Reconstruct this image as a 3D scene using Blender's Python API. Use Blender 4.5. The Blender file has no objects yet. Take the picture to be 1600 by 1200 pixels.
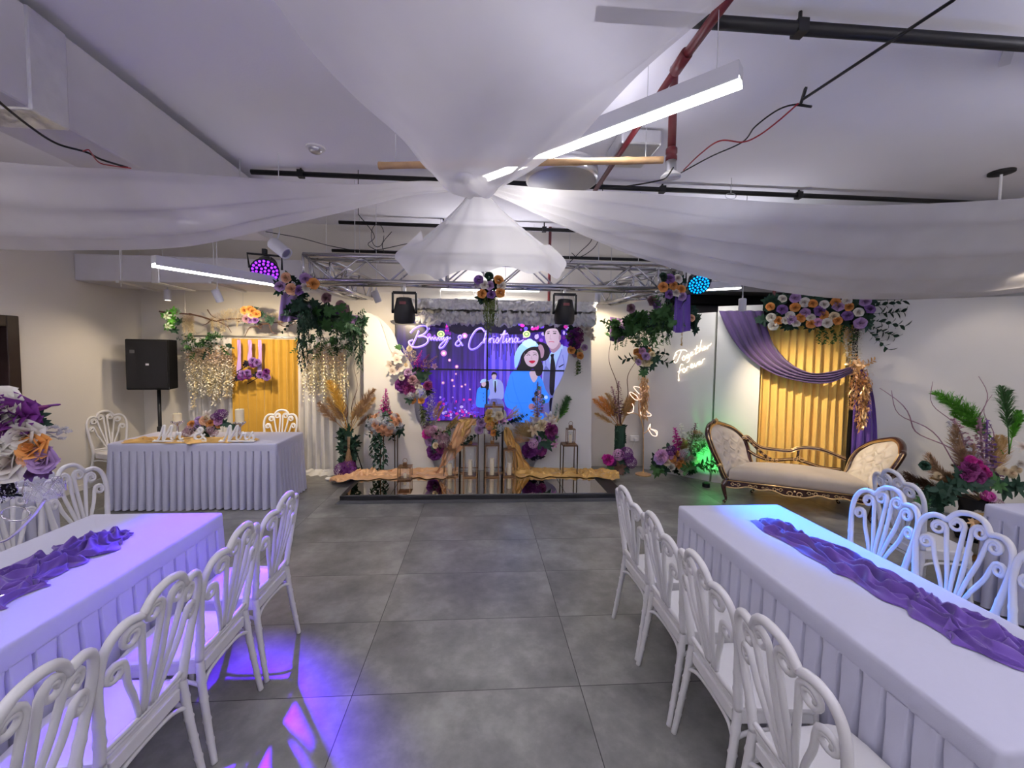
import bpy, math, random
from mathutils import Vector, Matrix
PI = math.pi
random.seed(7)
R = random.Random(11)
scn = bpy.context.scene
COL = scn.collection

# ------------------------------------------------------------ camera
cam = bpy.data.cameras.new('camera'); camo = bpy.data.objects.new('camera', cam); COL.objects.link(camo)
CF, CPX, CPY, YAW, PIT, ROL, CH = 651.4, 796.4, 589.3, 0.07018, 0.05258, 0.01401, 1.774
_w = Vector((math.sin(YAW)*math.cos(PIT), math.cos(YAW)*math.cos(PIT), -math.sin(PIT)))
_r0 = Vector((math.cos(YAW), -math.sin(YAW), 0)); _u0 = _r0.cross(_w)
_r = math.cos(ROL)*_r0 + math.sin(ROL)*_u0; _u = -math.sin(ROL)*_r0 + math.cos(ROL)*_u0
CAM = Vector((0, 0, CH))
camo.matrix_world = Matrix(((_r.x, _u.x, -_w.x, CAM.x), (_r.y, _u.y, -_w.y, CAM.y), (_r.z, _u.z, -_w.z, CAM.z), (0, 0, 0, 1)))
cam.sensor_width = 36; cam.lens = CF/1600*36
cam.shift_x = (800-CPX)/1600; cam.shift_y = (CPY-600)/1600
cam.clip_start = 0.05; cam.clip_end = 60
scn.camera = camo
def ray(x, y): return (x-CPX)/CF*_r - (y-CPY)/CF*_u + _w
def P(x, y, Y):                      # point of the photograph at depth Y
    d = ray(x, y); return CAM + d*(Y/d.y)
def Z(x, y, z=0.0):                  # point of the photograph at height z
    d = ray(x, y); return CAM + d*((z-CH)/d.z)

# ------------------------------------------------------------ view and light
vs = scn.view_settings
vs.view_transform = 'Standard'; vs.look = 'None'; vs.gamma = 1; vs.use_curve_mapping = False
vs.exposure = 0.4
scn.cycles.max_bounces = 8; scn.cycles.diffuse_bounces = 4; scn.cycles.glossy_bounces = 3
scn.cycles.transparent_max_bounces = 14; scn.cycles.transmission_bounces = 5
scn.cycles.sample_clamp_indirect = 4; scn.cycles.sample_clamp_direct = 0
scn.cycles.use_denoising = True
world = bpy.data.worlds.new('world'); scn.world = world; world.use_nodes = True
world.node_tree.nodes['Background'].inputs[0].default_value = (.5, .48, .62, 1)
world.node_tree.nodes['Background'].inputs[1].default_value = .1

def lamp_obj(name, typ, loc, target=None, parent=None, **kw):
    l = bpy.data.lights.new(name, typ)
    for k, v in kw.items(): setattr(l, k, v)
    o = bpy.data.objects.new(name, l); COL.objects.link(o); o.location = loc
    if target is not None:
        o.rotation_euler = (Vector(target)-Vector(loc)).to_track_quat('-Z', 'Y').to_euler()
    if parent is not None:
        o.parent = parent; o.location = Vector(loc)-parent.location
    return o

# ------------------------------------------------------------ materials
def nmat(name):
    m = bpy.data.materials.new(name); m.use_nodes = True
    nt = m.node_tree; return m, nt, nt.nodes['Principled BSDF'], nt.nodes['Material Output']
MATS = {}
def mat(name, col, rough=.5, metal=0., var=.08, scale=12., bump=0., bscale=60., emis=None, es=0., spec=.5, sheen=0., alpha=1., trans=0., ior=1.45, transl=0., coat=0.):
    if name in MATS: return MATS[name]
    m, nt, b, out = nmat(name)
    N = nt.nodes; L = nt.links
    c = (*col, 1)
    b.inputs['Roughness'].default_value = rough; b.inputs['Metallic'].default_value = metal
    b.inputs['Specular IOR Level'].default_value = spec; b.inputs['IOR'].default_value = ior
    b.inputs['Sheen Weight'].default_value = sheen; b.inputs['Coat Weight'].default_value = coat
    b.inputs['Alpha'].default_value = alpha; b.inputs['Transmission Weight'].default_value = trans
    tc = N.new('ShaderNodeTexCoord')
    nz = N.new('ShaderNodeTexNoise'); nz.inputs['Scale'].default_value = scale; nz.inputs['Detail'].default_value = 4
    L.new(tc.outputs['Object'], nz.inputs['Vector'])
    mx = N.new('ShaderNodeMix'); mx.data_type = 'RGBA'
    mx.inputs['A'].default_value = tuple(max(0, x*(1-var)) for x in col)+(1,)
    mx.inputs['B'].default_value = tuple(min(1, x*(1+var)) for x in col)+(1,)
    L.new(nz.outputs['Fac'], mx.inputs['Factor']); L.new(mx.outputs['Result'], b.inputs['Base Color'])
    if bump:
        n2 = N.new('ShaderNodeTexNoise'); n2.inputs['Scale'].default_value = bscale; n2.inputs['Detail'].default_value = 5
        L.new(tc.outputs['Object'], n2.inputs['Vector'])
        bp = N.new('ShaderNodeBump'); bp.inputs['Strength'].default_value = bump; bp.inputs['Distance'].default_value = .01
        L.new(n2.outputs['Fac'], bp.inputs['Height']); L.new(bp.outputs['Normal'], b.inputs['Normal'])
    if emis is not None:
        b.inputs['Emission Color'].default_value = (*emis, 1); b.inputs['Emission Strength'].default_value = es
    if transl:
        t = N.new('ShaderNodeBsdfTranslucent'); t.inputs['Color'].default_value = c
        ms = N.new('ShaderNodeMixShader'); ms.inputs['Fac'].default_value = transl
        L.new(b.outputs[0], ms.inputs[1]); L.new(t.outputs[0], ms.inputs[2]); L.new(ms.outputs[0], out.inputs['Surface'])
    MATS[name] = m; return m

def sheer(name, col, opac=.7, transl=.45, weave=1.0):
    m, nt, b, out = nmat(name); N = nt.nodes; L = nt.links
    b.inputs['Base Color'].default_value = (*col, 1); b.inputs['Roughness'].default_value = .8; b.inputs['Specular IOR Level'].default_value = .15
    t = N.new('ShaderNodeBsdfTranslucent'); t.inputs['Color'].default_value = (*col, 1)
    a = N.new('ShaderNodeMixShader'); a.inputs['Fac'].default_value = transl
    L.new(b.outputs[0], a.inputs[1]); L.new(t.outputs[0], a.inputs[2])
    tr = N.new('ShaderNodeBsdfTransparent'); tr.inputs['Color'].default_value = (1, 1, 1, 1)
    tc = N.new('ShaderNodeTexCoord'); nz = N.new('ShaderNodeTexNoise'); nz.inputs['Scale'].default_value = 3.0*weave
    L.new(tc.outputs['Object'], nz.inputs['Vector'])
    mr = N.new('ShaderNodeMapRange'); mr.inputs['To Min'].default_value = opac-.08; mr.inputs['To Max'].default_value = min(1, opac+.08)
    L.new(nz.outputs['Fac'], mr.inputs['Value'])
    s = N.new('ShaderNodeMixShader'); L.new(mr.outputs[0], s.inputs['Fac'])
    L.new(tr.outputs[0], s.inputs[1]); L.new(a.outputs[0], s.inputs[2]); L.new(s.outputs[0], out.inputs['Surface'])
    return m

def emat(name, col, st):
    m, nt, b, out = nmat(name)
    b.inputs['Base Color'].default_value = (*[min(.8, c) for c in col], 1)
    b.inputs['Emission Color'].default_value = (*col, 1); b.inputs['Emission Strength'].default_value = st
    b.inputs['Roughness'].default_value = .4
    return m

def floor_mat():
    m, nt, b, out = nmat('floor_tiles'); N = nt.nodes; L = nt.links
    tc = N.new('ShaderNodeTexCoord'); sp = N.new('ShaderNodeSeparateXYZ'); L.new(tc.outputs['Object'], sp.inputs[0])
    def m_(op, a, bb=None, cc=None):
        n = N.new('ShaderNodeMath'); n.operation = op
        for i, q in enumerate((a, bb, cc)):
            if q is None: continue
            if isinstance(q, (int, float)): n.inputs[i].default_value = q
            else: L.new(q, n.inputs[i])
        return n.outputs[0]
    def line(sock, off, per, w):
        a = m_('DIVIDE', m_('ADD', sock, off), per); f = m_('FRACT', a)
        d = m_('MULTIPLY', m_('MINIMUM', f, m_('SUBTRACT', 1.0, f)), per)
        return m_('LESS_THAN', d, w), m_('FLOOR', a)
    lx, ix = line(sp.outputs['X'], 60.647, 1.2, .0022); ly, iy = line(sp.outputs['Y'], 60-2.122, .6, .0022)
    seam = m_('MAXIMUM', lx, ly)
    cb = N.new('ShaderNodeCombineXYZ'); L.new(ix, cb.inputs[0]); L.new(iy, cb.inputs[1])
    wn = N.new('ShaderNodeTexWhiteNoise'); L.new(cb.outputs[0], wn.inputs['Vector'])
    ad = N.new('ShaderNodeVectorMath'); ad.operation = 'MULTIPLY_ADD'; ad.inputs[1].default_value = (1, 1, 1)
    sc_ = N.new('ShaderNodeVectorMath'); sc_.operation = 'SCALE'; sc_.inputs['Scale'].default_value = 7
    L.new(wn.outputs['Color'], sc_.inputs[0]); L.new(tc.outputs['Object'], ad.inputs[0]); L.new(sc_.outputs[0], ad.inputs[2])
    n1 = N.new('ShaderNodeTexNoise'); n1.inputs['Scale'].default_value = 2.6; n1.inputs['Detail'].default_value = 8; n1.inputs['Roughness'].default_value = .62
    L.new(ad.outputs[0], n1.inputs['Vector'])
    n2 = N.new('ShaderNodeTexNoise'); n2.inputs['Scale'].default_value = 14; n2.inputs['Detail'].default_value = 9; n2.inputs['Roughness'].default_value = .7
    L.new(ad.outputs[0], n2.inputs['Vector'])
    mixv = m_('ADD', m_('MULTIPLY', n1.outputs['Fac'], .8), m_('MULTIPLY', n2.outputs['Fac'], .2))
    cr = N.new('ShaderNodeValToRGB'); L.new(mixv, cr.inputs[0])
    e = cr.color_ramp.elements; e[0].position = .30; e[0].color = (.085, .086, .080, 1); e[1].position = .74; e[1].color = (.34, .34, .31, 1)
    x = e.new(.5); x.color = (.18, .178, .166, 1)
    mx = N.new('ShaderNodeMix'); mx.data_type = 'RGBA'; L.new(seam, mx.inputs['Factor']); L.new(cr.outputs[0], mx.inputs['A']); mx.inputs['B'].default_value = (.018, .017, .016, 1)
    L.new(mx.outputs['Result'], b.inputs['Base Color'])
    rr = N.new('ShaderNodeMapRange'); L.new(n2.outputs['Fac'], rr.inputs['Value']); rr.inputs['To Min'].default_value = .26; rr.inputs['To Max'].default_value = .34
    L.new(rr.outputs[0], b.inputs['Roughness']); b.inputs['Specular IOR Level'].default_value = .45
    bp = N.new('ShaderNodeBump'); bp.inputs['Strength'].default_value = .35; bp.inputs['Distance'].default_value = .003
    hh = m_('SUBTRACT', m_('MULTIPLY', n2.outputs['Fac'], .15), seam)
    L.new(hh, bp.inputs['Height']); L.new(bp.outputs[0], b.inputs['Normal'])
    return m

W = {}
W['floor'] = floor_mat()
W['wall'] = mat('cream_plaster', (.70, .665, .60), .75, var=.03, scale=2.5, bump=.15, bscale=90)
W['ceil'] = mat('painted_ceiling', (.80, .79, .84), .8, var=.05, scale=1.3, bump=.1, bscale=50)
W['board'] = mat('white_board', (.74, .73, .70), .55, var=.03, scale=3, bump=.05)
W['duct'] = mat('insulated_duct', (.56, .54, .56), .42, var=.08, scale=5, bump=.1, bscale=25)
W['foil'] = mat('silver_foil', (.75, .75, .76), .28, metal=.9, var=.15, scale=8, bump=.8, bscale=14)
W['dark'] = mat('dark_brown_wood', (.022, .012, .009), .4, var=.3, scale=9)
W['black'] = mat('black_plastic', (.010, .010, .011), .45, var=.2, spec=.35)
W['blackm'] = mat('matte_black', (.004, .004, .005), .75, var=.2, spec=.2)
W['red'] = mat('red_painted_pipe', (.11, .010, .014), .4, var=.12)
W['redw'] = mat('red_wire_sheath', (.3, .01, .02), .4)
W['white_pl'] = mat('white_plastic', (.78, .77, .76), .32, var=.03)
W['chair'] = mat('white_chair_plastic', (.66, .65, .66), .3, var=.03, bump=.04, bscale=35, spec=.5)
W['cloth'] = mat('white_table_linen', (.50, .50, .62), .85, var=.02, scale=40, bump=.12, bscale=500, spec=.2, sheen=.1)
W['sheer'] = sheer('sheer_voile', (.80, .78, .78), .78, .42)
W['sheer2'] = sheer('white_chiffon', (.85, .84, .83), .93, .3, 4)
W['skirtv'] = sheer('dense_voile', (.82, .81, .83), .80, .45)
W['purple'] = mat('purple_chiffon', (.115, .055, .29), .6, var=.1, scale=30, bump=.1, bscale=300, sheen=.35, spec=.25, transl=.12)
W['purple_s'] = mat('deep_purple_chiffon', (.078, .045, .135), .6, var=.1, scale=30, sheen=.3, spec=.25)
W['purple_d'] = mat('plum_satin', (.12, .06, .19), .5, var=.12, scale=20, sheen=.4)
W['lilac_r'] = mat('lilac_ribbon', (.42, .27, .56), .55, var=.08)
W['gold_c'] = mat('ochre_velvet_curtain', (.47, .27, .035), .72, var=.12, scale=10, bump=.1, bscale=200, sheen=.25, spec=.2)
W['gold_y'] = mat('mustard_velvet_curtain', (.80, .54, .15), .72, var=.1, scale=10, bump=.1, bscale=200, sheen=.25, spec=.2)
W['gold_s'] = mat('gold_satin', (.60, .36, .10), .32, var=.12, scale=14, sheen=.2, metal=.25)
W['peach_s'] = mat('champagne_satin', (.68, .40, .20), .36, var=.1, scale=14, sheen=.2, metal=.15)
W['bronze'] = mat('bronze_metal', (.22, .12, .055), .35, metal=.85, var=.2)
W['gold_m'] = mat('gold_leaf_metal', (.75, .52, .24), .28, metal=.9, var=.2, scale=20)
W['rosegold'] = mat('rose_gold_leaf', (.80, .52, .26), .3, metal=.75, var=.25, scale=20)
W['alu'] = mat('aluminium_tube', (.62, .62, .65), .22, metal=.95, var=.06)
W['steel'] = mat('galvanised_steel', (.55, .55, .56), .35, metal=.8, var=.12, scale=6)
W['wax'] = mat('ivory_candle_wax', (.86, .74, .48), .45, var=.05)
W['glass'] = mat('clear_glass', (.95, .97, .98), .03, alpha=.18, spec=.8, var=.01)
W['mirror'] = mat('bronze_mirror', (.62, .59, .53), .025, metal=1., var=.04, scale=2)
W['wood'] = mat('bamboo_pole', (.42, .26, .13), .55, var=.3, scale=14)
W['maho'] = mat('mahogany_carved_wood', (.042, .014, .009), .25, var=.3, scale=12, coat=.4)
W['velvet'] = mat('champagne_velvet', (.40, .34, .265), .6, var=.18, scale=5, sheen=.5, bump=.05)
W['velvet_d'] = mat('taupe_velvet', (.24, .20, .16), .6, var=.14, scale=5, sheen=.4)
W['tuft'] = mat('ivory_tufted_velvet', (.62, .56, .47), .5, var=.08, scale=6, sheen=.4)
W['fluff'] = mat('white_fibre_fill', (.88, .87, .86), .95, var=.06, scale=20, bump=.8, bscale=40)
W['lamp'] = emat('led_diffuser', (1, .98, .95), 9)
W['lamp_b'] = mat('white_lamp_housing', (.62, .62, .66), .4, var=.03)
W['pool'] = emat('purple_led', (.30, .03, 1), 1.6)
W['poolb'] = emat('blue_led', (.0, .34, 1), 1.5)
W['neon'] = emat('warm_neon', (1, .80, .62), 1.7)
W['neonb'] = emat('butterfly_neon', (1, .66, .50), 1.4)
W['warmled'] = emat('warm_fairy_light', (1, .72, .30), 4)
W['spotf'] = emat('spot_face', (1, .9, .75), 12)
W['letter'] = mat('white_painted_letters', (.92, .90, .87), .4, var=.02)
W['silver'] = mat('silver_mesh_bowl', (.72, .70, .76), .18, metal=.95, var=.1)
FL = dict(white=(.80, .78, .70), cream=(.80, .70, .46), lilac=(.44, .29, .53), pink=(.70, .38, .62), purple=(.12, .02, .15), plum=(.20, .03, .14),
          violet=(.23, .12, .36), orange=(.72, .33, .09), peach=(.78, .46, .28), magenta=(.52, .03, .30), grey=(.42, .45, .50), dusk=(.34, .20, .25),
          green=(.045, .12, .035), dark=(.012, .038, .022), olive=(.13, .17, .05), bright=(.10, .35, .03), gold=(.55, .38, .15), wheat=(.58, .38, .17),
          tan=(.42, .27, .16), brown=(.10, .05, .03), silver=(.55, .55, .58), yellow=(.7, .45, .1), black=(.012, .01, .02), mint=(.30, .42, .30))
def fm(c):
    tl = .2 if c not in ('dark', 'black', 'gold', 'brown') else .08
    new = c+'_petal' not in MATS
    m = mat(c+'_petal', FL[c], .62, var=.2, scale=9, transl=tl, spec=.3)
    if new and c not in ('dark', 'green', 'black', 'olive', 'bright', 'brown', 'tan', 'wheat', 'gold'):   # blooms are deeper coloured at the heart
        nt = m.node_tree; N = nt.nodes; L = nt.links; b = N['Principled BSDF']; src = b.inputs['Base Color'].links[0].from_socket
        tc = N.new('ShaderNodeTexCoord'); ln = N.new('ShaderNodeVectorMath'); ln.operation = 'LENGTH'; L.new(tc.outputs['Object'], ln.inputs[0])
        mr = N.new('ShaderNodeMapRange'); mr.inputs['From Min'].default_value = .12; mr.inputs['From Max'].default_value = .48; L.new(ln.outputs['Value'], mr.inputs['Value'])
        mx = N.new('ShaderNodeMix'); mx.data_type = 'RGBA'; L.new(mr.outputs[0], mx.inputs['Factor']); L.new(src, mx.inputs['B'])
        v = FL[c]; mx.inputs['A'].default_value = (v[0]*.62, v[1]*.48, v[2]*.45, 1); L.new(mx.outputs['Result'], b.inputs['Base Color'])
    return m

# ------------------------------------------------------------ mesh building
class MB:
    def __init__(s): s.v = []; s.f = []; s.m = []; s.cur = 0
    def add(s, vs, fs):
        o = len(s.v); s.v += [tuple(v) for v in vs]; s.f += [tuple(i+o for i in f) for f in fs]; s.m += [s.cur]*len(fs); return s
    def box(s, a, b, rot=None, org=None):
        x0, y0, z0 = a; x1, y1, z1 = b
        vs = [Vector(p) for p in ((x0, y0, z0), (x1, y0, z0), (x1, y1, z0), (x0, y1, z0), (x0, y0, z1), (x1, y0, z1), (x1, y1, z1), (x0, y1, z1))]
        if rot is not None:
            o = Vector(org) if org is not None else Vector((0, 0, 0)); vs = [o+rot@(v-o) for v in vs]
        return s.add(vs, [(3, 2, 1, 0), (4, 5, 6, 7), (0, 1, 5, 4), (1, 2, 6, 5), (2, 3, 7, 6), (3, 0, 4, 7)])
    def bar(s, a, b, w, h=None):      # square bar from a to b
        a = Vector(a); b = Vector(b); h = h or w
        d = (b-a).normalized(); up = Vector((0, 0, 1)) if abs(d.z) < .95 else Vector((0, 1, 0))
        x = d.cross(up).normalized(); y = x.cross(d)
        vs = [p+x*(sx*w/2)+y*(sy*h/2) for p in (a, b) for sx, sy in ((-1, -1), (1, -1), (1, 1), (-1, 1))]
        return s.add(vs, [(0, 1, 2, 3), (7, 6, 5, 4), (0, 4, 5, 1), (1, 5, 6, 2), (2, 6, 7, 3), (3, 7, 4, 0)])
    def tube(s, path, r, seg=8, closed=False, cap=True):
        path = [Vector(p) for p in path]; n = len(path)
        rs = r if isinstance(r, (list, tuple)) else [r]*n
        t0 = (path[1]-path[0]).normalized()
        ref = Vector((0, 0, 1)) if abs(t0.z) < .9 else Vector((1, 0, 0))
        x = t0.cross(ref).normalized(); vs = []; prev = t0
        for i, p in enumerate(path):
            a = path[i-1] if (i > 0 or closed) else path[i]; b = path[(i+1) % n] if (i < n-1 or closed) else path[i]
            t = (b-a)
            t = t.normalized() if t.length > 1e-9 else prev
            x = (x - t*x.dot(t)); x = x.normalized() if x.length > 1e-6 else t.orthogonal().normalized()
            y = t.cross(x); prev = t
            for k in range(seg):
                an = 2*PI*k/seg; vs.append(p+(x*math.cos(an)+y*math.sin(an))*rs[i])
        fs = []
        for i in range(n if closed else n-1):
            j = (i+1) % n
            for k in range(seg):
                k2 = (k+1) % seg; fs.append((i*seg+k, i*seg+k2, j*seg+k2, j*seg+k))
        if cap and not closed:
            fs.append(tuple(range(seg-1, -1, -1))); fs.append(tuple((n-1)*seg+k for k in range(seg)))
        return s.add(vs, fs)
    def lathe(s, prof, c=(0, 0, 0), seg=24, rot=None):
        c = Vector(c); vs = []
        for r, z in prof:
            for k in range(seg):
                v = Vector((r*math.cos(2*PI*k/seg), r*math.sin(2*PI*k/seg), z))
                vs.append(c+(rot@v if rot is not None else v))
        fs = [(i*seg+k, i*seg+(k+1) % seg, (i+1)*seg+(k+1) % seg, (i+1)*seg+k) for i in range(len(prof)-1) for k in range(seg)]
        if prof[0][0] > 1e-4: fs.append(tuple(range(seg-1, -1, -1)))
        if prof[-1][0] > 1e-4: fs.append(tuple((len(prof)-1)*seg+k for k in range(seg)))
        return s.add(vs, fs)
    def grid(s, fn, nu, nv, cu=False):
        vs = [fn(i/(nu if cu else nu-1), j/(nv-1)) for i in range(nu) for j in range(nv)]
        fs = []
        for i in range(nu if cu else nu-1):
            i2 = (i+1) % nu
            for j in range(nv-1): fs.append((i*nv+j, i2*nv+j, i2*nv+j+1, i*nv+j+1))
        return s.add(vs, fs)
    def prism(s, pts, off):           # polygon of 3D points extruded by off
        n = len(pts); pts = [Vector(p) for p in pts]; off = Vector(off)
        vs = pts+[p+off for p in pts]
        return s.add(vs, [tuple(range(n)), tuple(range(2*n-1, n-1, -1))]+[((i+1) % n, i, n+i, n+(i+1) % n) for i in range(n)])
    def ball(s, c, r, seg=10, rings=6, sc=(1, 1, 1)):
        prof = []
        c = Vector(c); vs = []; fs = []
        for i in range(rings+1):
            a = PI*i/rings
            for k in range(seg):
                vs.append(c+Vector((r*sc[0]*math.sin(a)*math.cos(2*PI*k/seg), r*sc[1]*math.sin(a)*math.sin(2*PI*k/seg), r*sc[2]*math.cos(a))))
        for i in range(rings):
            for k in range(seg): fs.append((i*seg+k, (i+1)*seg+k, (i+1)*seg+(k+1) % seg, i*seg+(k+1) % seg))
        return s.add(vs, fs)
    def mesh(s, name, mats, smooth=True):
        me = bpy.data.meshes.new(name); me.from_pydata(s.v, [], s.f)
        if not isinstance(mats, (list, tuple)): mats = [mats]
        for m in mats: me.materials.append(m)
        if len(mats) > 1: me.polygons.foreach_set('material_index', s.m)
        if smooth: me.polygons.foreach_set('use_smooth', [True]*len(me.polygons))
        me.update(); return me
    def build(s, name, mats, parent=None, smooth=False, sub=0, bevel=0, solid=0, loc=None, sharp=None):
        me = s.mesh(name, mats, smooth)
        if sharp is not None:
            me.set_sharp_from_angle(angle=math.radians(sharp))
        o = bpy.data.objects.new(name, me); COL.objects.link(o)
        if parent is not None:
            o.parent = parent
            if not parent.get('_local'): me.transform(Matrix.Translation(-wloc(parent)))
        elif loc is not None:
            me.transform(Matrix.Translation(-Vector(loc))); o.location = loc
        if bevel:
            b = o.modifiers.new('bevel', 'BEVEL'); b.width = bevel; b.segments = 2; b.limit_method = 'ANGLE'
        if solid:
            b = o.modifiers.new('solid', 'SOLIDIFY'); b.thickness = solid; b.offset = 0
        if sub:
            b = o.modifiers.new('sub', 'SUBSURF'); b.levels = sub; b.render_levels = sub
        return o
def wloc(o):
    v = Vector((0, 0, 0))
    while o is not None: v += o.location; o = o.parent
    return v
def tag(o, label=None, cat=None, group=None, kind=None):
    if label: o['label'] = label
    if cat: o['category'] = cat
    if group: o['group'] = group
    if kind: o['kind'] = kind
    return o
def thing(name, label, cat, loc=(0, 0, 0), rotz=0, group=None, local=False):
    o = bpy.data.objects.new(name, None); COL.objects.link(o); o.empty_display_size = .1
    o.location = loc; o.rotation_euler = (0, 0, rotz)
    if local: o['_local'] = 1
    return tag(o, label, cat, group)
def struct(name, mb, m, **k):
    o = mb.build(name, m, **k); o['kind'] = 'structure'; return o
def dup(root, loc, rotz, label, group=None):
    def cp(o, par):
        c = o.copy(); COL.objects.link(c); c.parent = par
        for ch in kids.get(o, ()): cp(ch, c)
        return c
    kids = {}
    st = [root]
    while st:
        o = st.pop(); kids[o] = list(o.children); st += kids[o]
    r = cp(root, None); r.location = loc; r.rotation_euler = (0, 0, rotz); r['label'] = label
    if group: r['group'] = group
    return r
def crom(pts, n=8, closed=False):
    pts = [Vector(p) for p in pts]; out = []; m = len(pts)
    for i in range(m if closed else m-1):
        p1 = pts[i]; p2 = pts[(i+1) % m]
        p0 = pts[i-1] if (i > 0 or closed) else p1*2-p2; p3 = pts[(i+2) % m] if (i < m-2 or closed) else p2*2-p1
        for k in range(n):
            t = k/n; out.append(.5*((2*p1)+(p2-p0)*t+(2*p0-5*p1+4*p2-p3)*t*t+(3*p1-p0-3*p2+p3)*t**3))
    if not closed: out.append(pts[-1])
    return out
def lerp(a, b, t): return a+(b-a)*t
def samp(pts, t):
    x = t*(len(pts)-1); i = min(int(x), len(pts)-2); return pts[i].lerp(pts[i+1], x-i)
from mathutils import noise as mnoise
def nz(x, y=0, z=0): return mnoise.noise(Vector((x, y, z)))
# ------------------------------------------------------------ flower and foliage meshes (unit size, facing +Z)
def petal(mb, ang, base_r, L, Wd, open_, cup=.3, z0=0., ruf=0., nu=4, nv=4, tipx=0.):
    # open_: 0 closed (vertical) .. 1 flat
    ca, sa = math.cos(ang), math.sin(ang)
    ph = R.random()*6
    def f(i, j):
        u = i*2-1; v = j
        w = Wd*math.sin(PI*min(1, v*.72+.16))*.5
        el = (1-open_)*PI/2*(1-v*.25)-open_*v*tipx
        r = base_r+L*v*math.cos(el); z = z0+L*v*math.sin(el)
        r -= cup*abs(u)**2*Wd*.4*(1-open_*.5) ; z += cup*abs(u)**2*Wd*.35*open_
        if ruf: z += ruf*math.sin(u*5+ph)*v*Wd; r += ruf*math.cos(u*6+ph)*v*Wd
        x = r; y = u*w
        return Vector((x*ca-y*sa, x*sa+y*ca, z))
    mb.grid(f, nu, nv)
def shell(mb, a0, width, r_bot, r_top, z0, z1, curl, nu=6, nv=5):
    # one cupped petal wrapped round the flower axis; its rim curls outwards
    def f(i, j):
        u = i*2-1; e = 1-.55*abs(u)**2.2; v = j
        r = lerp(r_bot, r_top, v**.8)*(1+.10*abs(u)); z = lerp(z0, z0+(z1-z0)*e, v)
        if v > .6: k = (v-.6)/.4; r += curl*k*k; z -= curl*.45*k*k
        a = a0+u*width*(.35+.65*min(1, v*1.6)); return Vector((r*math.cos(a), r*math.sin(a), z))
    mb.grid(f, nu, nv)
def k_rose(mb):
    for n, wd, rb, rt, z0, z1, cu in ((2, 1.5, .01, .05, .0, .40, .0), (3, 1.1, .02, .10, .0, .40, .02), (3, 1.1, .03, .17, .0, .385, .035), (4, .95, .04, .25, -.01, .35, .06), (5, .80, .05, .33, -.02, .29, .09), (5, .78, .05, .39, -.03, .20, .12)):
        o = R.random()*6
        for i in range(n): shell(mb, o+2*PI*i/n, wd, rb, rt*R.uniform(.95, 1.05), z0, z1*R.uniform(.95, 1.04), cu)
def k_peony(mb):
    for ring, (n, wd, rb, rt, z1, cu) in enumerate(((3, 1.0, .01, .07, .40, .02), (5, .75, .02, .15, .42, .03), (6, .62, .03, .24, .40, .04), (7, .55, .05, .33, .35, .06), (8, .5, .06, .41, .27, .07), (8, .5, .06, .46, .14, .10))):
        o = R.random()*6
        for i in range(n): shell(mb, o+2*PI*i/n+R.uniform(-.1, .1), wd, rb, rt*R.uniform(.9, 1.08), -.02, z1*R.uniform(.85, 1.1), cu*R.uniform(.6, 1.5))
def k_mum(mb):
    for ring in range(6):
        n = 8+ring*3
        for i in range(n): petal(mb, 2*PI*i/n+ring*.4, .03, .30+.03*ring, .12, .1+ring*.2, .2, nu=3, nv=3, tipx=.5)
def k_lily(mb):
    for i in range(6): petal(mb, 2*PI*i/6+(.1 if i % 2 else 0), .03, .52, .24 if i % 2 else .2, .62, .5, ruf=.04, nv=6, tipx=.9)
    for i in range(5):
        a = i*1.3; mb.tube([(0, 0, 0), (.05*math.cos(a), .05*math.sin(a), .2), (.12*math.cos(a), .12*math.sin(a), .34)], .008, 3)
def k_orchid(mb):
    for i in range(5): petal(mb, 2*PI*i/5, .03, .48, .36, .9, .2, nv=4)
    mb.ball((0, 0, .08), .08, 6, 4)
def k_hydra(mb):
    n = 46
    for i in range(n):
        z = 1-1.5*(i+.5)/n; a = i*2.4; r = math.sqrt(max(0, 1-z*z))
        c = Vector((r*math.cos(a), r*math.sin(a), z))*.4+Vector((0, 0, .1)); q = c.normalized().to_track_quat('Z', 'Y').to_matrix()
        sp = R.random()*2
        for k in range(4):
            b = sp+k*PI/2; e = .11
            p = [Vector((0, 0, 0)), Vector((math.cos(b-.5)*e*.8, math.sin(b-.5)*e*.8, .02)), Vector((math.cos(b)*e*1.1, math.sin(b)*e*1.1, .005)), Vector((math.cos(b+.5)*e*.8, math.sin(b+.5)*e*.8, .02))]
            mb.add([c+q@v for v in p], [(0, 1, 2, 3)])
def k_bud(mb):
    for n, wd, rb, rt, z1, cu in ((2, 1.5, .02, .08, .52, 0), (3, 1.2, .04, .20, .52, .02), (4, 1.0, .06, .30, .48, .03), (5, .85, .08, .36, .38, .05)):
        o = R.random()*6
        for i in range(n): shell(mb, o+2*PI*i/n, wd, rb, rt, 0, z1, cu)
def leaf(mb, base, d, up, L, Wd, fold=.15, droop=.2, n=4):
    base = Vector(base); d = Vector(d).normalized(); up = Vector(up)
    sx = d.cross(up); sx = sx.normalized() if sx.length > 1e-5 else d.orthogonal().normalized(); nn = sx.cross(d)
    vs = []
    for i in range(n+1):
        t = i/n; w = Wd*.5*math.sin(PI*min(1, t*.92+.04))**.8*(1.15-.5*t)
        c = base+d*(L*t)-nn*0-Vector((0, 0, 1))*(droop*L*t*t)
        vs += [c-sx*w+nn*(fold*w), c, c+sx*w+nn*(fold*w)]
    fs = []
    for i in range(n): a = i*3; fs += [(a, a+3, a+4, a+1), (a+1, a+4, a+5, a+2)]
    mb.add(vs, fs)
def rdir(el=None):
    a = R.uniform(0, 2*PI); z = R.uniform(-1, 1) if el is None else el; r = math.sqrt(max(0, 1-z*z)); return Vector((r*math.cos(a), r*math.sin(a), z))
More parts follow.
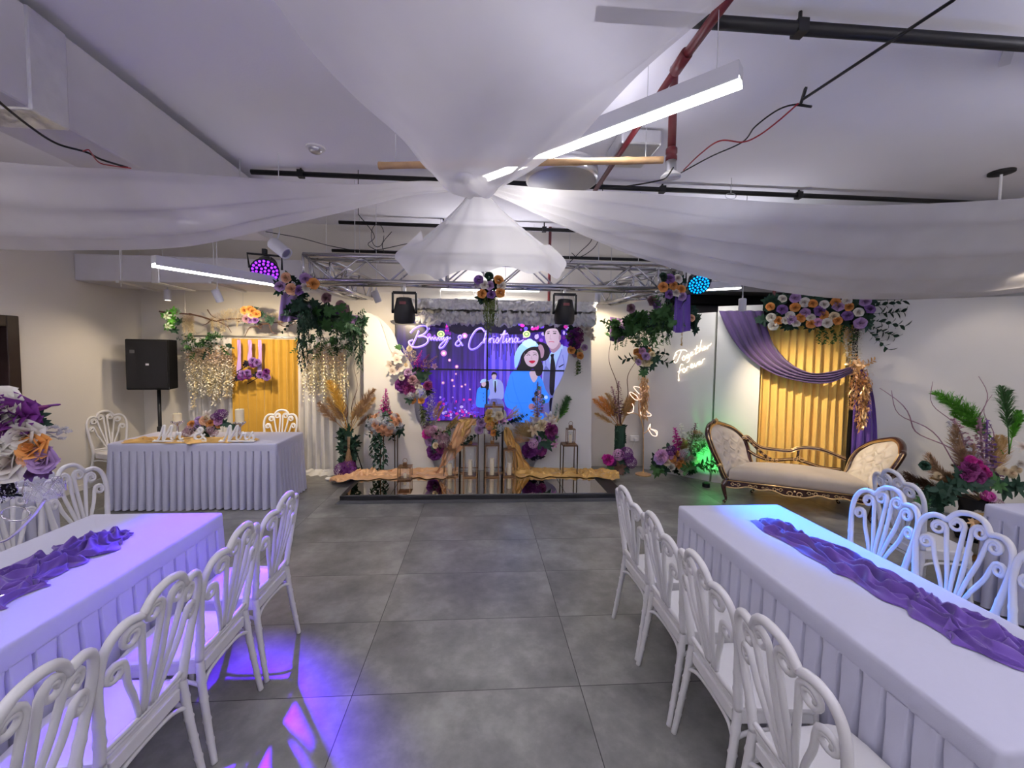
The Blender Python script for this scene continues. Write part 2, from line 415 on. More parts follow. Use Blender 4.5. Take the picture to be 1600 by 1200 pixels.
def k_sprig(mb, n=13, L=1., lw=.16, ll=.30):          # a leafy stem growing along +Z
    b = Vector((R.uniform(-.2, .2), R.uniform(-.2, .2), 0))
    path = [Vector((b.x*t*t, b.y*t*t, t*L)) for t in [i/6 for i in range(7)]]
    mb.tube(path, .008, 4)
    for i in range(n):
        t = .15+.85*i/(n-1); p = samp(path, t); a = i*2.2
        d = Vector((math.cos(a), math.sin(a), .7)); leaf(mb, p, d, (0, 0, 1), ll*R.uniform(.8, 1.15), lw, n=3)
def k_leaves(mb):                                     # rosette of broad leaves facing +Z
    for i in range(9):
        a = i*2.4; leaf(mb, (0, 0, 0), Vector((math.cos(a), math.sin(a), R.uniform(.1, .7))), (0, 0, 1), R.uniform(.35, .55), .24, n=4, droop=.15)
def k_ivy(mb):                                        # hanging strand growing -Z, length 1
    path = [Vector((.05*math.sin(t*7), .05*math.cos(t*5), -t)) for t in [i/14 for i in range(15)]]
    mb.tube(path, .006, 4)
    for i in range(30):
        p = samp(path, (i+.5)/30); a = i*2.4+R.random(); d = Vector((math.cos(a), math.sin(a), -.4)); leaf(mb, p, d, (0, 0, 1), R.uniform(.09, .14), .10, n=3, droop=.4)
def k_vine(mb):                                       # thin dark hanging vine with tiny leaves
    for s in range(4):
        x0, y0 = R.uniform(-.14, .14), R.uniform(-.1, .1); ln = R.uniform(.6, 1.)
        path = [Vector((x0+.04*math.sin(t*6+s), y0+.03*math.cos(t*5), -t*ln)) for t in [i/10 for i in range(11)]]
        mb.tube(path, .004, 3)
        for i in range(30):
            p = samp(path, (i+.5)/30); a = R.uniform(0, 6.3); leaf(mb, p, (math.cos(a), math.sin(a), -.5), (0, 0, 1), .065, .045, n=2, droop=.4)
def k_spike(mb):                                      # tall blossom spike along +Z, length 1
    path = [Vector((.06*t*t, 0, t)) for t in [i/8 for i in range(9)]]
    mb.tube(path, .012, 4)
    for i in range(44):
        t = .22+.78*i/43; p = samp(path, t); w = (1.15-t)*.13; a = i*2.4
        c = p+Vector((math.cos(a)*w, math.sin(a)*w, 0)); s = .05*(1.4-t)
        for k in range(4):
            d = rdir(R.uniform(-.1, .9)); leaf(mb, c, d, (0, 0, 1), s*1.5, s*1.2, n=2)
def k_plume(mb, n=460, wl=.23, droop=.35, bend=.3):    # feathery grass plume along +Z, length 1
    path = [Vector((bend*t**2.2, 0, t*(1-.12*t*bend))) for t in [i/12 for i in range(13)]]
    mb.tube(path, [.010*(1-i/14) for i in range(13)], 4)
    for i in range(n):
        t = .38+.62*R.random()**.9; p = samp(path, t); a = R.uniform(0, 2*PI)
        env = math.sin(PI*min(1, (t-.36)/.64*.86+.12))**.6
        l = wl*env*R.uniform(.5, 1.1)
        d = Vector((math.cos(a)*.62, math.sin(a)*.62, 1)).normalized(); e = p+d*l+Vector((bend*.3*l, 0, -droop*l*.5)); m_ = p+d*l*.5+Vector((math.cos(a), math.sin(a), 0))*l*.06
        sx = d.cross(Vector((math.sin(a*3), math.cos(a*3), .2))).normalized()*.0030
        mb.add([p-sx, p+sx, m_+sx, e, m_-sx], [(0, 1, 2, 3, 4)])
def k_pampas(mb): k_plume(mb)
def k_fern(mb): k_plume(mb, 560, .36, .9, .5)
def k_wist(mb):                                       # hanging strand of small blossoms, length 1
    path = [Vector((.03*math.sin(t*5), .02*math.cos(t*4), -t)) for t in [i/10 for i in range(11)]]
    mb.tube(path, .004, 3)
    for i in range(70):
        t = (i+.5)/70; p = samp(path, t); w = .055*(1.1-t*.6); a = i*2.4+R.random()
        c = p+Vector((math.cos(a)*w, math.sin(a)*w, 0))
        for k in range(2): leaf(mb, c, rdir(R.uniform(-.8, .3)), (0, 0, 1), .040, .034, n=2, droop=.2)
def k_fringe(mb):                                     # hanging bunch of metallic leaves, length 1
    for i in range(110):
        t = R.random()**.9; w = .16*(1-t*.55); a = R.uniform(0, 6.3)
        c = Vector((math.cos(a)*w*R.random(), math.sin(a)*w*R.random(), -t)); d = rdir(R.uniform(-1, .2)); leaf(mb, c, d, (0, 0, 1), .10, .045, n=2, droop=.3)
    mb.tube([(0, 0, .02), (.02, 0, -.5), (0, 0, -.95)], .006, 4)
def k_gyps(mb):                                       # airy cloud of little blossoms, radius .5
    for i in range(26):
        d = rdir(R.uniform(-.2, 1)); mb.tube([(0, 0, 0), d*.25+Vector((0, 0, .05)), d*R.uniform(.35, .5)], .003, 3)
        for k in range(4): mb.ball(d*R.uniform(.32, .52)+rdir()*.06, .022, 5, 3)
def k_twig(mb):                                       # curly bare twig along +Z
    p = [Vector((.032*math.sin(t*13), .03*math.sin(t*9+1), t)) for t in [i/22 for i in range(23)]]
    mb.tube(p, [.007*(1-i/30) for i in range(23)], 4)
def k_straw(mb):                                      # spray of dried golden reeds along +Z
    for i in range(26):
        a = R.uniform(0, 6.3); w = R.uniform(0, .38); e = Vector((math.cos(a)*w, math.sin(a)*w, R.uniform(.7, 1)))
        mb.tube([(0, 0, 0), e*.5, e], .008, 3)
        for k in range(5): leaf(mb, e*(.6+.08*k), e+rdir()*.5, (0, 1, 0), .12, .03, n=2)
KIND = dict(rose=k_rose, peony=k_peony, mum=k_mum, lily=k_lily, orchid=k_orchid, hydrangea=k_hydra, bud=k_bud, leafy_sprig=k_sprig, leaf_cluster=k_leaves, ivy_strand=k_ivy,
            vine_strand=k_vine, flower_spike=k_spike, pampas_plume=k_pampas, fern_plume=k_fern, wisteria_strand=k_wist, leaf_fringe=k_fringe, gypsophila=k_gyps, twig=k_twig, dried_reeds=k_straw)
_fm = {}
def fmesh(kind, col, var=0):
    key = (kind, col, var)
    if key not in _fm:
        mb = MB(); KIND[kind](mb)
        m = fm(col) if col in FL else W[col]
        _fm[key] = mb.mesh(kind, m, True)
    return _fm[key]
def put(parent, kind, col, pos, size, d=(0, -1, .15), spin=None, label=None, var=None, stretch=None):
    o = bpy.data.objects.new(kind, fmesh(kind, col, R.randrange(2) if var is None else var)); COL.objects.link(o)
    o.parent = parent; o.location = Vector(pos)-wloc(parent)
    q = Vector(d).to_track_quat('Z', 'Y'); o.rotation_mode = 'QUATERNION'
    from mathutils import Quaternion
    o.rotation_quaternion = q @ Quaternion((0, 0, 1), R.uniform(0, 6.28) if spin is None else spin)
    s = size*R.uniform(.92, 1.08); o.scale = (s, s, s) if stretch is None else (s*stretch, s*stretch, s)
    if label: o['label'] = label
    return o
def hang(parent, kind, col, pos, length, wide=1., label=None):
    o = bpy.data.objects.new(kind, fmesh(kind, col, R.randrange(3))); COL.objects.link(o)
    o.parent = parent; o.location = Vector(pos)-wloc(parent); o.rotation_euler = (R.uniform(-.05, .05), R.uniform(-.05, .05), R.uniform(0, 6.3))
    o.scale = (length*wide, length*wide, length)
    if label: o['label'] = label
    return o
def dome(parent, c, rad, n, menu, size, front=(0, -1, .35), spread=1.0, ell=(1, 1, 1)):
    # menu: list of (kind, colour); flower heads packed over the visible side of an ellipsoid
    f = Vector(front).normalized(); q = f.to_track_quat('Z', 'Y'); c = Vector(c)
    for i in range(n):
        z = 1-spread*(i+.5)/n; a = i*2.39996+R.random()*.25; r = math.sqrt(max(0, 1-z*z))
        d = q @ Vector((r*math.cos(a), r*math.sin(a), z))
        k, col = menu[(i*7+R.randrange(2)) % len(menu)]
        pos = c+Vector((d.x*rad*ell[0], d.y*rad*ell[1], d.z*rad*ell[2]))
        put(parent, k, col, pos, size*R.uniform(.85, 1.15), d)
def sprigs(parent, c, n, L, col='dark', front=(0, -1, .2), back=.2, kind='leafy_sprig', spread=1.0, stretch=None):
    f = Vector(front).normalized(); c = Vector(c)
    for i in range(n):
        d = (rdir()+f*back); 
        d = Vector((d.x*spread, d.y*.6, d.z)).normalized()
        put(parent, kind, col, c, L*R.uniform(.75, 1.15), d, stretch=stretch)
# ------------------------------------------------------------ the room
HC = 3.70; YB = 6.55; XL = -5.0; XR = 6.3; YF = -3.6
struct('floor', MB().box((XL-.2, YF-.2, -.1), (XR+.2, YB+.2, 0)), W['floor'])
struct('ceiling', MB().box((XL-.2, YF-.2, HC), (XR+.2, YB+.2, HC+.1)), W['ceil'])
struct('wall_back', MB().box((XL-.2, YB, 0), (2.95, YB+.12, HC)), W['wall'])
W['room_dark'] = mat('unlit_room_dark', (.055, .052, .058), .7)  # darkness of the unlit room behind, put into the wall colour
W['bulkhead_grey'] = mat('mid_grey_bulkhead', (.23, .22, .22), .8)  # flat mid grey for the bulkhead
struct('wall_back_right', MB().box((2.95, YB, 0), (XR+.2, YB+.12, HC)), W['room_dark'])
m = MB(); m.box((XL-.12, YF, 0), (XL, 3.88, HC)); m.box((XL-.12, 3.88, 2.12), (XL, 4.88, HC)); m.box((XL-.12, 4.88, 0), (XL, YB, HC))
struct('wall_left', m, W['wall'])
struct('wall_right', MB().box((XR, YF, 0), (XR+.12, YB, HC)), W['board'])
struct('wall_front', MB().box((XL, YF-.12, 0), (XR, YF, HC)), W['wall'])
# doorway in the left wall: dark frame and dark leaf
d = thing('door_1', None, None, (XL, 4.38, 0)); d['kind'] = 'structure'
m = MB(); m.box((XL-.12, 3.88, 0), (XL+.03, 4.0, 2.12)); m.box((XL-.12, 4.76, 0), (XL+.03, 4.88, 2.12)); m.box((XL-.12, 4.0, 2.0), (XL+.03, 4.76, 2.12))
m.build('door_frame', W['dark'], d, bevel=.008)
m = MB(); m.box((XL-.11, 4.0, 0), (XL-.07, 4.76, 2.0))
for z0, z1 in ((.15, .95), (1.08, 1.9)): m.box((XL-.075, 4.1, z0), (XL-.06, 4.66, z1))
dl = m.build('door_leaf', W['black'], d)
m = MB(); m.tube([(XL-.06, 4.08, 1.02), (XL-.01, 4.08, 1.02), (XL-.01, 4.18, 1.02)], .009); m.build('door_handle', W['steel'], dl)
# slanted partition on the right with its curtained opening
A = Vector((3.32, 5.68, 0)); D = Vector((.866, -.5, 0)); NB = Vector((.5, .866, 0)); HP = 2.50
def S(s, z=0., o=0.): return A + D*s + NB*o + Vector((0, 0, z))       # along the partition, o behind its face
def sbox(mb, s0, s1, z0, z1, o0, o1):
    mb.prism([S(s0, z0, o0), S(s1, z0, o0), S(s1, z0, o1), S(s0, z0, o1)], (0, 0, z1-z0)); return mb
m = MB(); sbox(m, 0, .54, 0, HP, 0, .10)
struct('wall_partition_left', m, W['board'])
m = MB(); sbox(m, 1.58, 3.35, 0, HP, 0, .10); struct('wall_partition_right', m, W['board'])
m = MB(); sbox(m, .50, .54, 0, HP, .10, .5); sbox(m, 1.545, 1.58, 0, HP, 0, .5); sbox(m, .54, 1.545, 2.22, HP, .05, .10); sbox(m, .5, 1.6, 0, HP, .5, .54)
struct('trim_1', m, W['blackm'])
# panel carrying the neon writing
B0 = Vector((2.60, 6.40, 0)); B1 = Vector((3.30, 5.70, 0)); BD = (B1-B0).normalized(); BN = Vector((-BD.y, BD.x, 0))
m = MB(); m.prism([B0, B1, B1+BN*.08, B0+BN*.08], (0, 0, 2.42)); struct('wall_panel_neon', m, W['board'])
m = MB(); m.box((2.95, 6.3, 2.62), (XR, YB, 2.75)); struct('dark_gap_strip', m, W['blackm'])  # black strip standing in for the dark gap above the panels
m = MB(); m.box((2.9, 5.9, 2.75), (XR, YB, HC)); struct('ceiling_bulkhead', m, W['bulkhead_grey'])
m = MB(); m.box((XL, YB-.012, 0), (1.6, YB, .07)); struct('baseboard_back', m, W['board'])
m = MB(); m.box((XL, 4.88, 0), (XL+.012, YB-.012, .07)); m.box((XL, YF, 0), (XL+.012, 3.88, .07)); struct('baseboard_left', m, W['board'])

# ------------------------------------------------------------ ceiling services
def duct(name, label, a, b, seams=(), axis=1):
    t = thing(name, label, 'duct', ((a[0]+b[0])/2, (a[1]+b[1])/2, a[2]))
    MB().box(a, b).build('duct_body', W['duct'], t, bevel=.015)
    for y in seams:
        m = MB()
        if axis == 1: m.box((a[0]-.012, y-.11, a[2]-.012), (b[0]+.012, y+.11, b[2]+.0))
        else: m.box((y-.05, a[1]-.012, a[2]-.012), (y+.05, b[1]+.012, b[2]))
        m.build('foil_tape', W['foil'], t, bevel=.01)
    return t
t = duct('ventilation_duct', 'long grey rectangular air duct running under ceiling at upper left', (-2.92, -1.2, 3.08), (-2.46, 5.2, 3.62), (2.62,))
m = MB()
for y in (4.45,): 
    for x in (-2.42, -2.96): m.tube([(x, y, 3.04), (x, y, HC)], .006, 6)
    m.bar((-3.0, y, 3.05), (-2.38, y, 3.05), .03)
m.build('hanger', W['steel'], t)
t = duct('ventilation_duct', 'short white boxed duct crossing above the black loudspeaker', (XL, 5.55, 2.62), (-2.3, 6.2, 2.95), (-4.05,), axis=0)
m = MB(); m.tube([(-4.42, 5.5, 2.55), (-4.42, 5.5, HC)], .005, 6); m.build('hanger', W['steel'], t)
def spipe(name, label, cat, pts, r, m_, clamps=()):
    t = thing(name, label, cat, pts[0]); mb = MB(); mb.tube(pts, r, 12); mb.build('pipe', m_, t, smooth=True)
    for c in clamps:
        mb = MB(); c = Vector(c); mb.box(c-Vector((.03, .035, .035)), c+Vector((.03, .035, .035))); mb.tube([c, (c.x, c.y, HC)], .01, 6); mb.build('clamp', m_, t)
    return t
spipe('conduit', 'black ceiling pipe crossing the upper right corner', 'pipe', [(.6, 2.3, 3.61), (XR, 2.3, 3.61)], .034, W['black'], [(1.75, 2.3, 3.61), (3.3, 2.3, 3.61)])
spipe('conduit', 'thin black ceiling pipe behind the white hub drape', 'pipe', [(-2.4, 4.62, 3.64), (XR, 4.62, 3.64)], .026, W['black'], [(-1.9, 4.62, 3.64), (2.0, 4.62, 3.64), (3.6, 4.62, 3.64)])
spipe('conduit', 'black ceiling pipe above the aluminium truss, nearer of the two', 'pipe', [(-2.0, 6.1, 3.60), (3, 6.1, 3.60)], .026, W['black'], [(-.55, 6.1, 3.6), (.9, 6.1, 3.6)])
spipe('conduit', 'black pipe low behind the truss along the back wall', 'pipe', [(-2.2, 6.4, 3.28), (2.9, 6.4, 3.28)], .024, W['black'], [(.1, 6.4, 3.28)])
# black rod on the ceiling with its wires
t = thing('power_cable', 'straight black cable with loose red and black wires on the ceiling', 'cable', Z(1490, 0, 3.5))
MB().tube([Z(1560, -70, 3.5), Z(1490, 0, 3.5), Z(1255, 155, 3.5)], .009, 6).build('cable', W['black'], t, smooth=True)
W1 = crom([Z(x, y, 3.58) for x, y in ((1268, 167), (1245, 163), (1215, 172), (1180, 198), (1160, 222), (1110, 245), (1064, 270))], 8)
W2 = crom([Z(x, y, 3.56) for x, y in ((1247, 162), (1215, 190), (1185, 212), (1160, 222), (1125, 220), (1095, 240), (1068, 266))], 8)
MB().tube(W1, .006, 5).build('black_wire', W['black'], t, smooth=True)
MB().tube(W2, .006, 5).build('red_wire', W['redw'], t, smooth=True)
m = MB(); m.tube([Z(1252, 160, 3.58), Z(1259, 138, 3.5)], .011, 5); m.tube([Z(1245, 164, 3.58), Z(1268, 167, 3.53)], .009, 5); m.build('connector', W['black'], t)
t = thing('power_cable', 'dark twin wire hanging under the upper left duct', 'cable', Z(0, 160, 3.0))
MB().tube(crom([Z(x, y, 3.03) for x, y in ((-40, 120), (0, 160), (50, 200), (90, 225), (135, 238), (160, 250), (200, 262))], 8), .007, 5).build('cable', W['black'], t, smooth=True)
MB().tube(crom([Z(x, y, 3.01) for x, y in ((130, 236), (138, 234), (142, 238), (155, 254), (175, 259), (205, 263))], 8), .004, 5).build('red_wire', W['redw'], t, smooth=True)
# red fire pipe with drop and sprinkler
t = thing('sprinkler_pipe', 'dark red fire sprinkler pipe sloping across the ceiling with a drop', 'pipe', (1.2, 2.6, HC))
p0 = Z(925, 305, 3.5); p1 = Z(1062, 100, 3.5); p2 = Z(1180, -60, 3.5)
MB().tube([p0, p1], .022, 12).build('pipe', W['red'], t, smooth=True)
MB().tube([p1, p2], .027, 12).build('pipe', W['red'], t, smooth=True)
m = MB(); m.tube([p1-(p1-p0).normalized()*.06, p1+(p1-p0).normalized()*.09], .035, 12); m.build('pipe_coupling', W['red'], t, smooth=True)
HD = P(1048, 272, 2.72)
m = MB(); m.tube([(HD.x, HD.y, HC-.05), (HD.x, HD.y, HD.z+.10)], .026, 12); m.build('drop_pipe', W['red'], t, smooth=True)
m = MB(); m.lathe([(.026, .17), (.036, .16), (.036, .13), (.03, .12), (.036, .11), (.036, .085), (.02, .08)], HD, 16); m.build('pipe_coupling', W['red'], t, smooth=True)
s_ = MB().lathe([(.032, .085), (.034, .02), (.036, .018), (.034, .006)], HD, 20).build('sprinkler_head', W['steel'], t, smooth=True)
MB().lathe([(.036, .012), (.062, -.012), (.064, -.022), (.0, -.026)], HD, 24).build('escutcheon', W['white_pl'], s_, smooth=True)
m = MB(); m.tube(crom([Z(x, y, 2.68) for x, y in ((1052, 262), (1040, 278), (1020, 284), (985, 290), (950, 294))], 6), .004, 5)
m.build('black_wire', W['black'], t)
# smoke detector
t = thing('smoke_detector', 'round white smoke detector on the ceiling above left drape', 'detector', (*Z(493, 230, HC).xy, HC))
c = Vector((*Z(493, 230, HC).xy, HC))
MB().lathe([(.085, 0), (.085, -.015), (.07, -.02)], c, 28).build('base', W['white_pl'], t, smooth=True, sharp=40)
MB().lathe([(.062, -.02), (.06, -.035), (.045, -.05), (0, -.055)], c, 28).build('sensor_cap', W['steel'], t, smooth=True, sharp=40)
# round silver duct behind the hub
c0 = Vector((.70, 3.75, 3.32))
t = thing('round_duct', 'round silver foil duct and hood hanging behind the drape hub', 'duct', c0)
MB().lathe([(.30, .13), (.30, .0), (.27, -.01), (.0, -.01)], c0, 36).build('duct_body', W['steel'], t, smooth=True, sharp=40)
m = MB(); m.lathe([(.315, .05), (.32, 0), (.315, -.05)], c0+Vector((0, 0, .05)), 36); m.build('foil_tape', W['foil'], t, smooth=True)
m = MB(); m.box((1.15, 3.5, 3.55), (1.5, 3.95, 3.68)); m.build('foil_box', W['foil'], t, bevel=.02)
# bamboo pole the drapes hang from
pa, pb = P(592, 259, 2.75), P(1036, 250, 2.55)
t = thing('bamboo_pole', 'brown bamboo pole hung level behind the drape hub', 'pole', (pa+pb)/2)
n_ = 40; MB().tube([pa.lerp(pb, i/n_) for i in range(n_+1)], [.021+(.003 if i % 7 == 0 else 0) for i in range(n_+1)], 10).build('pole', W['wood'], t, smooth=True)
for q in (pa.lerp(pb, .06), pa.lerp(pb, .94)): MB().tube([q, (q.x, q.y, HC)], .0025, 4).build('hanging_wire', W['steel'], t)
# hooks, rings and a ceiling rose on the ceiling
c = Vector((*Z(1143, 278, HC).xy, HC)); t = thing('wire_loop', 'small loop of steel wire hanging from ceiling right of the sprinkler', 'wire', c)
m = MB(); m.tube([c, c-Vector((0, 0, .16))], .004, 5); m.tube([c+Vector((.06*math.cos(a/16*2*PI), 0, -.19+.03*math.sin(a/16*2*PI))) for a in range(16)], .003, 4, closed=True); m.build('wire', W['steel'], t)
c = Vector((*Z(1565, 268, HC).xy, HC)); t = thing('cable_rose', 'round black cable outlet on the ceiling at the right edge', 'outlet', c)
MB().lathe([(.10, 0), (.10, -.02), (.07, -.03), (0, -.03)], c, 24).build('outlet_ring', W['black'], t, smooth=True, sharp=40)
MB().tube([c, c-Vector((0, 0, .5))], .012, 6).build('hanging_rod', W['white_pl'], t)
c = Vector((*Z(1575, 80, HC).xy, HC)); m = MB(); m.bar(c-Vector((.1, .09, .012)), c+Vector((.1, .09, -.012)), .05, .02)
tag(m.build('ceiling_patch', W['lamp_b']), 'small pale strip stuck on the ceiling at the far right', 'strip')

# ------------------------------------------------------------ linear pendant lamps
def pendant(label, a, b, w=.085, h=.10, power=20, upw=None, ztop=None, grp=None, col=(1, .96, .93)):
    a = Vector(a); b = Vector(b); d = (b-a).normalized(); s = Vector((-d.y, d.x, 0)); up = Vector((0, 0, 1))
    t = thing('linear_pendant_lamp', label, 'lamp', (a+b)/2, group=grp)
    m = MB(); m.prism([a-s*w/2+up*.012, a+s*w/2+up*.012, a+s*w/2+up*h, a-s*w/2+up*h], b-a); m.build('housing', W['lamp_b'], t, bevel=.003)
    m = MB(); m.prism([a-s*(w/2-.006), a+s*(w/2-.006), a+s*(w/2-.006)+up*.03, a-s*(w/2-.006)+up*.03], b-a); m.build('diffuser', W['lamp'], t)
    for f in (.06, .94):
        q = a.lerp(b, f); MB().tube([q+up*h, (q.x, q.y, ztop or HC)], .002, 4).build('hanging_wire', W['steel'], t)
    c = (a+b)/2
    l = lamp_obj('pendant_light', 'AREA', c-up*.012, c-up, parent=t, energy=power, shape='RECTANGLE', size=(b-a).length, size_y=w, color=col)
    ang = math.atan2(d.y, d.x); l.rotation_euler = (0, 0, ang)
    u = lamp_obj('added_uplight', 'AREA', c+up*(h+.01), c+up, parent=t, energy=(power*2 if upw is None else upw), shape='RECTANGLE', size=(b-a).length, size_y=w*.8, color=(.90, .88, 1)); u.rotation_euler = (PI, 0, -ang)  # upward light added to brighten the ceiling
    return t
pendant('long bright strip lamp hanging diagonally behind the front drape', Z(1157, 133, 3.08), Z(1157, 133, 3.08)+Vector((-.74, .74, 0))*1.75, power=8, upw=6)
pendant('strip lamp hanging at the left above the speaker and backdrop', Z(240, 417, 2.5), Z(432, 447, 2.5), power=8, upw=1.5, ztop=3.08)
pendant('strip lamp seen behind the truss above the cloud valance', P(690, 453, 6.2), P(842, 456, 6.2), power=14, upw=8, col=(1, .93, .84))
pendant('short strip lamp at the right beside the blue stage light', P(1085, 455, 5.4), P(1157, 451, 5.2), power=4)
pendant('unseen strip lamp added behind the camera, left of the aisle', (-1.9, -.9, 3.1), (-.5, -2.1, 3.1), power=4, upw=190, grp='unseen lamps added behind the camera')  # out of view, added to light the foreground and ceiling
pendant('unseen strip lamp added behind the camera, right of the aisle', (1.2, -.9, 3.1), (2.6, -2.1, 3.1), power=4, upw=150, grp='unseen lamps added behind the camera')  # second added lamp out of view, same purpose
pendant('unseen strip lamp added over the right hand guest tables', (3.6, 1.6, 3.1), (4.8, .5, 3.1), power=6, upw=80)  # unseen lamp added to light the right side
pendant('unseen strip lamp added over the left hand guest tables', (-4.4, .6, 3.1), (-3.2, 1.7, 3.1), power=4, upw=140)  # unseen lamp added to light the left side

# ------------------------------------------------------------ ceiling drapes
HUB = P(748, 293, 2.6)
def swag(name, label, A_, B_, nfold, amp, sag=.0, nu=90, nv=60, m_=None, seed=0.):
    A_ = crom(A_, 10); B_ = crom(B_, 10)
    def f(i, j):
        a = samp(A_, i); b = samp(B_, i); p = a.lerp(b, j)
        w = (a-b).length
        k = min(1, w*1.3)
        ph = seed+2.5*nz(i*2, seed)
        o = amp*k*(math.sin(2*PI*nfold*j+ph)*.6+nz(i*2.5+seed, j*nfold*1.3, seed)*.9+.4*nz(i*6, j*nfold*2.6, seed+3))
        p = p+Vector((0, -.25*o, o-sag*w*math.sin(PI*j)))
        return p
    return tag(MB().grid(f, nu, nv).build(name, m_ or W['sheer'], smooth=True), label, 'drape', 'white ceiling drapes gathered at one hub')
swag('ceiling_drape', 'wide sheer white drape hanging overhead at the top centre of the photo',
     [Z(712, 297, 2.78), Z(668, 276, 2.80), Z(636, 240, 2.86), Z(600, 195, 2.93), Z(520, 105, 3.0), Z(440, -5, 3.08), Z(330, -190, 3.2), Z(150, -700, 3.35)],
     [Z(785, 292, 2.78), Z(822, 268, 2.80), Z(862, 240, 2.86), Z(910, 208, 2.93), Z(1000, 115, 3.0), Z(1132, 5, 3.08), Z(1330, -160, 3.2), Z(1700, -600, 3.35)], 2.5, .05, .20, nv=80)
swag('ceiling_drape', 'sheer white drape stretching from the hub to the left edge',
     [Z(738, 287, 2.80), Z(660, 281, 2.86), Z(540, 287, 2.9), Z(375, 275, 2.95), Z(200, 262, 3.0), Z(0, 248, 3.05), Z(-260, 215, 3.15)],
     [Z(725, 297, 2.80), Z(640, 306, 2.78), Z(560, 325, 2.74), Z(450, 350, 2.70), Z(300, 380, 2.64), Z(150, 389, 2.62), Z(0, 386, 2.64), Z(-260, 360, 2.8)], 3, .032, .06, seed=5.)
swag('ceiling_drape', 'sheer white drape stretching from the hub to the right edge',
     [Z(765, 287, 2.80), Z(800, 290, 2.84), Z(870, 298, 2.88), Z(960, 302, 2.9), Z(1100, 311, 2.93), Z(1300, 321, 2.98), Z(1450, 319, 3.0), Z(1600, 310, 3.05), Z(1900, 285, 3.15)],
     [Z(755, 298, 2.80), Z(800, 318, 2.77), Z(850, 342, 2.72), Z(920, 375, 2.65), Z(1000, 405, 2.58), Z(1140, 441, 2.51), Z(1300, 464, 2.47), Z(1470, 466, 2.47), Z(1600, 457, 2.52), Z(1900, 410, 2.7)], 4, .04, .05, seed=9.)
def hubskirt():
    def f(i, j):
        a = math.radians(lerp(-32, 212, i)); e = 1-abs(2*i-1)
        pl = math.sin(i*34+1.2*math.sin(i*9)); hem = max(0, j-.78)/.22
        r = .05+.42*j**1.05+.020*pl*j
        z = -.02-.44*j**.85-(.05*math.sin(PI*i*3.2+.3)+.018*math.sin(i*41))*hem
        r += .03*math.sin(i*23)*hem
        if e < .22: z += .10*(1-e/.22)*hem; r -= .05*(1-e/.22)*hem
        return HUB+Vector((.035*j+r*math.cos(a)*1.06, r*math.sin(a)*.8, z))
    return MB().grid(f, 220, 30)
tag(hubskirt().build('drape_tail', W['skirtv'], smooth=True), 'flared white fabric tail hanging from the drape hub', 'drape')
m = MB(); m.lathe([(.05, .05), (.062, .02), (.06, -.02), (.05, -.04)], HUB, 24); tag(m.build('drape_knot', W['skirtv'], smooth=True), 'gathered white knot tying the ceiling drapes together', 'knot')

# ------------------------------------------------------------ aluminium truss
def truss(name, label, a, b, w=.24, h=.27, n=9):
    # chords at corners; a,b = lower near corner line
    a = Vector(a); b = Vector(b); d = (b-a).normalized(); s = Vector((-d.y, d.x, 0))*w; up = Vector((0, 0, h))
    t = thing(name, label, 'truss', (a+b)/2)
    for o in (Vector((0, 0, 0)), s, up, s+up): MB().tube([a+o, b+o], .024, 12).build('chord', W['alu'], t, smooth=True)
    m = MB()
    for face in ((Vector((0, 0, 0)), up), (s, s+up), (Vector((0, 0, 0)), s), (up, s+up)):
        for i in range(n):
            p = a.lerp(b, i/n); q = a.lerp(b, (i+1)/n); o1, o2 = face if i % 2 else face[::-1]
            m.tube([p+o1, q+o2], .010, 6)
    m.build('lattice', W['alu'], t, smooth=True)
    for f in (0, .36, 1):
        p = a.lerp(b, f); m = MB()
        for x, y in ((Vector((0, 0, 0)), up), (s, s+up), (Vector((0, 0, 0)), s), (up, s+up)): m.tube([p+x, p+y], .014, 8)
        m.build('end_frame', W['alu'], t, smooth=True)
    for f in (.12, .88):
        p = a.lerp(b, f)+s*.5+up; MB().tube([p, (p.x, p.y, HC)], .004, 5).build('hanging_cable', W['steel'], t)
    return t
TL = P(474, 441, 4.75); TR = P(1070, 448, 4.75); ZT = (TL.z+TR.z)/2-.0
truss('lighting_truss', 'long aluminium box truss spanning in front of the cloud valance', (TL.x, 4.75, ZT), (TR.x, 4.75, ZT), n=14)
truss('lighting_truss', 'short aluminium truss running back from the left truss corner', (-1.75, 5.02, ZT-.0), (-1.60, 6.3, ZT), n=6)
truss('lighting_truss', 'short aluminium truss running back from the right truss corner', (2.36, 5.02, ZT), (1.98, 6.3, ZT), n=6)
m = MB()
for pts in (((560, 335), (585, 368), (575, 382), (590, 392)), ((612, 362), (598, 380), (600, 395)), ((415, 362), (470, 372), (520, 385), (575, 392), (640, 380))):
    m.tube(crom([P(x, y, 4.6) for x, y in pts], 8), .004, 4)
m.tube([P(590+10*math.cos(a/3), 368+18*math.sin(a/3), 4.6) for a in range(19)], .0035, 4); q = P(560, 335, 4.6); m.tube([q, (q.x, q.y, HC)], .004, 4)
tag(m.build('loose_cables', W['black'], smooth=True), 'tangle of thin loose cables above the left half of truss', 'cables')
m = MB()
for pts in (((905, 350), (925, 372), (905, 395), (890, 410)), ((940, 358), (930, 385), (905, 402), (893, 395))):
    m.tube(crom([P(x, y, 4.6) for x, y in pts], 8), .004, 4); q = P(*pts[0], 4.6); m.tube([q, (q.x, q.y, HC)], .004, 4)
tag(m.build('loose_cables', W['black'], smooth=True), 'thin loose cables above the truss right of the rosette', 'cables')
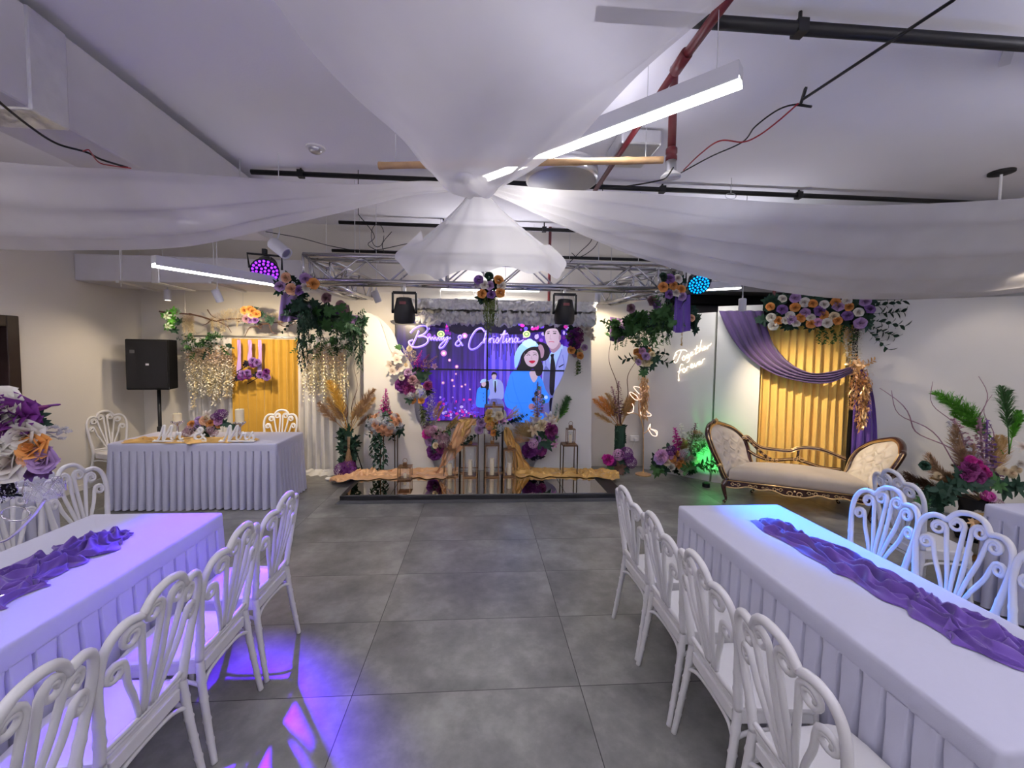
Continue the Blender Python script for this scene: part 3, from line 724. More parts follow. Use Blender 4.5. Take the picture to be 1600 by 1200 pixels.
m = MB(); m.tube([(1.02, 6.3, 2.55), (1.02, 6.3, HC)], .022, 10); m.lathe([(.034, .06), (.034, 0), (.02, -.02), (0, -.02)], (1.02, 6.3, 2.5), 12)
tag(m.build('sprinkler_drop', W['red'], smooth=True), 'short dark red pipe drop behind the right half of truss', 'pipe')

# ------------------------------------------------------------ stage lights
def par_light(label, c, aim, r, emi, col, power, spot, tgt):
    c = Vector(c); t = thing('stage_light', label, 'stage light', c)
    q = (Vector(aim)-c).to_track_quat('Z', 'Y').to_matrix()
    MB().lathe([(.45*r, -1.5*r), (.75*r, -1.35*r), (.82*r, -.5*r), (r, -.3*r), (1.05*r, 0), (.98*r, .02*r), (.95*r, -.03*r), (0, -.03*r)], c, 32, q).build('lamp_housing', W['black'], t, smooth=True, sharp=35)
    m = MB(); m.ball
    for ring, n in ((0, 1), (.3, 6), (.6, 12), (.86, 18)):
        for k in range(n):
            a = 2*PI*k/n+ring; m.ball(c+q@Vector((ring*r*math.cos(a), ring*r*math.sin(a), .01*r)), r*.10, 8, 5)
    m.build('led_array', emi, t, smooth=True)
    m = MB(); s = q@Vector((1, 0, 0)); up = Vector((0, 0, 1))
    m.tube([c+s*1.15*r-q@Vector((0, 0, .5*r)), c+s*1.2*r+up*1.3*r, c-s*1.2*r+up*1.3*r, c-s*1.15*r-q@Vector((0, 0, .5*r))], .012, 6)
    m.bar(c+up*1.3*r, c+up*1.75*r, .04); m.build('yoke', W['black'], t)
    d = (Vector(tgt)-c).normalized()
    lamp_obj('spot_light', 'SPOT', c+d*.04+q@Vector((0, 0, .25*r)), tgt, parent=t, energy=power, spot_size=spot, spot_blend=.9, color=col, shadow_soft_size=.05)
    return t
PL = P(414, 424, 4.7); PB = P(1092, 445, 4.6)
par_light('round stage light glowing purple at the left end of truss', PL, (-1.6, 2.4, 1.0), .135, W['pool'], (.085, .0, 1), 2000, math.radians(27), (-1.48, 2.42, .75))
par_light('round stage light glowing blue at the right end of truss', PB, (1.9, 2.4, 1.0), .115, W['poolb'], (0, .18, 1), 1900, math.radians(27), (2.2, 2.6, .75))
def moving_head(label, px, py):
    c = P(px, py, 4.82); t = thing('stage_spotlight', label, 'stage light', c)
    MB().lathe([(.05, .14), (.085, .13), (.10, .06), (.115, .0), (.12, -.10), (.105, -.15), (.08, -.155), (.07, -.14), (0, -.14)], c, 28, Matrix.Rotation(.12, 3, 'X')).build('lamp_body', W['black'], t, smooth=True, sharp=40)
    m = MB(); zt = ZT-c.z-.02
    for s in (-1, 1): m.bar(c+Vector((s*.13, 0, -.03)), c+Vector((s*.13, 0, .19)), .022, .03)
    m.bar(c+Vector((-.13, 0, .19)), c+Vector((.13, 0, .19)), .022, .03); m.build('yoke', W['black'], t)
    for s in (-1, 1): MB().lathe([(0, -.012), (.02, -.012), (.02, .012), (0, .012)], c+Vector((s*.13, 0, -.02)), 12, Matrix.Rotation(PI/2, 3, 'Y')).build('clamp_knob', W['blackm'], t)
    m = MB(); m.bar(c+Vector((0, 0, .19)), c+Vector((0, 0, zt+.03)), .03, .02); m.tube(crom([c+Vector((0, .02, .12)), c+Vector((-.04, .03, .25)), c+Vector((-.02, .03, .4))], 5), .004, 4); m.build('hanging_clamp', W['steel'], t)
    m = MB(); m.box(c+Vector((-.035, -.118, .05)), c+Vector((.035, -.095, .08))); m.build('control_label', W['red'], t)
moving_head('black stage spotlight hanging from left part of the truss', 632, 484)
moving_head('black stage spotlight hanging from right part of the truss', 882, 486)

# ------------------------------------------------------------ track spots
def can(label, px, py, Y, aim, lit=None, ztop=None, ang=120, L=.14, r=.042, power=0, tgt=None):
    c = P(px, py, Y); t = thing('track_spotlight', label, 'spotlight', c, group='small white ceiling spotlights')
    q = Vector(aim).to_track_quat('Z', 'Y').to_matrix()
    MB().lathe([(0, -L/2), (r*.9, -L/2), (r, -L/2+.008), (r, L/2), (r*.8, L/2), (r*.78, L/2-.02), (0, L/2-.02)], c, 24, q).build('lamp_can', W['lamp_b'], t, smooth=True, sharp=40)
    MB().lathe([(r*.7, L/2-.012), (0, L/2-.012)], c, 20, q).build('lens', W['spotf'] if lit else W['steel'], t)
    m = MB(); m.tube([c-q@Vector((0, 0, L*.3)), c+Vector((0, 0, L*.75))], .008, 6); m.tube([c+Vector((0, 0, L*.75)), (c.x, c.y, ztop or HC)], .004, 5); m.build('stem', W['lamp_b'], t)
    if power:
        s = c+q@Vector((0, 0, L/2+.01)); lamp_obj('spot_beam', 'SPOT', s, tgt, parent=t, energy=power, spot_size=math.radians(ang), spot_blend=1.0, color=(1, .80, .55), shadow_soft_size=.04)
can('white spotlight hanging near the left corner above the loudspeaker', 262, 461, 5.9, (0, 0, -1), True, ztop=2.62, power=40, tgt=(-4.6, 5.2, .8))
can('lit white spotlight hanging above the ivory wisteria backdrop', 340, 462, 5.1, (.1, .5, -.9), True, power=115, tgt=(-3.3, 6.3, 1.5))
can('grey white spotlight angled beside the left truss corner', 437, 388, 4.3, (.8, -.2, -.6), L=.2, r=.06)
can('white spotlight tilted in front of back wall left of stage', 588, 463, 5.2, (.3, .35, -.9), True, power=95, tgt=(-1.6, 6.5, 1.5))
can('white spotlight beside the right end of the cloud valance', 934, 464, 5.95, (.1, .6, -.8), True, power=60, tgt=(1.95, 6.5, 1.9))
can('white spotlight hanging above the purple swag on the right', 1160, 476, 4.75, (.2, .3, -1), True, ang=80, power=150, tgt=(4.45, 5.05, .75))
can('white spotlight tilted in front of the neon writing wall', 1018, 505, 5.5, (-.5, .3, .8), L=.17, r=.05)
for lab, a, b in (('thin dark metal track along ceiling above the loudspeaker', (183, 440), (255, 456)), ('thin dark metal track above the ivory flower backdrop', (328, 441), (383, 456))):
    m = MB(); pa = P(*a, 5.2); pb = P(*b, 6.1); m.bar(pa, pb, .03, .025); m.tube([pa.lerp(pb, .1), (*pa.lerp(pb, .1).xy, HC)], .004, 5)
    tag(m.build('lighting_track', W['steel']), lab, 'track')
lamp_obj('wall_washer', 'SPOT', (5.3, 3.4, 2.95), (5.75, 4.35, 1.0), energy=55, spot_size=math.radians(70), spot_blend=.6, color=(1, .84, .66), shadow_soft_size=.05)
t = thing('track_spotlight', 'white spotlight washing the white partition at the far right', 'spotlight', (5.3, 3.36, 3.03), group='small white ceiling spotlights')
MB().lathe([(0, .12), (.045, .12), (.05, 0), (.03, 0), (0, .02)], (5.3, 3.36, 3.0), 20).build('lamp_can', W['lamp_b'], t, smooth=True, sharp=40)
MB().tube([(5.3, 3.36, 3.12), (5.3, 3.36, HC)], .006, 6).build('stem', W['lamp_b'], t)
# ------------------------------------------------------------ white chair with a flower-shaped back (front faces +Y)
def back_pt(x, z):
    t = max(0, (z-.45)/.5)
    return Vector((x, -.185-.085*t**1.25-.022*(1-(x/.2)**2)*min(1, t*2), z))
def make_chair():
    t = thing('banquet_chair', 'x', 'chair')
    cm = W['chair']
    # seat
    m = MB(); out = []
    hw = [(-.185, .172), (-.15, .178), (.0, .19), (.14, .195), (.185, .18), (.205, .15), (.215, .10)]
    pts = [(w, y) for y, w in hw]+[(0, .22)]+[(-w, y) for y, w in hw[::-1]]
    pts = [(x, y) for x, y in pts]
    n = len(pts)
    def ring(s, z): return [Vector((x*s, (y-.01)*s+.01, z)) for x, y in pts]
    rings = [ring(.90, .418), ring(.985, .424), ring(1, .436), ring(.992, .446), ring(.95, .4505), ring(.8, .447), ring(.4, .443)]
    vs = [v for r_ in rings for v in r_]; fs = []
    for i in range(len(rings)-1):
        for k in range(n): fs.append((i*n+k, i*n+(k+1) % n, (i+1)*n+(k+1) % n, (i+1)*n+k))
    fs.append(tuple(range(n-1, -1, -1))); fs.append(tuple((len(rings)-1)*n+k for k in range(n)))
    m.add(vs, fs); m.build('seat', cm, t, smooth=True, sharp=50)
    # apron under the seat
    for nm, p in (('apron', [(-.165, -.17), (-.175, .15)]), ('apron', [(.165, -.17), (.175, .15)]), ('apron', [(-.16, .185), (.16, .185)]), ('apron', [(-.16, -.185), (.16, -.185)])):
        MB().bar((*p[0], .405), (*p[1], .405), .022, .05).build(nm, cm, t, bevel=.004)
    # legs with bamboo rings
    def leg(path, base=.0165):
        pts_ = crom(path, 12); N_ = len(pts_); rs = []
        zr = (.10, .20, .30, .385, .52, .60)
        for p in pts_:
            r = base*(.80+.22*min(1, p.z/.4))
            for z in zr:
                if abs(p.z-z) < .008: r += .0035
            rs.append(r)
        return pts_, rs
    def dense(path, step=.008):
        out = []; c = crom(path, 16)
        for a, b in zip(c, c[1:]):
            k = max(1, int((b-a).length/step))
            for i in range(k): out.append(a.lerp(b, i/k))
        return out+[c[-1]]
    def bamboo(pts_, base=.0165):
        rs = []
        for p in pts_:
            r = base*(.80+.22*min(1, p.z/.4))
            for z in (.10, .19, .28, .37):
                r += .004*math.exp(-((p.z-z)/.0055)**2)
            rs.append(r)
        return rs
    for s in (-1, 1):
        p = dense([(s*.195, .185, 0), (s*.185, .178, .15), (s*.175, .17, .3), (s*.168, .165, .42)]); MB().tube(p, bamboo(p), 10).build('leg', cm, t, smooth=True)
        p = dense([(s*.205, -.255, 0), (s*.200, -.232, .12), (s*.192, -.205, .28), (s*.186, -.187, .42), (s*.185, -.183, .46)]); MB().tube(p, bamboo(p, .0175), 10).build('leg', cm, t, smooth=True)
    # curved stretchers
    for pth in ([(-.185, -.2, .33), (-.12, -.185, .352), (0, -.18, .357), (.12, -.185, .352), (.185, -.2, .33)], [(-.175, .17, .33), (-.1, .165, .352), (0, .163, .357), (.1, .165, .352), (.175, .17, .33)],
                [(-.185, -.2, .33), (-.18, -.12, .352), (-.178, 0, .357), (-.176, .1, .352), (-.175, .17, .33)], [(.185, -.2, .33), (.18, -.12, .352), (.178, 0, .357), (.176, .1, .352), (.175, .17, .33)]):
        MB().tube(crom(pth, 5), .009, 8).build('stretcher', cm, t, smooth=True)
    # back: outline with three lobes
    half = [(.185, .45), (.192, .53), (.205, .62), (.217, .70), (.223, .77), (.218, .83), (.198, .875), (.165, .898), (.130, .899), (.104, .892), (.092, .905), (.074, .932), (.045, .952), (0, .960)]
    full = half+[(-x, z) for x, z in half[::-1][1:]]
    pts_ = crom([back_pt(x, z) for x, z in full], 5)
    rs = []
    for i, p in enumerate(pts_):
        r = .0155 + .003*max(0, 1-(p.z-.45)/.25) if p.z < .7 else .0155
        for z in (.53, .60): r += .003*math.exp(-((p.z-z)/.005)**2)
        rs.append(r)
    MB().tube(pts_, rs, 10).build('back_frame', cm, t, smooth=True)
    MB().tube(crom([back_pt(-.185, .485), back_pt(0, .478), back_pt(.185, .485)], 8), .011, 8).build('back_rail', cm, t, smooth=True)
    MB().tube(crom([back_pt(-.185, .462), back_pt(0, .455), back_pt(.185, .462)], 8), .007, 8).build('back_rail', cm, t, smooth=True)
    # ribs ending in scrolls
    def rib(x0, ctrl, C, Rr, side, da=0.):
        # spiral centre C (x, z), enter from the outer side
        pth = [(x0, .487)]+ctrl
        sp = []
        a0 = PI-da if side > 0 else da
        for k in range(20):
            f = k/19; a = a0 - side*f*1.55*2*PI if side > 0 else a0 + f*1.55*2*PI
            rr = Rr*(1-.62*f); sp.append((C[0]+rr*math.cos(a), C[1]+rr*math.sin(a)))
        c = crom([back_pt(x, z) for x, z in pth+[sp[0]]], 6)+[back_pt(x, z) for x, z in sp[1:]]
        N_ = len(c)
        return MB().tube(c, [.0088+.0030*min(1, i/8) if i < N_-19 else .0112-.003*(i-N_+19)/19 for i in range(N_)], 8)
    for s in (1, -1):
        for x0, ctrl, C, Rr, da in ((.012, [(.018, .60), (.019, .74)], (.054, .880), .037, .1), (.024, [(.042, .60), (.074, .73), (.088, .80)], (.132, .838), .037, .35), (.038, [(.075, .58), (.118, .67), (.135, .73)], (.172, .742), .033, .7)):
            rib(s*x0, [(s*a, b) for a, b in ctrl], (s*C[0], C[1]), Rr, s, da).build('back_scroll', cm, t, smooth=True)
    for o in t.children: o.data.transform(Matrix.Diagonal((.965, .90, 1., 1.)))
    return t
chair0 = make_chair(); _first = [True]
def place_chair(x, y, rz, label, group='white flower-back banquet chairs'):
    if _first[0]:
        _first[0] = False; chair0.location = (x, y, 0); chair0.rotation_euler = (0, 0, rz); chair0['label'] = label; chair0['group'] = group; return chair0
    return dup(chair0, (x, y, 0), rz, label, group)
# right table, aisle side: fronts face +X
ordn = ['nearest the stage', 'second from stage', 'third from stage', 'nearest the camera']
for i, y in enumerate((2.50, 2.06, 1.62, 1.18)):
    place_chair(1.155, y, -PI/2+[.03, 0, -.02, .02][i], 'white scroll-back chair on the aisle side of right table, '+ordn[i])
for i, y in enumerate((2.44, 1.985, 1.53, 1.07)):
    place_chair(-1.36, y, PI/2+[0, .02, -.02, .03][i], 'white scroll-back chair on aisle side of purple-lit table, '+ordn[i])
for i, y in enumerate((2.44, 2.00, 1.56)):
    place_chair(2.36, y, PI/2+[-.02, .02, 0][i], 'blue-lit white chair across the right table, '+['beside the sofa', 'middle one of three', 'cut off by the right edge'][i])
place_chair(3.30, 2.80, -PI/2-.15, 'white scroll-back chair in front of the right edge flower arrangement')
for i, (x, y, a) in enumerate(((-2.60, 3.08, -PI/2), (-2.60, 2.61, -PI/2), (-2.60, 2.15, -PI/2))):
    place_chair(x, y, a, 'white chair along the far side of the purple-lit table, '+['nearest the head table', 'behind the silver bowl', 'behind the flower centrepiece'][i])
place_chair(-4.72, 5.75, -1.95, 'white scroll-back chair standing against the left wall')
place_chair(-2.76, 5.78, PI+.08, 'white scroll-back chair behind the head table by ochre curtain')

# ------------------------------------------------------------ tables with pleated skirts
def skirt_table(name, label, x0, x1, y0, y1, z=.75, pleat=.088, seed=0, cat='table'):
    t = thing(name, label, cat, ((x0+x1)/2, (y0+y1)/2, 0))
    rr = .014
    per = []                                          # perimeter with outward normals
    def edge(a, b, n):
        L = math.dist(a, b); k = int(L/.006)
        for i in range(k):
            f = i/k; per.append((a[0]+(b[0]-a[0])*f, a[1]+(b[1]-a[1])*f, n))
    def corner(cx, cy, a0):
        for i in range(7):
            a = a0+i/7*PI/2; per.append((cx+rr*math.cos(a), cy+rr*math.sin(a), (math.cos(a), math.sin(a))))
    edge((x0+rr, y0), (x1-rr, y0), (0, -1)); corner(x1-rr, y0+rr, -PI/2); edge((x1, y0+rr), (x1, y1-rr), (1, 0)); corner(x1-rr, y1-rr, 0)
    edge((x1-rr, y1), (x0+rr, y1), (0, 1)); corner(x0+rr, y1-rr, PI/2); edge((x0, y1-rr), (x0, y0+rr), (-1, 0)); corner(x0+rr, y0+rr, PI)
    n = len(per); s_ = [0]
    for i in range(1, n): s_.append(s_[-1]+math.dist(per[i][:2], per[i-1][:2]))
    tot = s_[-1]+math.dist(per[0][:2], per[-1][:2]); npl = round(tot/pleat)
    zs = [z-.085, z-.12, z-.18, z-.28, z-.42, z-.58, z-.70, .012]
    vs = []; fs = []
    for j, zz in enumerate(zs):
        f = (z-.085-zz)/(z-.085)
        for i, (x, y, nn) in enumerate(per):
            ph = (s_[i]/tot*npl + .13*nz(s_[i]*3, seed)*f*2) % 1.
            k = int(s_[i]/tot*npl)
            w_ = lerp(.12, .50, f**.8); q_ = min(1, abs(ph-.5)/(w_/2))
            rec = .5+.5*math.cos(PI*q_) if q_ < 1 else 0
            d = .030+.012*f-(.024+.040*min(1, f*2))*rec**.6+.008*f*math.cos(2*PI*ph)+.020*f+.014*f*nz(s_[i]*2.3+seed, f*1.5)-.018
            vs.append((x+nn[0]*d, y+nn[1]*d, zz+.006*math.sin(s_[i]*7)*(j == len(zs)-1)))
    for j in range(len(zs)-1):
        for i in range(n): i2 = (i+1) % n; fs.append((j*n+i, (j+1)*n+i, (j+1)*n+i2, j*n+i2))
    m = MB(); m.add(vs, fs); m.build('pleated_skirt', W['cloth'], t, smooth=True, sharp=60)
    # fitted top with a smooth band
    rings = [(-.0, z-.088, .009), (0, z-.06, .010), (0, z-.02, .009), (0, z-.005, .006), (0, z, -.004)]
    vs = []; fs = []
    for _, zz, d in rings:
        for i, (x, y, nn) in enumerate(per):
            vs.append((x+nn[0]*(d+.002*nz(s_[i]*6, zz*9, seed)), y+nn[1]*(d+.002*nz(s_[i]*6, zz*9, seed)), zz))
    for j in range(len(rings)-1):
        for i in range(n): i2 = (i+1) % n; fs.append((j*n+i, j*n+i2, (j+1)*n+i2, (j+1)*n+i))
    fs.append(tuple((len(rings)-1)*n+i for i in range(n)))
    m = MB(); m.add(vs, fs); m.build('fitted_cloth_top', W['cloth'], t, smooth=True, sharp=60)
    for sx in (x0+.06, x1-.06):
        for sy in (y0+.08, y1-.08): MB().tube([(sx, sy, 0), (sx, sy, z-.03)], .014, 8).build('leg', W['steel'], t, smooth=True)
    return t
skirt_table('banquet_table', 'long white skirted table at right with purple runner under blue light', 1.385, 2.10, .96, 2.75, seed=1)
skirt_table('banquet_table', 'long white skirted table at left glowing under purple light', -2.40, -1.63, .80, 2.72, seed=2)
skirt_table('head_table', 'white pleated head table with gold cloth, letters and candles', -4.05, -2.28, 4.80, 5.50, pleat=.082, seed=3)
skirt_table('banquet_table', 'white skirted guest table cut off by the right edge behind chairs', 3.66, 4.5, 1.6, 2.72, seed=4)
skirt_table('banquet_table', 'white skirted guest table at far left behind the centrepiece', -4.5, -3.55, 2.2, 3.70, seed=5)

def folds(x1, u, seed):                               # height of crumpled cloth folds, 0..1
    wv = nz(x1*.7+seed, u*1.1, seed)
    p1 = u*8.5+5.5*wv+1.6*math.sin(x1*.7+seed); p2 = u*6-x1*1.5+5.0*nz(x1*.7, u*1.4, seed+7); p3 = u*12+x1*1.6+5*nz(x1*1.2, u*2, seed+3)
    a = (.5+.5*math.cos(p1*1.7))**1.8; b = (.5+.5*math.cos(p2*1.9))**2.4; c_ = (.5+.5*math.cos(p3*1.6))**2
    k1 = .5+.9*nz(x1*.6, u*.8, seed+11); return max(0, .55*a*(.3+k1)+.5*b*(1.2-k1)+.22*c_+.12*nz(x1*2, u*4, seed))
def runner(name, label, ctr, wid, z, m_, amp=.075, seed=0., nu=380, nv=90, fold=9):
    c = crom(ctr, 14)
    def f(i, j):
        p = samp(c, i); q = samp(c, min(1, i+.01)); p0 = samp(c, max(0, i-.01)); d = (q-p0).normalized(); s = Vector((-d.y, d.x, 0))
        w = wid*(.42+.58*min(1, min(i, 1-i)*6+.15))*(1+.5*nz(i*9, seed))
        u = j*2-1
        env = (1-abs(u)**3)
        x1 = i*len(c)*.09; 
        tw = nz(x1*.6+seed, u*.8, seed)*1.8
        r1 = math.exp(-(nz(x1*.8+tw, u*2.2+tw*1.2+x1*.35+seed, 3.1)*5)**2)
        r2 = math.exp(-(nz(x1*1.5-u*1.5+tw, u*3.6-x1*.5+seed, 7.7)*5)**2)
        r3 = math.exp(-(nz(x1*2.3+u*2, u*5+x1*.8+seed, 1.7)*5)**2)
        h = folds(x1*1.3, u, seed)*env*min(1, .15+min(i, 1-i)*9)
        e = .05*nz(i*15, u*2, seed)*wid*3
        return Vector((p.x, p.y, 0))+s*(u*w/2+e)+d*(.06*nz(i*9, u*2.5, seed+5))+Vector((0, 0, z+.004+amp*h))
    return tag(MB().grid(f, nu, nv).build(name, m_, smooth=True), label, 'cloth')
runner('table_runner', 'crumpled purple cloth lying along the blue-lit right table', [Z(1185, 812, .75), Z(1245, 845, .75), Z(1340, 893, .75), Z(1440, 948, .75), Z(1530, 998, .75), Z(1620, 1050, .75)], .23, .75, W['purple'], seed=3.3)
runner('table_runner', 'crumpled purple cloth lying along the purple-lit left table', [Z(198, 833, .75), Z(150, 850, .75), Z(100, 873, .75), Z(50, 898, .75), Z(-10, 930, .75), Z(-80, 975, .75)], .26, .75, W['purple'], seed=8.3)
runner('table_cloth_strip', 'crumpled shiny gold cloth along front of the head table', [(-3.95, 4.90, 0), (-3.6, 4.93, 0), (-3.2, 4.92, 0), (-2.85, 4.94, 0), (-2.56, 4.97, 0)], .26, .75, W['gold_s'], amp=.055, seed=5.1, nu=240)

# ------------------------------------------------------------ strokes: hand lettering from pen paths
def strokes(paths, to3, n=8): return [crom([to3(*p) for p in pth], n) for pth in paths]
# letters on the head table (unit: pixels in a local frame, x right, y up)
def letter_word(name, label, paths, x0, y, z0, sc, r=.014, th=.02):
    t = thing(name, label, 'sign', (x0, y, z0))
    for pth in paths:
        c = crom([Vector((x0+a*sc, y, z0+b*sc)) for a, b in pth], 7); N_ = len(c)
        m = MB()
        for dy in (0,):
            m.tube(c, [r*(.62+.38*abs(math.sin(PI*i/(N_-1)))) for i in range(N_)], 10)
        m.build('letter', W['letter'], t, smooth=True)
    MB().box((x0-.01, y-.018, z0-.004), (x0+max(p[0] for q in paths for p in q)*sc+.01, y+.018, z0+.010)).build('base', W['letter'], t, bevel=.003)
    return t
M_ = [(0, .5), (1.2, .3), (2.6, 2.5), (3.9, 6.4), (4.6, 7.0), (4.4, 4.5), (3.9, 1.2), (4.2, 1.0), (6.2, 4.6), (7.4, 6.9), (7.9, 6.7), (7.3, 3.5), (7.2, 1.2), (8.2, .8)]
def off(p, dx): return [(a+dx, b) for a, b in p]
r_ = [(8.6, 1.0), (9.6, 3.4), (9.9, 4.2), (10.2, 3.4), (11.2, 3.8), (11.3, 3.2), (10.9, 1.8), (11.5, .9), (12.4, 1.4)]
s_l = [(12.6, 1.2), (13.6, 3.2), (14.2, 4.2), (14.0, 3.2), (14.8, 2.0), (14.3, .9), (13.1, .8)]
letter_word('script_letters', 'white script letters reading Mr standing on the head table', [M_, r_], -3.60, 4.84, .765, .0245)
letter_word('script_letters', 'white script letters reading Mrs standing on the head table', [M_, r_, s_l], -2.90, 4.84, .765, .0245)
amp_ = [(6.2, .6), (4.0, 3.0), (2.6, 5.2), (3.2, 6.6), (4.4, 6.0), (3.8, 4.4), (1.4, 3.2), (.8, 1.6), (2.2, .6), (4.2, 1.4), (5.6, 3.6)]
letter_word('script_letters', 'white ampersand standing between the two script words', [amp_], -3.20, 4.86, .765, .022, r=.016)

# ------------------------------------------------------------ pillar candles on the head table
def candle(label, px, Y, zt, r, hh):
    x = P(px, 650, Y).x; t = thing('candle_holder', label, 'candle', (x, Y, .75), group='candles on the head table')
    MB().lathe([(.05, .75), (.05, .762), (.012, .775), (.012, .80), (.022, .815), (.012, .83), (.012, zt-hh-.05), (.03, zt-hh-.03), (.055, zt-hh-.01), (.058, zt-hh+.01), (0, zt-hh+.002)], (x, Y, 0), 20).build('stand', W['silver'], t, smooth=True, sharp=35)
    m = MB()
    for k in range(8):
        a = k*PI/4; m.ball((x+.056*math.cos(a), Y+.056*math.sin(a), zt-hh+.002), .012, 6, 4)
    m.build('rim_beads', W['silver'], t, smooth=True)
    c = MB().lathe([(0, zt-hh+.003), (r, zt-hh+.003), (r, zt-.006), (r-.006, zt), (r-.015, zt-.006), (0, zt-.01)], (x, Y, 0), 24).build('pillar_candle', W['wax'], t, smooth=True, sharp=35)
    MB().tube([(x, Y, zt-.012), (x+.002, Y, zt+.012)], .0015, 5).build('wick', W['black'], c)
candle('ivory pillar candle on silver holder behind the first script word', 277, 5.05, 1.05, .042, .10)
candle('ivory pillar candle on silver holder in front of the ochre curtain', 374.5, 5.0, 1.11, .045, .16)

# ------------------------------------------------------------ loudspeaker on its stand
sp = thing('speaker_stand', 'black tubular stand carrying the loudspeaker', 'speaker stand', (-4.47, 6.12, 0))
MB().tube([(-4.47, 6.12, .25), (-4.47, 6.12, 1.28)], .022, 12).build('pole', W['black'], sp, smooth=True)
MB().lathe([(.03, .62), (.034, .63), (.034, .70), (.03, .71)], (-4.47, 6.12, 0), 12).build('collar', W['black'], sp, smooth=True, sharp=40)
for k in range(3):
    a = k*2*PI/3+.5; e = Vector((-4.47+.36*math.cos(a), 6.12+.30*math.sin(a), .012))
    MB().tube([(-4.47, 6.12, .62), e], .010, 6).build('leg', W['black'], sp)
    MB().tube([(-4.47, 6.12, .30), Vector((-4.47, 6.12, .62)).lerp(e, .55)], .007, 6).build('brace', W['black'], sp)
lsb = thing('loudspeaker', 'large black loudspeaker mounted on a pole by the left wall', 'loudspeaker', (-4.47, 6.1, 1.24))
rot = Matrix.Rotation(.10, 3, 'Z')
def lb(mb, a, b): return mb.box(a, b, rot, (-4.47, 6.1, 1.5))
m = MB(); x0, x1 = -4.74, -4.22; m.prism([rot@(Vector((x, y, 1.24))-Vector((-4.47, 6.1, 1.24)))+Vector((-4.47, 6.1, 1.24)) for x, y in ((x0, 5.92), (x1, 5.92), (x1-.08, 6.26), (x0+.08, 6.26))], (0, 0, .68))
m.build('cabinet', W['blackm'], lsb, bevel=.012)
lb(MB(), (x0+.015, 5.908, 1.26), (x1-.015, 5.922, 1.90)).build('grille', W['black'], lsb, bevel=.004)
lb(MB(), (-4.49, 5.902, 1.57), (-4.455, 5.910, 1.595)).build('badge', W['lamp_b'], lsb)
m = MB(); lb(m, (-4.69, 5.904, 1.63), (-4.60, 5.909, 1.80)); m.build('horn_frame', W['black'], lsb)
lb(MB(), (-4.672, 5.900, 1.73), (-4.618, 5.906, 1.775)).build('horn_sticker', mat('dull_grey_sticker', (.10, .10, .10), .5), lsb)

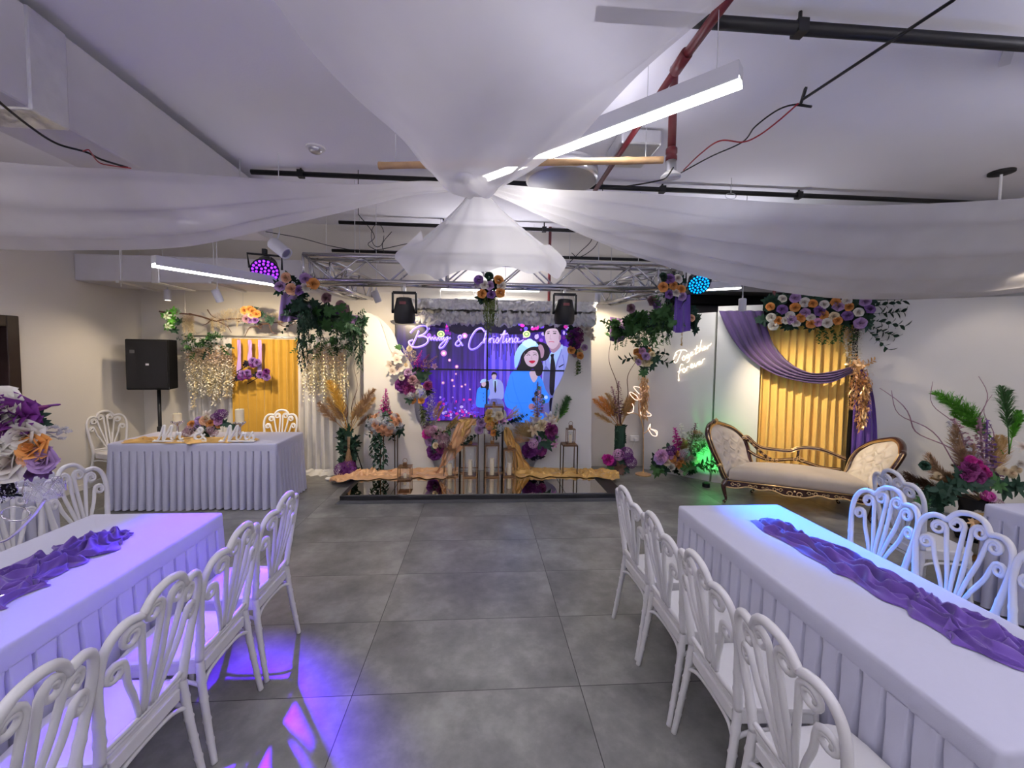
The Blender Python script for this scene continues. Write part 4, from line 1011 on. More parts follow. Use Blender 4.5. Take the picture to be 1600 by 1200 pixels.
# ------------------------------------------------------------ sofa (local frame: front faces -Y, length along +X, then turned)
def make_sofa():
    t = thing('chaise_sofa', 'carved gilt double-ended sofa in champagne velvet before the mustard curtain', 'sofa')
    L = 1.40; Dp = .60; H = .40
    mh, gd, vel = W['maho'], W['gold_m'], W['velvet']
    # cushion seat: rounded, gently crowned
    def f(i, j):
        a = j*2*PI; cx = i*(L-.04)+.02
        y = Dp/2+ (Dp/2-.01)*abs(math.cos(a))**.35*(1 if math.cos(a) > 0 else -1); z = .345+.085*abs(math.sin(a))**.5*(1 if math.sin(a) > 0 else -1)
        z += .03*math.sin(PI*i)*(math.sin(a) > 0)*(1-abs(math.cos(a))**4)
        cx += ((1-i)*.34-i*.11)*(y/Dp)
        return Vector((cx, y, z))
    m = MB(); m.grid(f, 40, 40); m.add([f(0, k/40) for k in range(40)], [tuple(range(40))]); m.add([f(1, k/40) for k in range(40)], [tuple(range(39, -1, -1))])
    m.build('seat_cushion', vel, t, smooth=True)
    # carved seat rail, scalloped lower edge
    def rail(y, n=60, dy=.035):
        top = [Vector((x, y, .29)) for x in [i*L/n for i in range(n+1)]]
        bot = []
        for i in range(n+1):
            u = i/n; d = .055+.045*math.exp(-((u-.5)/.10)**2)+.02*math.sin(u*PI*6)**2+.03*math.exp(-((u-.0)/.08)**2)+.03*math.exp(-((u-1)/.08)**2)
            bot.append(Vector((u*L, y, .29-d)))
        mb = MB(); vs = []
        for a, b in zip(top, bot): vs += [a, b, a+Vector((0, dy, 0)), b+Vector((0, dy, 0))]
        fs = []
        for i in range(n): a = i*4; fs += [(a, a+1, a+5, a+4), (a+2, a+6, a+7, a+3), (a+1, a+3, a+7, a+5), (a, a+4, a+6, a+2)]
        mb.add(vs, fs); return mb, bot
    mb, bot = rail(-.01); fr = mb.build('seat_rail', mh, t, bevel=.004)
    g = MB(); g.tube([b-Vector((0, .008, 0)) for b in bot], .008, 6)
    g.build('gilt_edge', gd, fr, smooth=True)
    g = MB(); g.tube([Vector((.0, -.018, .285)), Vector((L, -.018, .285))], .007, 6); g.build('gilt_edge', gd, fr, smooth=True)
    def scrollwork(mb, c, s, ax, az, flip=1):
        c = Vector(c); pts = []
        for k in range(16):
            f_ = k/15; a = f_*2.1*PI; r = s*(1-.75*f_); pts.append(c+ax*(flip*r*math.cos(a)+flip*s*.3*f_)+az*(r*math.sin(a)))
        mb.tube(pts, s*.16, 5)
    X = Vector((1, 0, 0)); Zv = Vector((0, 0, 1)); g = MB()
    for u, s in ((.5, .045), (.38, .03), (.62, .03), (.2, .028), (.8, .028), (.07, .03), (.93, .03), (.29, .02), (.71, .02)):
        for fl in (-1, 1): scrollwork(g, (u*L+fl*s*.9, -.03, .245-(.03 if u == .5 else 0)), s*.8, X, Zv, fl)
        g.ball((u*L, -.03, .25), s*.28, 6, 4)
    g.build('gilt_carving', gd, fr, smooth=True)
    MB().box((.34, Dp-.03, .22), (L-.12, Dp, .29)).build('seat_rail', mh, t, bevel=.004)
    for sx in (0, 1): MB().bar((sx*L, 0, .255), ((.36, L-.13)[sx], Dp-.01, .255), .03, .07).build('side_rail', mh, t, bevel=.004)
    # cabriole legs
    for x, y, sx, sy in ((.0, .0, -1, -1), (L, .0, 1, -1), (.36, Dp-.02, -1, 1), (L-.14, Dp-.02, 1, 1)):
        p = crom([(x, y+.01, .28), (x+sx*.03, y+sy*.02, .22), (x+sx*.012, y+sy*.008, .12), (x-sx*.004, y, .05), (x+sx*.022, y+sy*.018, .012)], 6); N_ = len(p)
        lg = MB().tube(p, [lerp(.036, .013, min(1, i/(N_*.75)))+(.006 if i > N_-4 else 0) for i in range(N_)], 10).build('leg', mh, t, smooth=True)
        g = MB(); scrollwork(g, (x+sx*.03, y+sy*.03, .235), .022, X, Zv, sx); g.tube([p[-5]+Vector((0, -.012, 0)), p[-1]+Vector((0, -.014, 0))], .005, 5); g.build('gilt_carving', gd, lg, smooth=True)
    # end backs: medallion shells leaning outwards, frame rim + tufted pad + outside cover
    def endback(side, hgt, lean, crest):
        ox = 0 if side < 0 else L
        def pl(u, v, o=0.):                        # u 0..1 across depth (front to back), v height from seat rail, o along outward normal
            x = ox+side*(.02+lean*(v/.6)+o+.05*(1-(2*u-1)**2)*min(1, v*4)-(.38 if side < 0 else .13)*u); return Vector((x, u*Dp, .30+v))
        # outline in (u, v)
        ol = [(.02, .0), (-.01, .10), (.0, .17), (-.05, .25), (-.11, .36), (-.10, .48), (-.02, hgt-.06), (.18, hgt+.0), (.42, hgt+.025), (.62, hgt-.005), (.85, hgt-.07), (1.0, hgt-.18), (1.03, hgt-.30), (.98, .12), (.96, 0)]
        rim = crom([pl(u, v) for u, v in ol], 7)
        N_ = len(rim)
        fr_ = MB().tube(rim, [.026+.006*math.sin(i/N_*PI) for i in range(N_)], 10).build('end_frame', mh, t, smooth=True)
        g = MB(); g.tube([p-Vector((side*.030, .006, 0)) for p in rim], .007, 6)
        g.build('gilt_edge', gd, fr_, smooth=True)
        g = MB(); g.tube([p+Vector((-side*.004, -.030, .004)) for p in rim[:N_//2]], .006, 6); g.build('gilt_edge', gd, fr_, smooth=True)
        if crest:
            g = MB(); c = pl(.42, hgt+.05); Yv = Vector((0, 1, 0))
            for fl in (-1, 1): scrollwork(g, c+Yv*(fl*.05)-X*side*.03, .036, Yv, Zv, fl); scrollwork(g, c+Yv*(fl*.02)+Zv*.012-X*side*.03, .026, Yv, Zv, -fl)
            g.ball(c-X*side*.03+Zv*.005, .026, 8, 6); g.build('gilt_carving', gd, fr_, smooth=True)
            MB().ball(c-Zv*.02, .055, 14, 8, (.5, 1.6, .8)).build('crest', mh, fr_, smooth=True)
        g = MB(); c = pl(-.02, .14); g.ball(c+Vector((0, -.03, .03)), .022, 8, 6)
        for fl in (-1, 1): scrollwork(g, c+Vector((fl*.015, -.03, .02)), .02, X, Zv, fl)
        g.build('gilt_carving', gd, fr_, smooth=True)
        # panel grid inside the outline: map polar
        cen = (.46, (hgt+.10)*.5)
        oc = crom([Vector((u, v, 0)) for u, v in ol]+[Vector((.5, .0, 0))], 7, closed=True)
        oc.append(oc[0])
        def inside(i, rr):
            k = i*(len(oc)-1); p = samp(oc, i); return (cen[0]+(p.x-cen[0])*rr, cen[1]+(p.y-cen[1])*rr)
        but = [(.20, .46), (.45, .49), (.70, .44), (.10, .36), (.34, .37), (.58, .36), (.82, .32), (.22, .26), (.46, .26), (.70, .24), (.34, .15), (.58, .14)]
        def fpad(i, j):
            u, v = inside(i, j*.95)
            dd = min(math.hypot((u-a)*Dp, v-b) for a, b in but)
            h = .022*(1-j**6)+.052*min(1, dd/.07)**.55*(1-j**4)
            q = sorted(math.hypot((u-a)*Dp, v-b) for a, b in but)
            h -= .020*math.exp(-((q[1]-q[0])/.014)**2)*(1-j**3)
            return pl(u, v, -.0)-Vector((side*h, 0, 0))
        m = MB(); m.grid(fpad, 120, 30); pad = m.build('tufted_pad', W['tuft'], t, smooth=True)
        for a, b in but:
            MB().ball(pl(a, b)-Vector((side*.008, 0, 0)), .010, 8, 5).build('button', W['velvet_d'], pad, smooth=True)
        m = MB(); m.tube([pl(*inside(i/90, .95))-Vector((side*.026, 0, 0)) for i in range(91)], .006, 6); m.build('piping', W['gold_m'], pad, smooth=True)
        def fout(i, j):
            u, v = inside(i, j*.99); vv = v; taper = (1-v/.6)
            return pl(u, v, .03+.05*(1-j**3))
        m = MB(); m.grid(fout, 90, 12); m.build('outer_cover', W['velvet_d'], t, smooth=True)
        # outside lower side panel wrapping the front corner
        m = MB(); m.grid(lambda i, j: Vector((ox+side*(.045+.05*math.sin(PI*i)+lean*j*.5-(.38 if side < 0 else .13)*i), .02+i*(Dp-.04), .28+.30*j)), 16, 8); m.build('outer_cover', W['velvet_d'], t, smooth=True)
    endback(-1, .62, .22, True); endback(1, .57, .26, False)
    # open carved back rails
    yb = Dp-.01
    top = crom([(.20, yb, .72), (.27, yb, .735), (.35, yb, .66), (.44, yb, .61), (.58, yb, .60), (.74, yb, .60), (.83, yb, .64), (.93, yb, .66), (1.08, yb, .65), (1.22, yb, .60), (1.32, yb, .56)], 8)
    rl = MB().tube(top, .022, 8).build('top_rail', mh, t, smooth=True)
    g = MB()
    for dz, dy in ((.014, -.018), (-.014, -.018), (.024, 0)): g.tube([p+Vector((0, dy, dz)) for p in top], .0045, 5)
    g.build('gilt_edge', gd, rl, smooth=True)
    low = crom([(.28, yb, .56), (.38, yb, .50), (.50, yb, .465), (.62, yb, .47), (.72, yb, .49), (.82, yb, .50), (.94, yb, .47), (1.10, yb, .43), (1.28, yb, .43)], 8)
    rl = MB().tube(low, .020, 8).build('lower_rail', mh, t, smooth=True)
    g = MB(); g.tube([p+Vector((0, -.019, .006)) for p in low], .005, 5)
    for c, s, fl in (((.80, yb-.03, .50), .035, 1), ((.88, yb-.03, .50), .035, -1), ((.84, yb-.03, .53), .025, 1), ((.60, yb-.03, .47), .022, 1), ((.50, yb-.03, .46), .022, -1)): scrollwork(g, c, s, X, Zv, fl)
    g.build('gilt_carving', gd, rl, smooth=True)
    dg = crom([(.25, yb, .72), (.32, yb, .66), (.40, yb, .58), (.48, yb, .51), (.56, yb, .465)], 6)
    dr = MB().tube(dg, .018, 8).build('diagonal_rail', mh, t, smooth=True)
    g = MB()
    for k in range(7):
        p = samp(dg, k/6); scrollwork(g, p+Vector((0, -.025, 0)), .022, X, Zv, 1 if k % 2 else -1); g.ball(p+Vector((0, -.03, .01)), .009, 6, 4)
    g.build('gilt_carving', gd, dr, smooth=True)
    for (a, b) in (((.84, yb, .64), (.83, yb, .51)),):
        MB().tube([a, b], .014, 8).build('strut', mh, t, smooth=True)
    return t
sofa = make_sofa(); sofa.location = (3.02, 4.84, 0); sofa.rotation_euler = (0, 0, math.radians(-28))
# ------------------------------------------------------------ video wall
YS = 6.47
vw = thing('video_wall', 'two by two video wall showing a purple wedding picture of a couple', 'screen', (P(761, 578, YS).x, YS, 1.5))
def xz(px, py, Y=YS): p = P(px, py, Y); return p
a0 = P(617, 494, YS); b0 = P(905, 662, YS); c0_ = P(761, 578, YS)
XL0, XR0 = a0.x, c0_.x*2-a0.x; ZT0 = a0.z; ZC0 = c0_.z; ZB0 = ZC0*2-ZT0; XC0 = c0_.x
def scr_mat():
    m, nt, b, out = nmat('screen_backdrop_image'); N = nt.nodes; L = nt.links
    tc = N.new('ShaderNodeTexCoord'); sp = N.new('ShaderNodeSeparateXYZ'); L.new(tc.outputs['Object'], sp.inputs[0])
    mp = N.new('ShaderNodeMapping'); mp.inputs['Scale'].default_value = (14, 1, .6); L.new(tc.outputs['Object'], mp.inputs[0])
    n1 = N.new('ShaderNodeTexNoise'); n1.inputs['Scale'].default_value = 1.; n1.inputs['Detail'].default_value = 5; L.new(mp.outputs[0], n1.inputs['Vector'])
    n2 = N.new('ShaderNodeTexNoise'); n2.inputs['Scale'].default_value = 1.1; n2.inputs['Detail'].default_value = 3; L.new(tc.outputs['Object'], n2.inputs['Vector'])
    cr = N.new('ShaderNodeValToRGB'); e = cr.color_ramp.elements
    e[0].position = .30; e[0].color = (.008, .002, .05, 1); e[1].position = .72; e[1].color = (.16, .05, .75, 1); q = e.new(.5); q.color = (.045, .010, .30, 1)
    mm = N.new('ShaderNodeMath'); mm.operation = 'MULTIPLY_ADD'; mm.inputs[1].default_value = .65; L.new(n1.outputs['Fac'], mm.inputs[0])
    m2 = N.new('ShaderNodeMath'); m2.operation = 'MULTIPLY'; m2.inputs[1].default_value = .35; L.new(n2.outputs['Fac'], m2.inputs[0]); L.new(m2.outputs[0], mm.inputs[2])
    # brighter towards the right part of the picture
    gx = N.new('ShaderNodeMapRange'); gx.inputs['From Min'].default_value = -.9; gx.inputs['From Max'].default_value = 1.; gx.inputs['To Min'].default_value = -.05; gx.inputs['To Max'].default_value = .14
    L.new(sp.outputs['X'], gx.inputs['Value'])
    gz = N.new('ShaderNodeMapRange'); gz.inputs['From Min'].default_value = -.2; gz.inputs['From Max'].default_value = .85; gz.inputs['To Min'].default_value = .03; gz.inputs['To Max'].default_value = -.16
    L.new(sp.outputs['Z'], gz.inputs['Value'])
    ad = N.new('ShaderNodeMath'); ad.operation = 'ADD'; L.new(mm.outputs[0], ad.inputs[0]); L.new(gx.outputs[0], ad.inputs[1])
    ad2 = N.new('ShaderNodeMath'); ad2.operation = 'ADD'; L.new(ad.outputs[0], ad2.inputs[0]); L.new(gz.outputs[0], ad2.inputs[1])
    L.new(ad2.outputs[0], cr.inputs[0])
    b.inputs['Base Color'].default_value = (.01, .01, .012, 1); b.inputs['Roughness'].default_value = .25
    L.new(cr.outputs[0], b.inputs['Emission Color']); b.inputs['Emission Strength'].default_value = .75
    return m
SM = scr_mat(); g_ = .012
for sx in (0, 1):
    for sz in (0, 1):
        x0 = XL0 if sx == 0 else XC0; x1 = XC0 if sx == 0 else XR0; z0 = ZB0 if sz == 0 else ZC0; z1 = ZC0 if sz == 0 else ZT0
        fr_ = MB().box((x0, YS+.004, z0), (x1, YS+.06, z1)).build('screen_panel', W['black'], vw, bevel=.003)
        MB().add([(x0+g_, YS+.002, z0+g_), (x1-g_, YS+.002, z0+g_), (x1-g_, YS+.002, z1-g_), (x0+g_, YS+.002, z1-g_)], [(0, 1, 2, 3)]).build('display', SM, vw)
# the picture on the screens, flat shapes on the display surface
PIC = {}
def pm(name, c, s=1.0):
    if name not in PIC: PIC[name] = emat('picture_'+name, tuple(v**1.25 for v in c), s*.5)
    return PIC[name]
class Pic:
    def __init__(s): s.mb = MB(); s.mats = []; s.k = 0
    def poly(s, pts, m, smooth=True, n=6):
        if m not in s.mats: s.mats.append(m)
        s.mb.cur = s.mats.index(m); s.k += 1
        y = YS+.0012-.00003*s.k
        P3 = [P(px, py, YS) for px, py in pts]; P3 = [Vector((p.x, y, p.z)) for p in P3]
        if smooth: P3 = crom(P3, n, closed=True)
        P3 = P3[::-1]; s.mb.add(P3, [tuple(range(len(P3)))])
    def disc(s, px, py, rx, ry, m, n=12): s.poly([(px+rx*math.cos(2*PI*i/n), py+ry*math.sin(2*PI*i/n)) for i in range(n)], m, False)
    def line(s, pts, w, m):
        if m not in s.mats: s.mats.append(m)
        s.mb.cur = s.mats.index(m); s.k += 1; y = YS+.0012-.00003*s.k
        c = crom([Vector((p.x, y, p.z)) for p in [P(a, b, YS) for a, b in pts]], 6); vs = []
        for i, p in enumerate(c):
            d = (c[min(i+1, len(c)-1)]-c[max(i-1, 0)]).normalized(); q = Vector((-d.z, 0, d.x))*w/2; vs += [p-q, p+q]
        s.mb.add(vs, [(2*i, 2*i+1, 2*i+3, 2*i+2) for i in range(len(c)-1)])
pc = Pic()
def Q(x, y): return (600+x/4.4444, 480+y/4.4444)         # positions read from an enlarged view
def QL(l): return [Q(*p) for p in l]
drp = pm('pale_drape', (.12, .09, .72)); drp2 = pm('lit_drape', (.26, .18, .85)); mid = pm('curtain_glow', (.12, .05, .55))
for k in range(13):
    x = 375+k*22; pc.poly(QL([(x, 460+20*math.sin(k)), (x+9, 455), (x+12, 640), (x-2, 650)]), mid if k % 2 else pm('curtain_mid', (.07, .02, .36)))
for k in range(9):
    x = 700+k*26; pc.poly(QL([(x, 220+15*math.sin(k*2)), (x+14, 200+10*math.cos(k*3)), (x+20, 420+30*math.sin(k)), (x+4, 640), (x-6, 420)]), drp if k % 2 else drp2)
for k in range(16):
    x = 720+k*14; pc.line(QL([(x, 190+R.uniform(-20, 20)), (x+R.uniform(-4, 4), 260), (x+R.uniform(-4, 4), R.uniform(300, 400))]), .010, pm('vine', (.03, .01, .10)))
pc.poly(QL([(76, 85), (480, 95), (700, 110), (900, 115), (1100, 120), (1290, 115), (1290, 150), (1040, 175), (900, 190), (700, 175), (520, 190), (430, 150), (250, 130), (80, 120)]), pm('dark_top', (.006, .002, .03)), n=3)
fc = [pm('flower_violet', (.30, .10, .75)), pm('flower_magenta', (.65, .05, .45)), pm('flower_lilac', (.55, .45, .95)), pm('flower_deep', (.18, .03, .35)), pm('flower_blue', (.16, .10, .80))]
for i in range(90):
    x = R.uniform(350, 660); y = 780-abs(R.gauss(0, 70)); pc.disc(*Q(x, y), R.uniform(1, 3), R.uniform(1, 2.6), fc[R.randrange(5)], 8)
for i in range(46):
    x = R.choice([R.uniform(300, 470), R.uniform(930, 1130), R.uniform(1240, 1300)]); y = R.uniform(105, 235); pc.disc(*Q(x, y), R.uniform(1.6, 4), R.uniform(1.6, 4), fc[R.randrange(5)], 9)
for x, y in ((395, 187), (990, 187)):
    for r, m_ in ((6, pm('rose_lime', (.75, .95, .45))), (4, pm('rose_core', (.18, .35, .15))), (2.4, pm('rose_lime', (.75, .95, .45)))): pc.disc(*Q(x, y), r, r*.9, m_)
for x, y, r in ((415, 320, 3.2), (455, 368, 1.6), (505, 413, 2.), (560, 198, 3), (410, 525, 1.8), (475, 507, 1.6), (540, 550, 1.4), (500, 463, 1.2), (486, 548, 1.2), (565, 538, 1.2), (597, 570, 1)):
    pc.disc(*Q(x, y), r*1.5, r*1.5, pm('glow_halo', (.55, .25, .62))); pc.disc(*Q(x, y), r*.7, r*.7, pm('candle_glow', (1, .75, .6), 1.6))
# small couple
sk = pm('skin', (.62, .50, .62)); bl = pm('blue_dress', (.07, .32, 1.1)); bs = pm('blue_dress_shade', (.05, .28, .85)); su = pm('pale_suit', (.36, .40, .82)); sd = pm('suit_shade', (.18, .20, .52)); bk = pm('dark_hair', (.012, .008, .02)); wt = pm('pale_shirt', (.45, .62, 1.))
pc.poly(QL([(740, 500), (790, 500), (825, 530), (832, 610), (815, 640), (735, 640), (722, 600), (722, 530)]), su); pc.poly(QL([(735, 640), (815, 640), (832, 700), (735, 690)]), sd)
pc.poly(QL([(757, 510), (785, 510), (780, 560), (765, 560)]), wt); pc.poly(QL([(768, 512), (776, 512), (780, 580), (773, 600), (766, 580)]), bk, False)
pc.disc(*Q(764, 480), 3.6, 5.4, sk); pc.poly(QL([(746, 478), (750, 455), (768, 450), (784, 462), (782, 480), (776, 468), (756, 468)]), bk)
pc.poly(QL([(665, 555), (700, 548), (728, 560), (735, 600), (720, 640), (728, 690), (645, 690), (642, 620), (648, 575)]), bl)
pc.poly(QL([(680, 520), (720, 505), (730, 540), (722, 575), (700, 560), (672, 560)]), bk); pc.disc(*Q(692, 532), 3.6, 4.8, sk); pc.poly(QL([(668, 525), (680, 502), (705, 498), (725, 512), (700, 518)]), wt)
pc.line(QL([(655, 590), (690, 595), (710, 585)]), .012, bs)
for y in (600, 625, 650): pc.disc(*Q(690, y), .7, .7, bk, 6)
# large groom
pc.poly(QL([(1105, 360), (1170, 320), (1190, 290), (1250, 270), (1300, 300), (1330, 370), (1300, 430), (1265, 480), (1250, 560), (1205, 640), (1200, 665), (1110, 640)]), su)
pc.poly(QL([(1110, 440), (1150, 440), (1180, 560), (1190, 790), (1110, 790)]), sd); pc.poly(QL([(1150, 640), (1205, 640), (1200, 700), (1160, 780)]), bk)
pc.poly(QL([(1155, 320), (1230, 260), (1240, 290), (1200, 370), (1180, 440), (1150, 380)]), wt)
pc.line(QL([(1235, 290), (1200, 400), (1165, 560)]), .012, sd); pc.line(QL([(1240, 330), (1250, 400), (1240, 520)]), .010, sd); pc.line(QL([(1120, 350), (1130, 480)]), .010, sd)
pc.poly(QL([(1155, 330), (1180, 325), (1178, 350), (1190, 420), (1180, 590), (1160, 610), (1148, 560), (1155, 400), (1160, 350)]), bk, n=3)
pc.poly(QL([(1212, 412), (1250, 392), (1245, 402), (1216, 420)]), bk, False)
pc.poly(QL([(1150, 270), (1215, 240), (1225, 275), (1175, 318)]), pm('neck', (.45, .30, .42))); 
pc.poly(QL([(1115, 190), (1130, 150), (1175, 140), (1215, 165), (1222, 215), (1208, 260), (1180, 288), (1150, 282), (1128, 250)]), sk)
pc.poly(QL([(1112, 200), (1108, 150), (1130, 110), (1180, 100), (1220, 120), (1230, 170), (1226, 215), (1216, 180), (1195, 150), (1150, 150), (1125, 165)]), bk)
for l, w_, m_ in (([(1133, 184), (1148, 180)], .016, bk), ([(1175, 182), (1195, 182)], .016, bk), ([(1130, 173), (1150, 168)], .008, bk), ([(1172, 168), (1198, 169)], .008, bk), ([(1158, 190), (1152, 220), (1165, 222)], .006, pm('neck', (.45, .30, .42))), ([(1143, 241), (1160, 238), (1182, 242)], .014, pm('lips', (.55, .18, .30)))): pc.line(QL(l), w_, m_)
pc.poly(QL([(1216, 195), (1228, 195), (1226, 225), (1214, 228)]), pm('neck', (.45, .30, .42)))
# third face behind, then bride
pc.poly(QL([(1060, 250), (1100, 245), (1140, 270), (1150, 330), (1120, 370), (1080, 360)]), bk); pc.poly(QL([(1072, 270), (1095, 262), (1112, 300), (1105, 345), (1085, 345)]), pm('neck', (.45, .30, .42)))
pc.poly(QL([(885, 455), (940, 430), (1010, 440), (1090, 490), (1120, 570), (1150, 620), (1140, 660), (1090, 680), (1100, 790), (905, 790), (900, 720), (850, 690), (835, 620), (860, 520)]), bl)
pc.line(QL([(890, 480), (905, 560), (930, 640)]), .014, bs); pc.line(QL([(1000, 450), (1040, 540), (1030, 640)]), .010, bs); pc.line(QL([(930, 640), (960, 720), (950, 785)]), .010, bs); pc.line(QL([(850, 600), (880, 660), (1000, 665)]), .012, bs)
pc.poly(QL([(1010, 450), (1070, 450), (1060, 500), (1035, 520)]), sk)
pc.poly(QL([(955, 330), (975, 290), (1040, 270), (1080, 300), (1090, 360), (1105, 420), (1090, 470), (1060, 475), (1040, 430), (1000, 440), (960, 440), (920, 430), (945, 390)]), bk)
pc.poly(QL([(975, 320), (1000, 298), (1045, 295), (1070, 325), (1070, 370), (1050, 405), (1022, 414), (992, 398), (974, 360)]), sk)
pc.poly(QL([(972, 345), (985, 300), (1030, 285), (1060, 300), (1020, 300), (990, 320)]), bk)
for l, w_, m_ in (([(990, 335), (1005, 330), (1014, 336)], .010, bk), ([(1035, 334), (1048, 328), (1060, 334)], .010, bk), ([(988, 322), (1012, 316)], .007, bk), ([(1034, 316), (1060, 320)], .007, bk), ([(1026, 340), (1022, 358), (1032, 360)], .006, pm('neck', (.45, .30, .42)))): pc.line(QL(l), w_, m_)
pc.poly(QL([(1006, 375), (1028, 370), (1050, 373), (1040, 387), (1024, 390)]), pm('red_lips', (.55, .02, .10)))
pc.poly(QL([(905, 345), (925, 290), (960, 250), (1010, 232), (1060, 250), (1070, 272), (1030, 275), (985, 295), (955, 330), (930, 400), (910, 420)]), pm('pale_hat', (.40, .66, 1.)))
for x, y, r in ((985, 250, 6), (1010, 240, 6), (1035, 252, 5.5), (1000, 265, 5)): pc.disc(*Q(x, y), r, r*.8, pm('hat_flower', (.58, .78, 1.)))
# bouquet in her hands
for x, y, r, c in ((1075, 560, 3, (.02, .20, .08)), (1060, 600, 4, (.02, .02, .03)), (1095, 620, 4, (.02, .06, .06)), (1040, 640, 3.4, (.03, .02, .05)), (1078, 590, 2.5, (.6, .3, .4)), (1082, 615, 2.4, (.7, .5, .6)), (1070, 640, 2.6, (.75, .4, .5)), (1125, 625, 3, (.55, .7, 1.)), (1105, 655, 3.5, (.02, .12, .10)), (1025, 690, 5, (.45, .25, .35))):
    pc.disc(*Q(x, y), r, r, pm('bouquet_%d_%d' % (x, y), c), 9)
# lettering on the screen
neo = pm('neon_lettering', (.62, .56, 1.), 1.5); neo2 = pm('neon_violet', (.28, .18, .95), 1.0)
LT = [[(240, 160), (222, 205), (195, 262)], [(180, 178), (205, 150), (250, 128), (290, 130), (300, 155), (275, 185), (235, 202), (275, 200), (305, 220), (290, 252), (240, 274), (195, 272), (170, 240), (200, 225)],
      [(300, 228), (318, 205), (326, 225), (336, 208), (346, 226), (356, 208), (366, 228), (378, 210), (386, 228), (400, 212), (402, 228), (416, 210)], [(416, 205), (418, 228), (440, 205), (436, 235), (408, 275), (384, 282), (392, 258), (430, 226), (462, 210)],
      [(545, 268), (520, 225), (515, 203), (530, 195), (536, 210), (505, 238), (495, 258), (515, 266), (540, 245)],
      [(697, 168), (672, 145), (635, 160), (600, 215), (588, 270), (606, 292), (645, 278), (680, 242)], [(684, 246), (700, 205), (714, 168), (706, 168), (698, 215), (694, 250)], [(694, 250), (702, 222), (714, 214), (718, 226), (716, 248), (726, 236)],
      [(726, 236), (736, 216), (736, 248)], [(737, 228), (746, 214), (754, 218)], [(762, 216), (760, 246), (770, 238)], [(764, 200), (765, 203)], [(772, 240), (788, 210), (794, 228), (790, 246), (776, 244)], [(796, 240), (818, 200), (838, 162), (830, 205), (824, 246), (840, 236)], [(806, 192), (858, 182)],
      [(842, 236), (852, 214), (850, 246), (860, 236)], [(854, 200), (855, 203)], [(862, 240), (872, 214), (870, 248)], [(871, 232), (884, 214), (892, 222), (890, 246), (902, 234)], [(926, 218), (914, 212), (904, 228), (908, 244), (920, 238), (930, 214), (928, 240), (944, 238), (968, 226)]]
for l in LT: pc.line(QL([(x+3, y+2) for x, y in l]), .034, neo2)
for l in LT: pc.line(QL(l), .009, neo)
for ln in (((XC0-.012, ZB0), (XC0+.012, ZT0)), ((XL0, ZC0-.011), (XR0, ZC0+.011))):
    MB().box((ln[0][0], YS-.012, ln[0][1]), (ln[1][0], YS-.008, ln[1][1])).build('bezel_strip', W['black'], vw)
pic = pc.mb.build('displayed_picture', pc.mats, vw); 

# ------------------------------------------------------------ white cut-out boards around the screens
def board(label, pts, Y, th=.05, loc=None):
    P3 = [P(x, y, Y) for x, y in pts]; P3 = [Vector((p.x, Y, max(p.z, 0))) for p in P3]
    t = tag(MB().prism(P3, (0, th, 0)).build('cutout_board', W['board'], loc=(sum(p.x for p in P3)/len(P3), Y, 0), bevel=.004), label, 'backdrop board')
    return t
def cv(pts, n=5): return [(p.x, p.y) for p in crom([Vector((x, y, 0)) for x, y in pts], n)]
board('white free-standing board with a wavy inner edge left of the screens', [(568, 742), (568, 489)]+cv([(572, 488), (582, 491), (592, 500), (600, 520), (606, 540), (614, 556), (626, 580), (636, 605), (646, 630), (650, 652), (658, 668), (663, 690), (672, 712), (684, 742)]), 6.24)
board('pale wing-shaped board layered behind the left free-standing board', [(576, 736), (576, 492)]+cv([(580, 490), (592, 496), (606, 508), (616, 524), (624, 545), (640, 566), (650, 590), (656, 625), (664, 650), (672, 680), (690, 700), (720, 726), (720, 736)]), 6.36)
board('white free-standing board with a wavy inner edge right of the screens', cv([(828, 742), (838, 722), (852, 706), (868, 694), (872, 680), (866, 664), (862, 645), (866, 615), (876, 596), (886, 570), (890, 545), (896, 520), (905, 495), (915, 486)])+[(924, 484), (924, 742)], 6.24)
board('low white board with a rounded hump below the screens', [(684, 742)]+cv([(690, 712), (702, 688), (722, 672), (742, 664), (754, 655), (758, 645), (768, 638), (780, 637), (790, 643), (793, 656), (803, 668), (808, 684), (820, 694), (826, 712), (828, 742)]), 6.30)

# ------------------------------------------------------------ cloud valance
x0, x1 = P(642, 480, 6.0).x, P(933, 480, 6.0).x; zt, zb = P(780, 470, 6.0).z, P(780, 503, 6.0).z
t = thing('cloud_valance', 'long fluffy white cloud valance hanging above the screens', 'valance', ((x0+x1)/2, 6.05, zb))
def fcl(i, j):
    a = j*2*PI; y = 6.08-.11*math.cos(a); z = (zt+zb)/2+(zt-zb)/2*math.sin(a)*1.02; x = lerp(x0, x1, i)
    d = .085*(abs(nz(x*6, a*1.2, 2))+abs(nz(x*13, a*2.6, 5))*.8+abs(nz(x*26, a*5, 9))*.5)
    e = min(1, min(i, 1-i)*14)**.5
    return Vector((x+.05*nz(z*12, a, 1)*(1-e), 6.08+(y-6.08)*(.4+.6*e)-(d if math.cos(a) > 0 else -d)*1.0, z-(d*1.1-.03 if math.sin(a) < 0 else -d*.2)))
m = MB(); m.grid(lambda i, j: fcl(i, j), 300, 64); m.add([fcl(0, k/40) for k in range(40)], [tuple(range(40))]); m.add([fcl(1, k/40) for k in range(40)], [tuple(range(39, -1, -1))])
m.build('fibre_fill', W['fluff'], t, smooth=True)
MB().box((x0+.05, 6.0, zt-.01), (x1, 6.2, zt+.012)).build('top_board', W['lamp_b'], t)
for f in (.15, .5, .85): MB().tube([(lerp(x0, x1, f), 6.1, zt), (lerp(x0, x1, f), 6.1, HC)], .004, 5).build('hanging_wire', W['steel'], t)
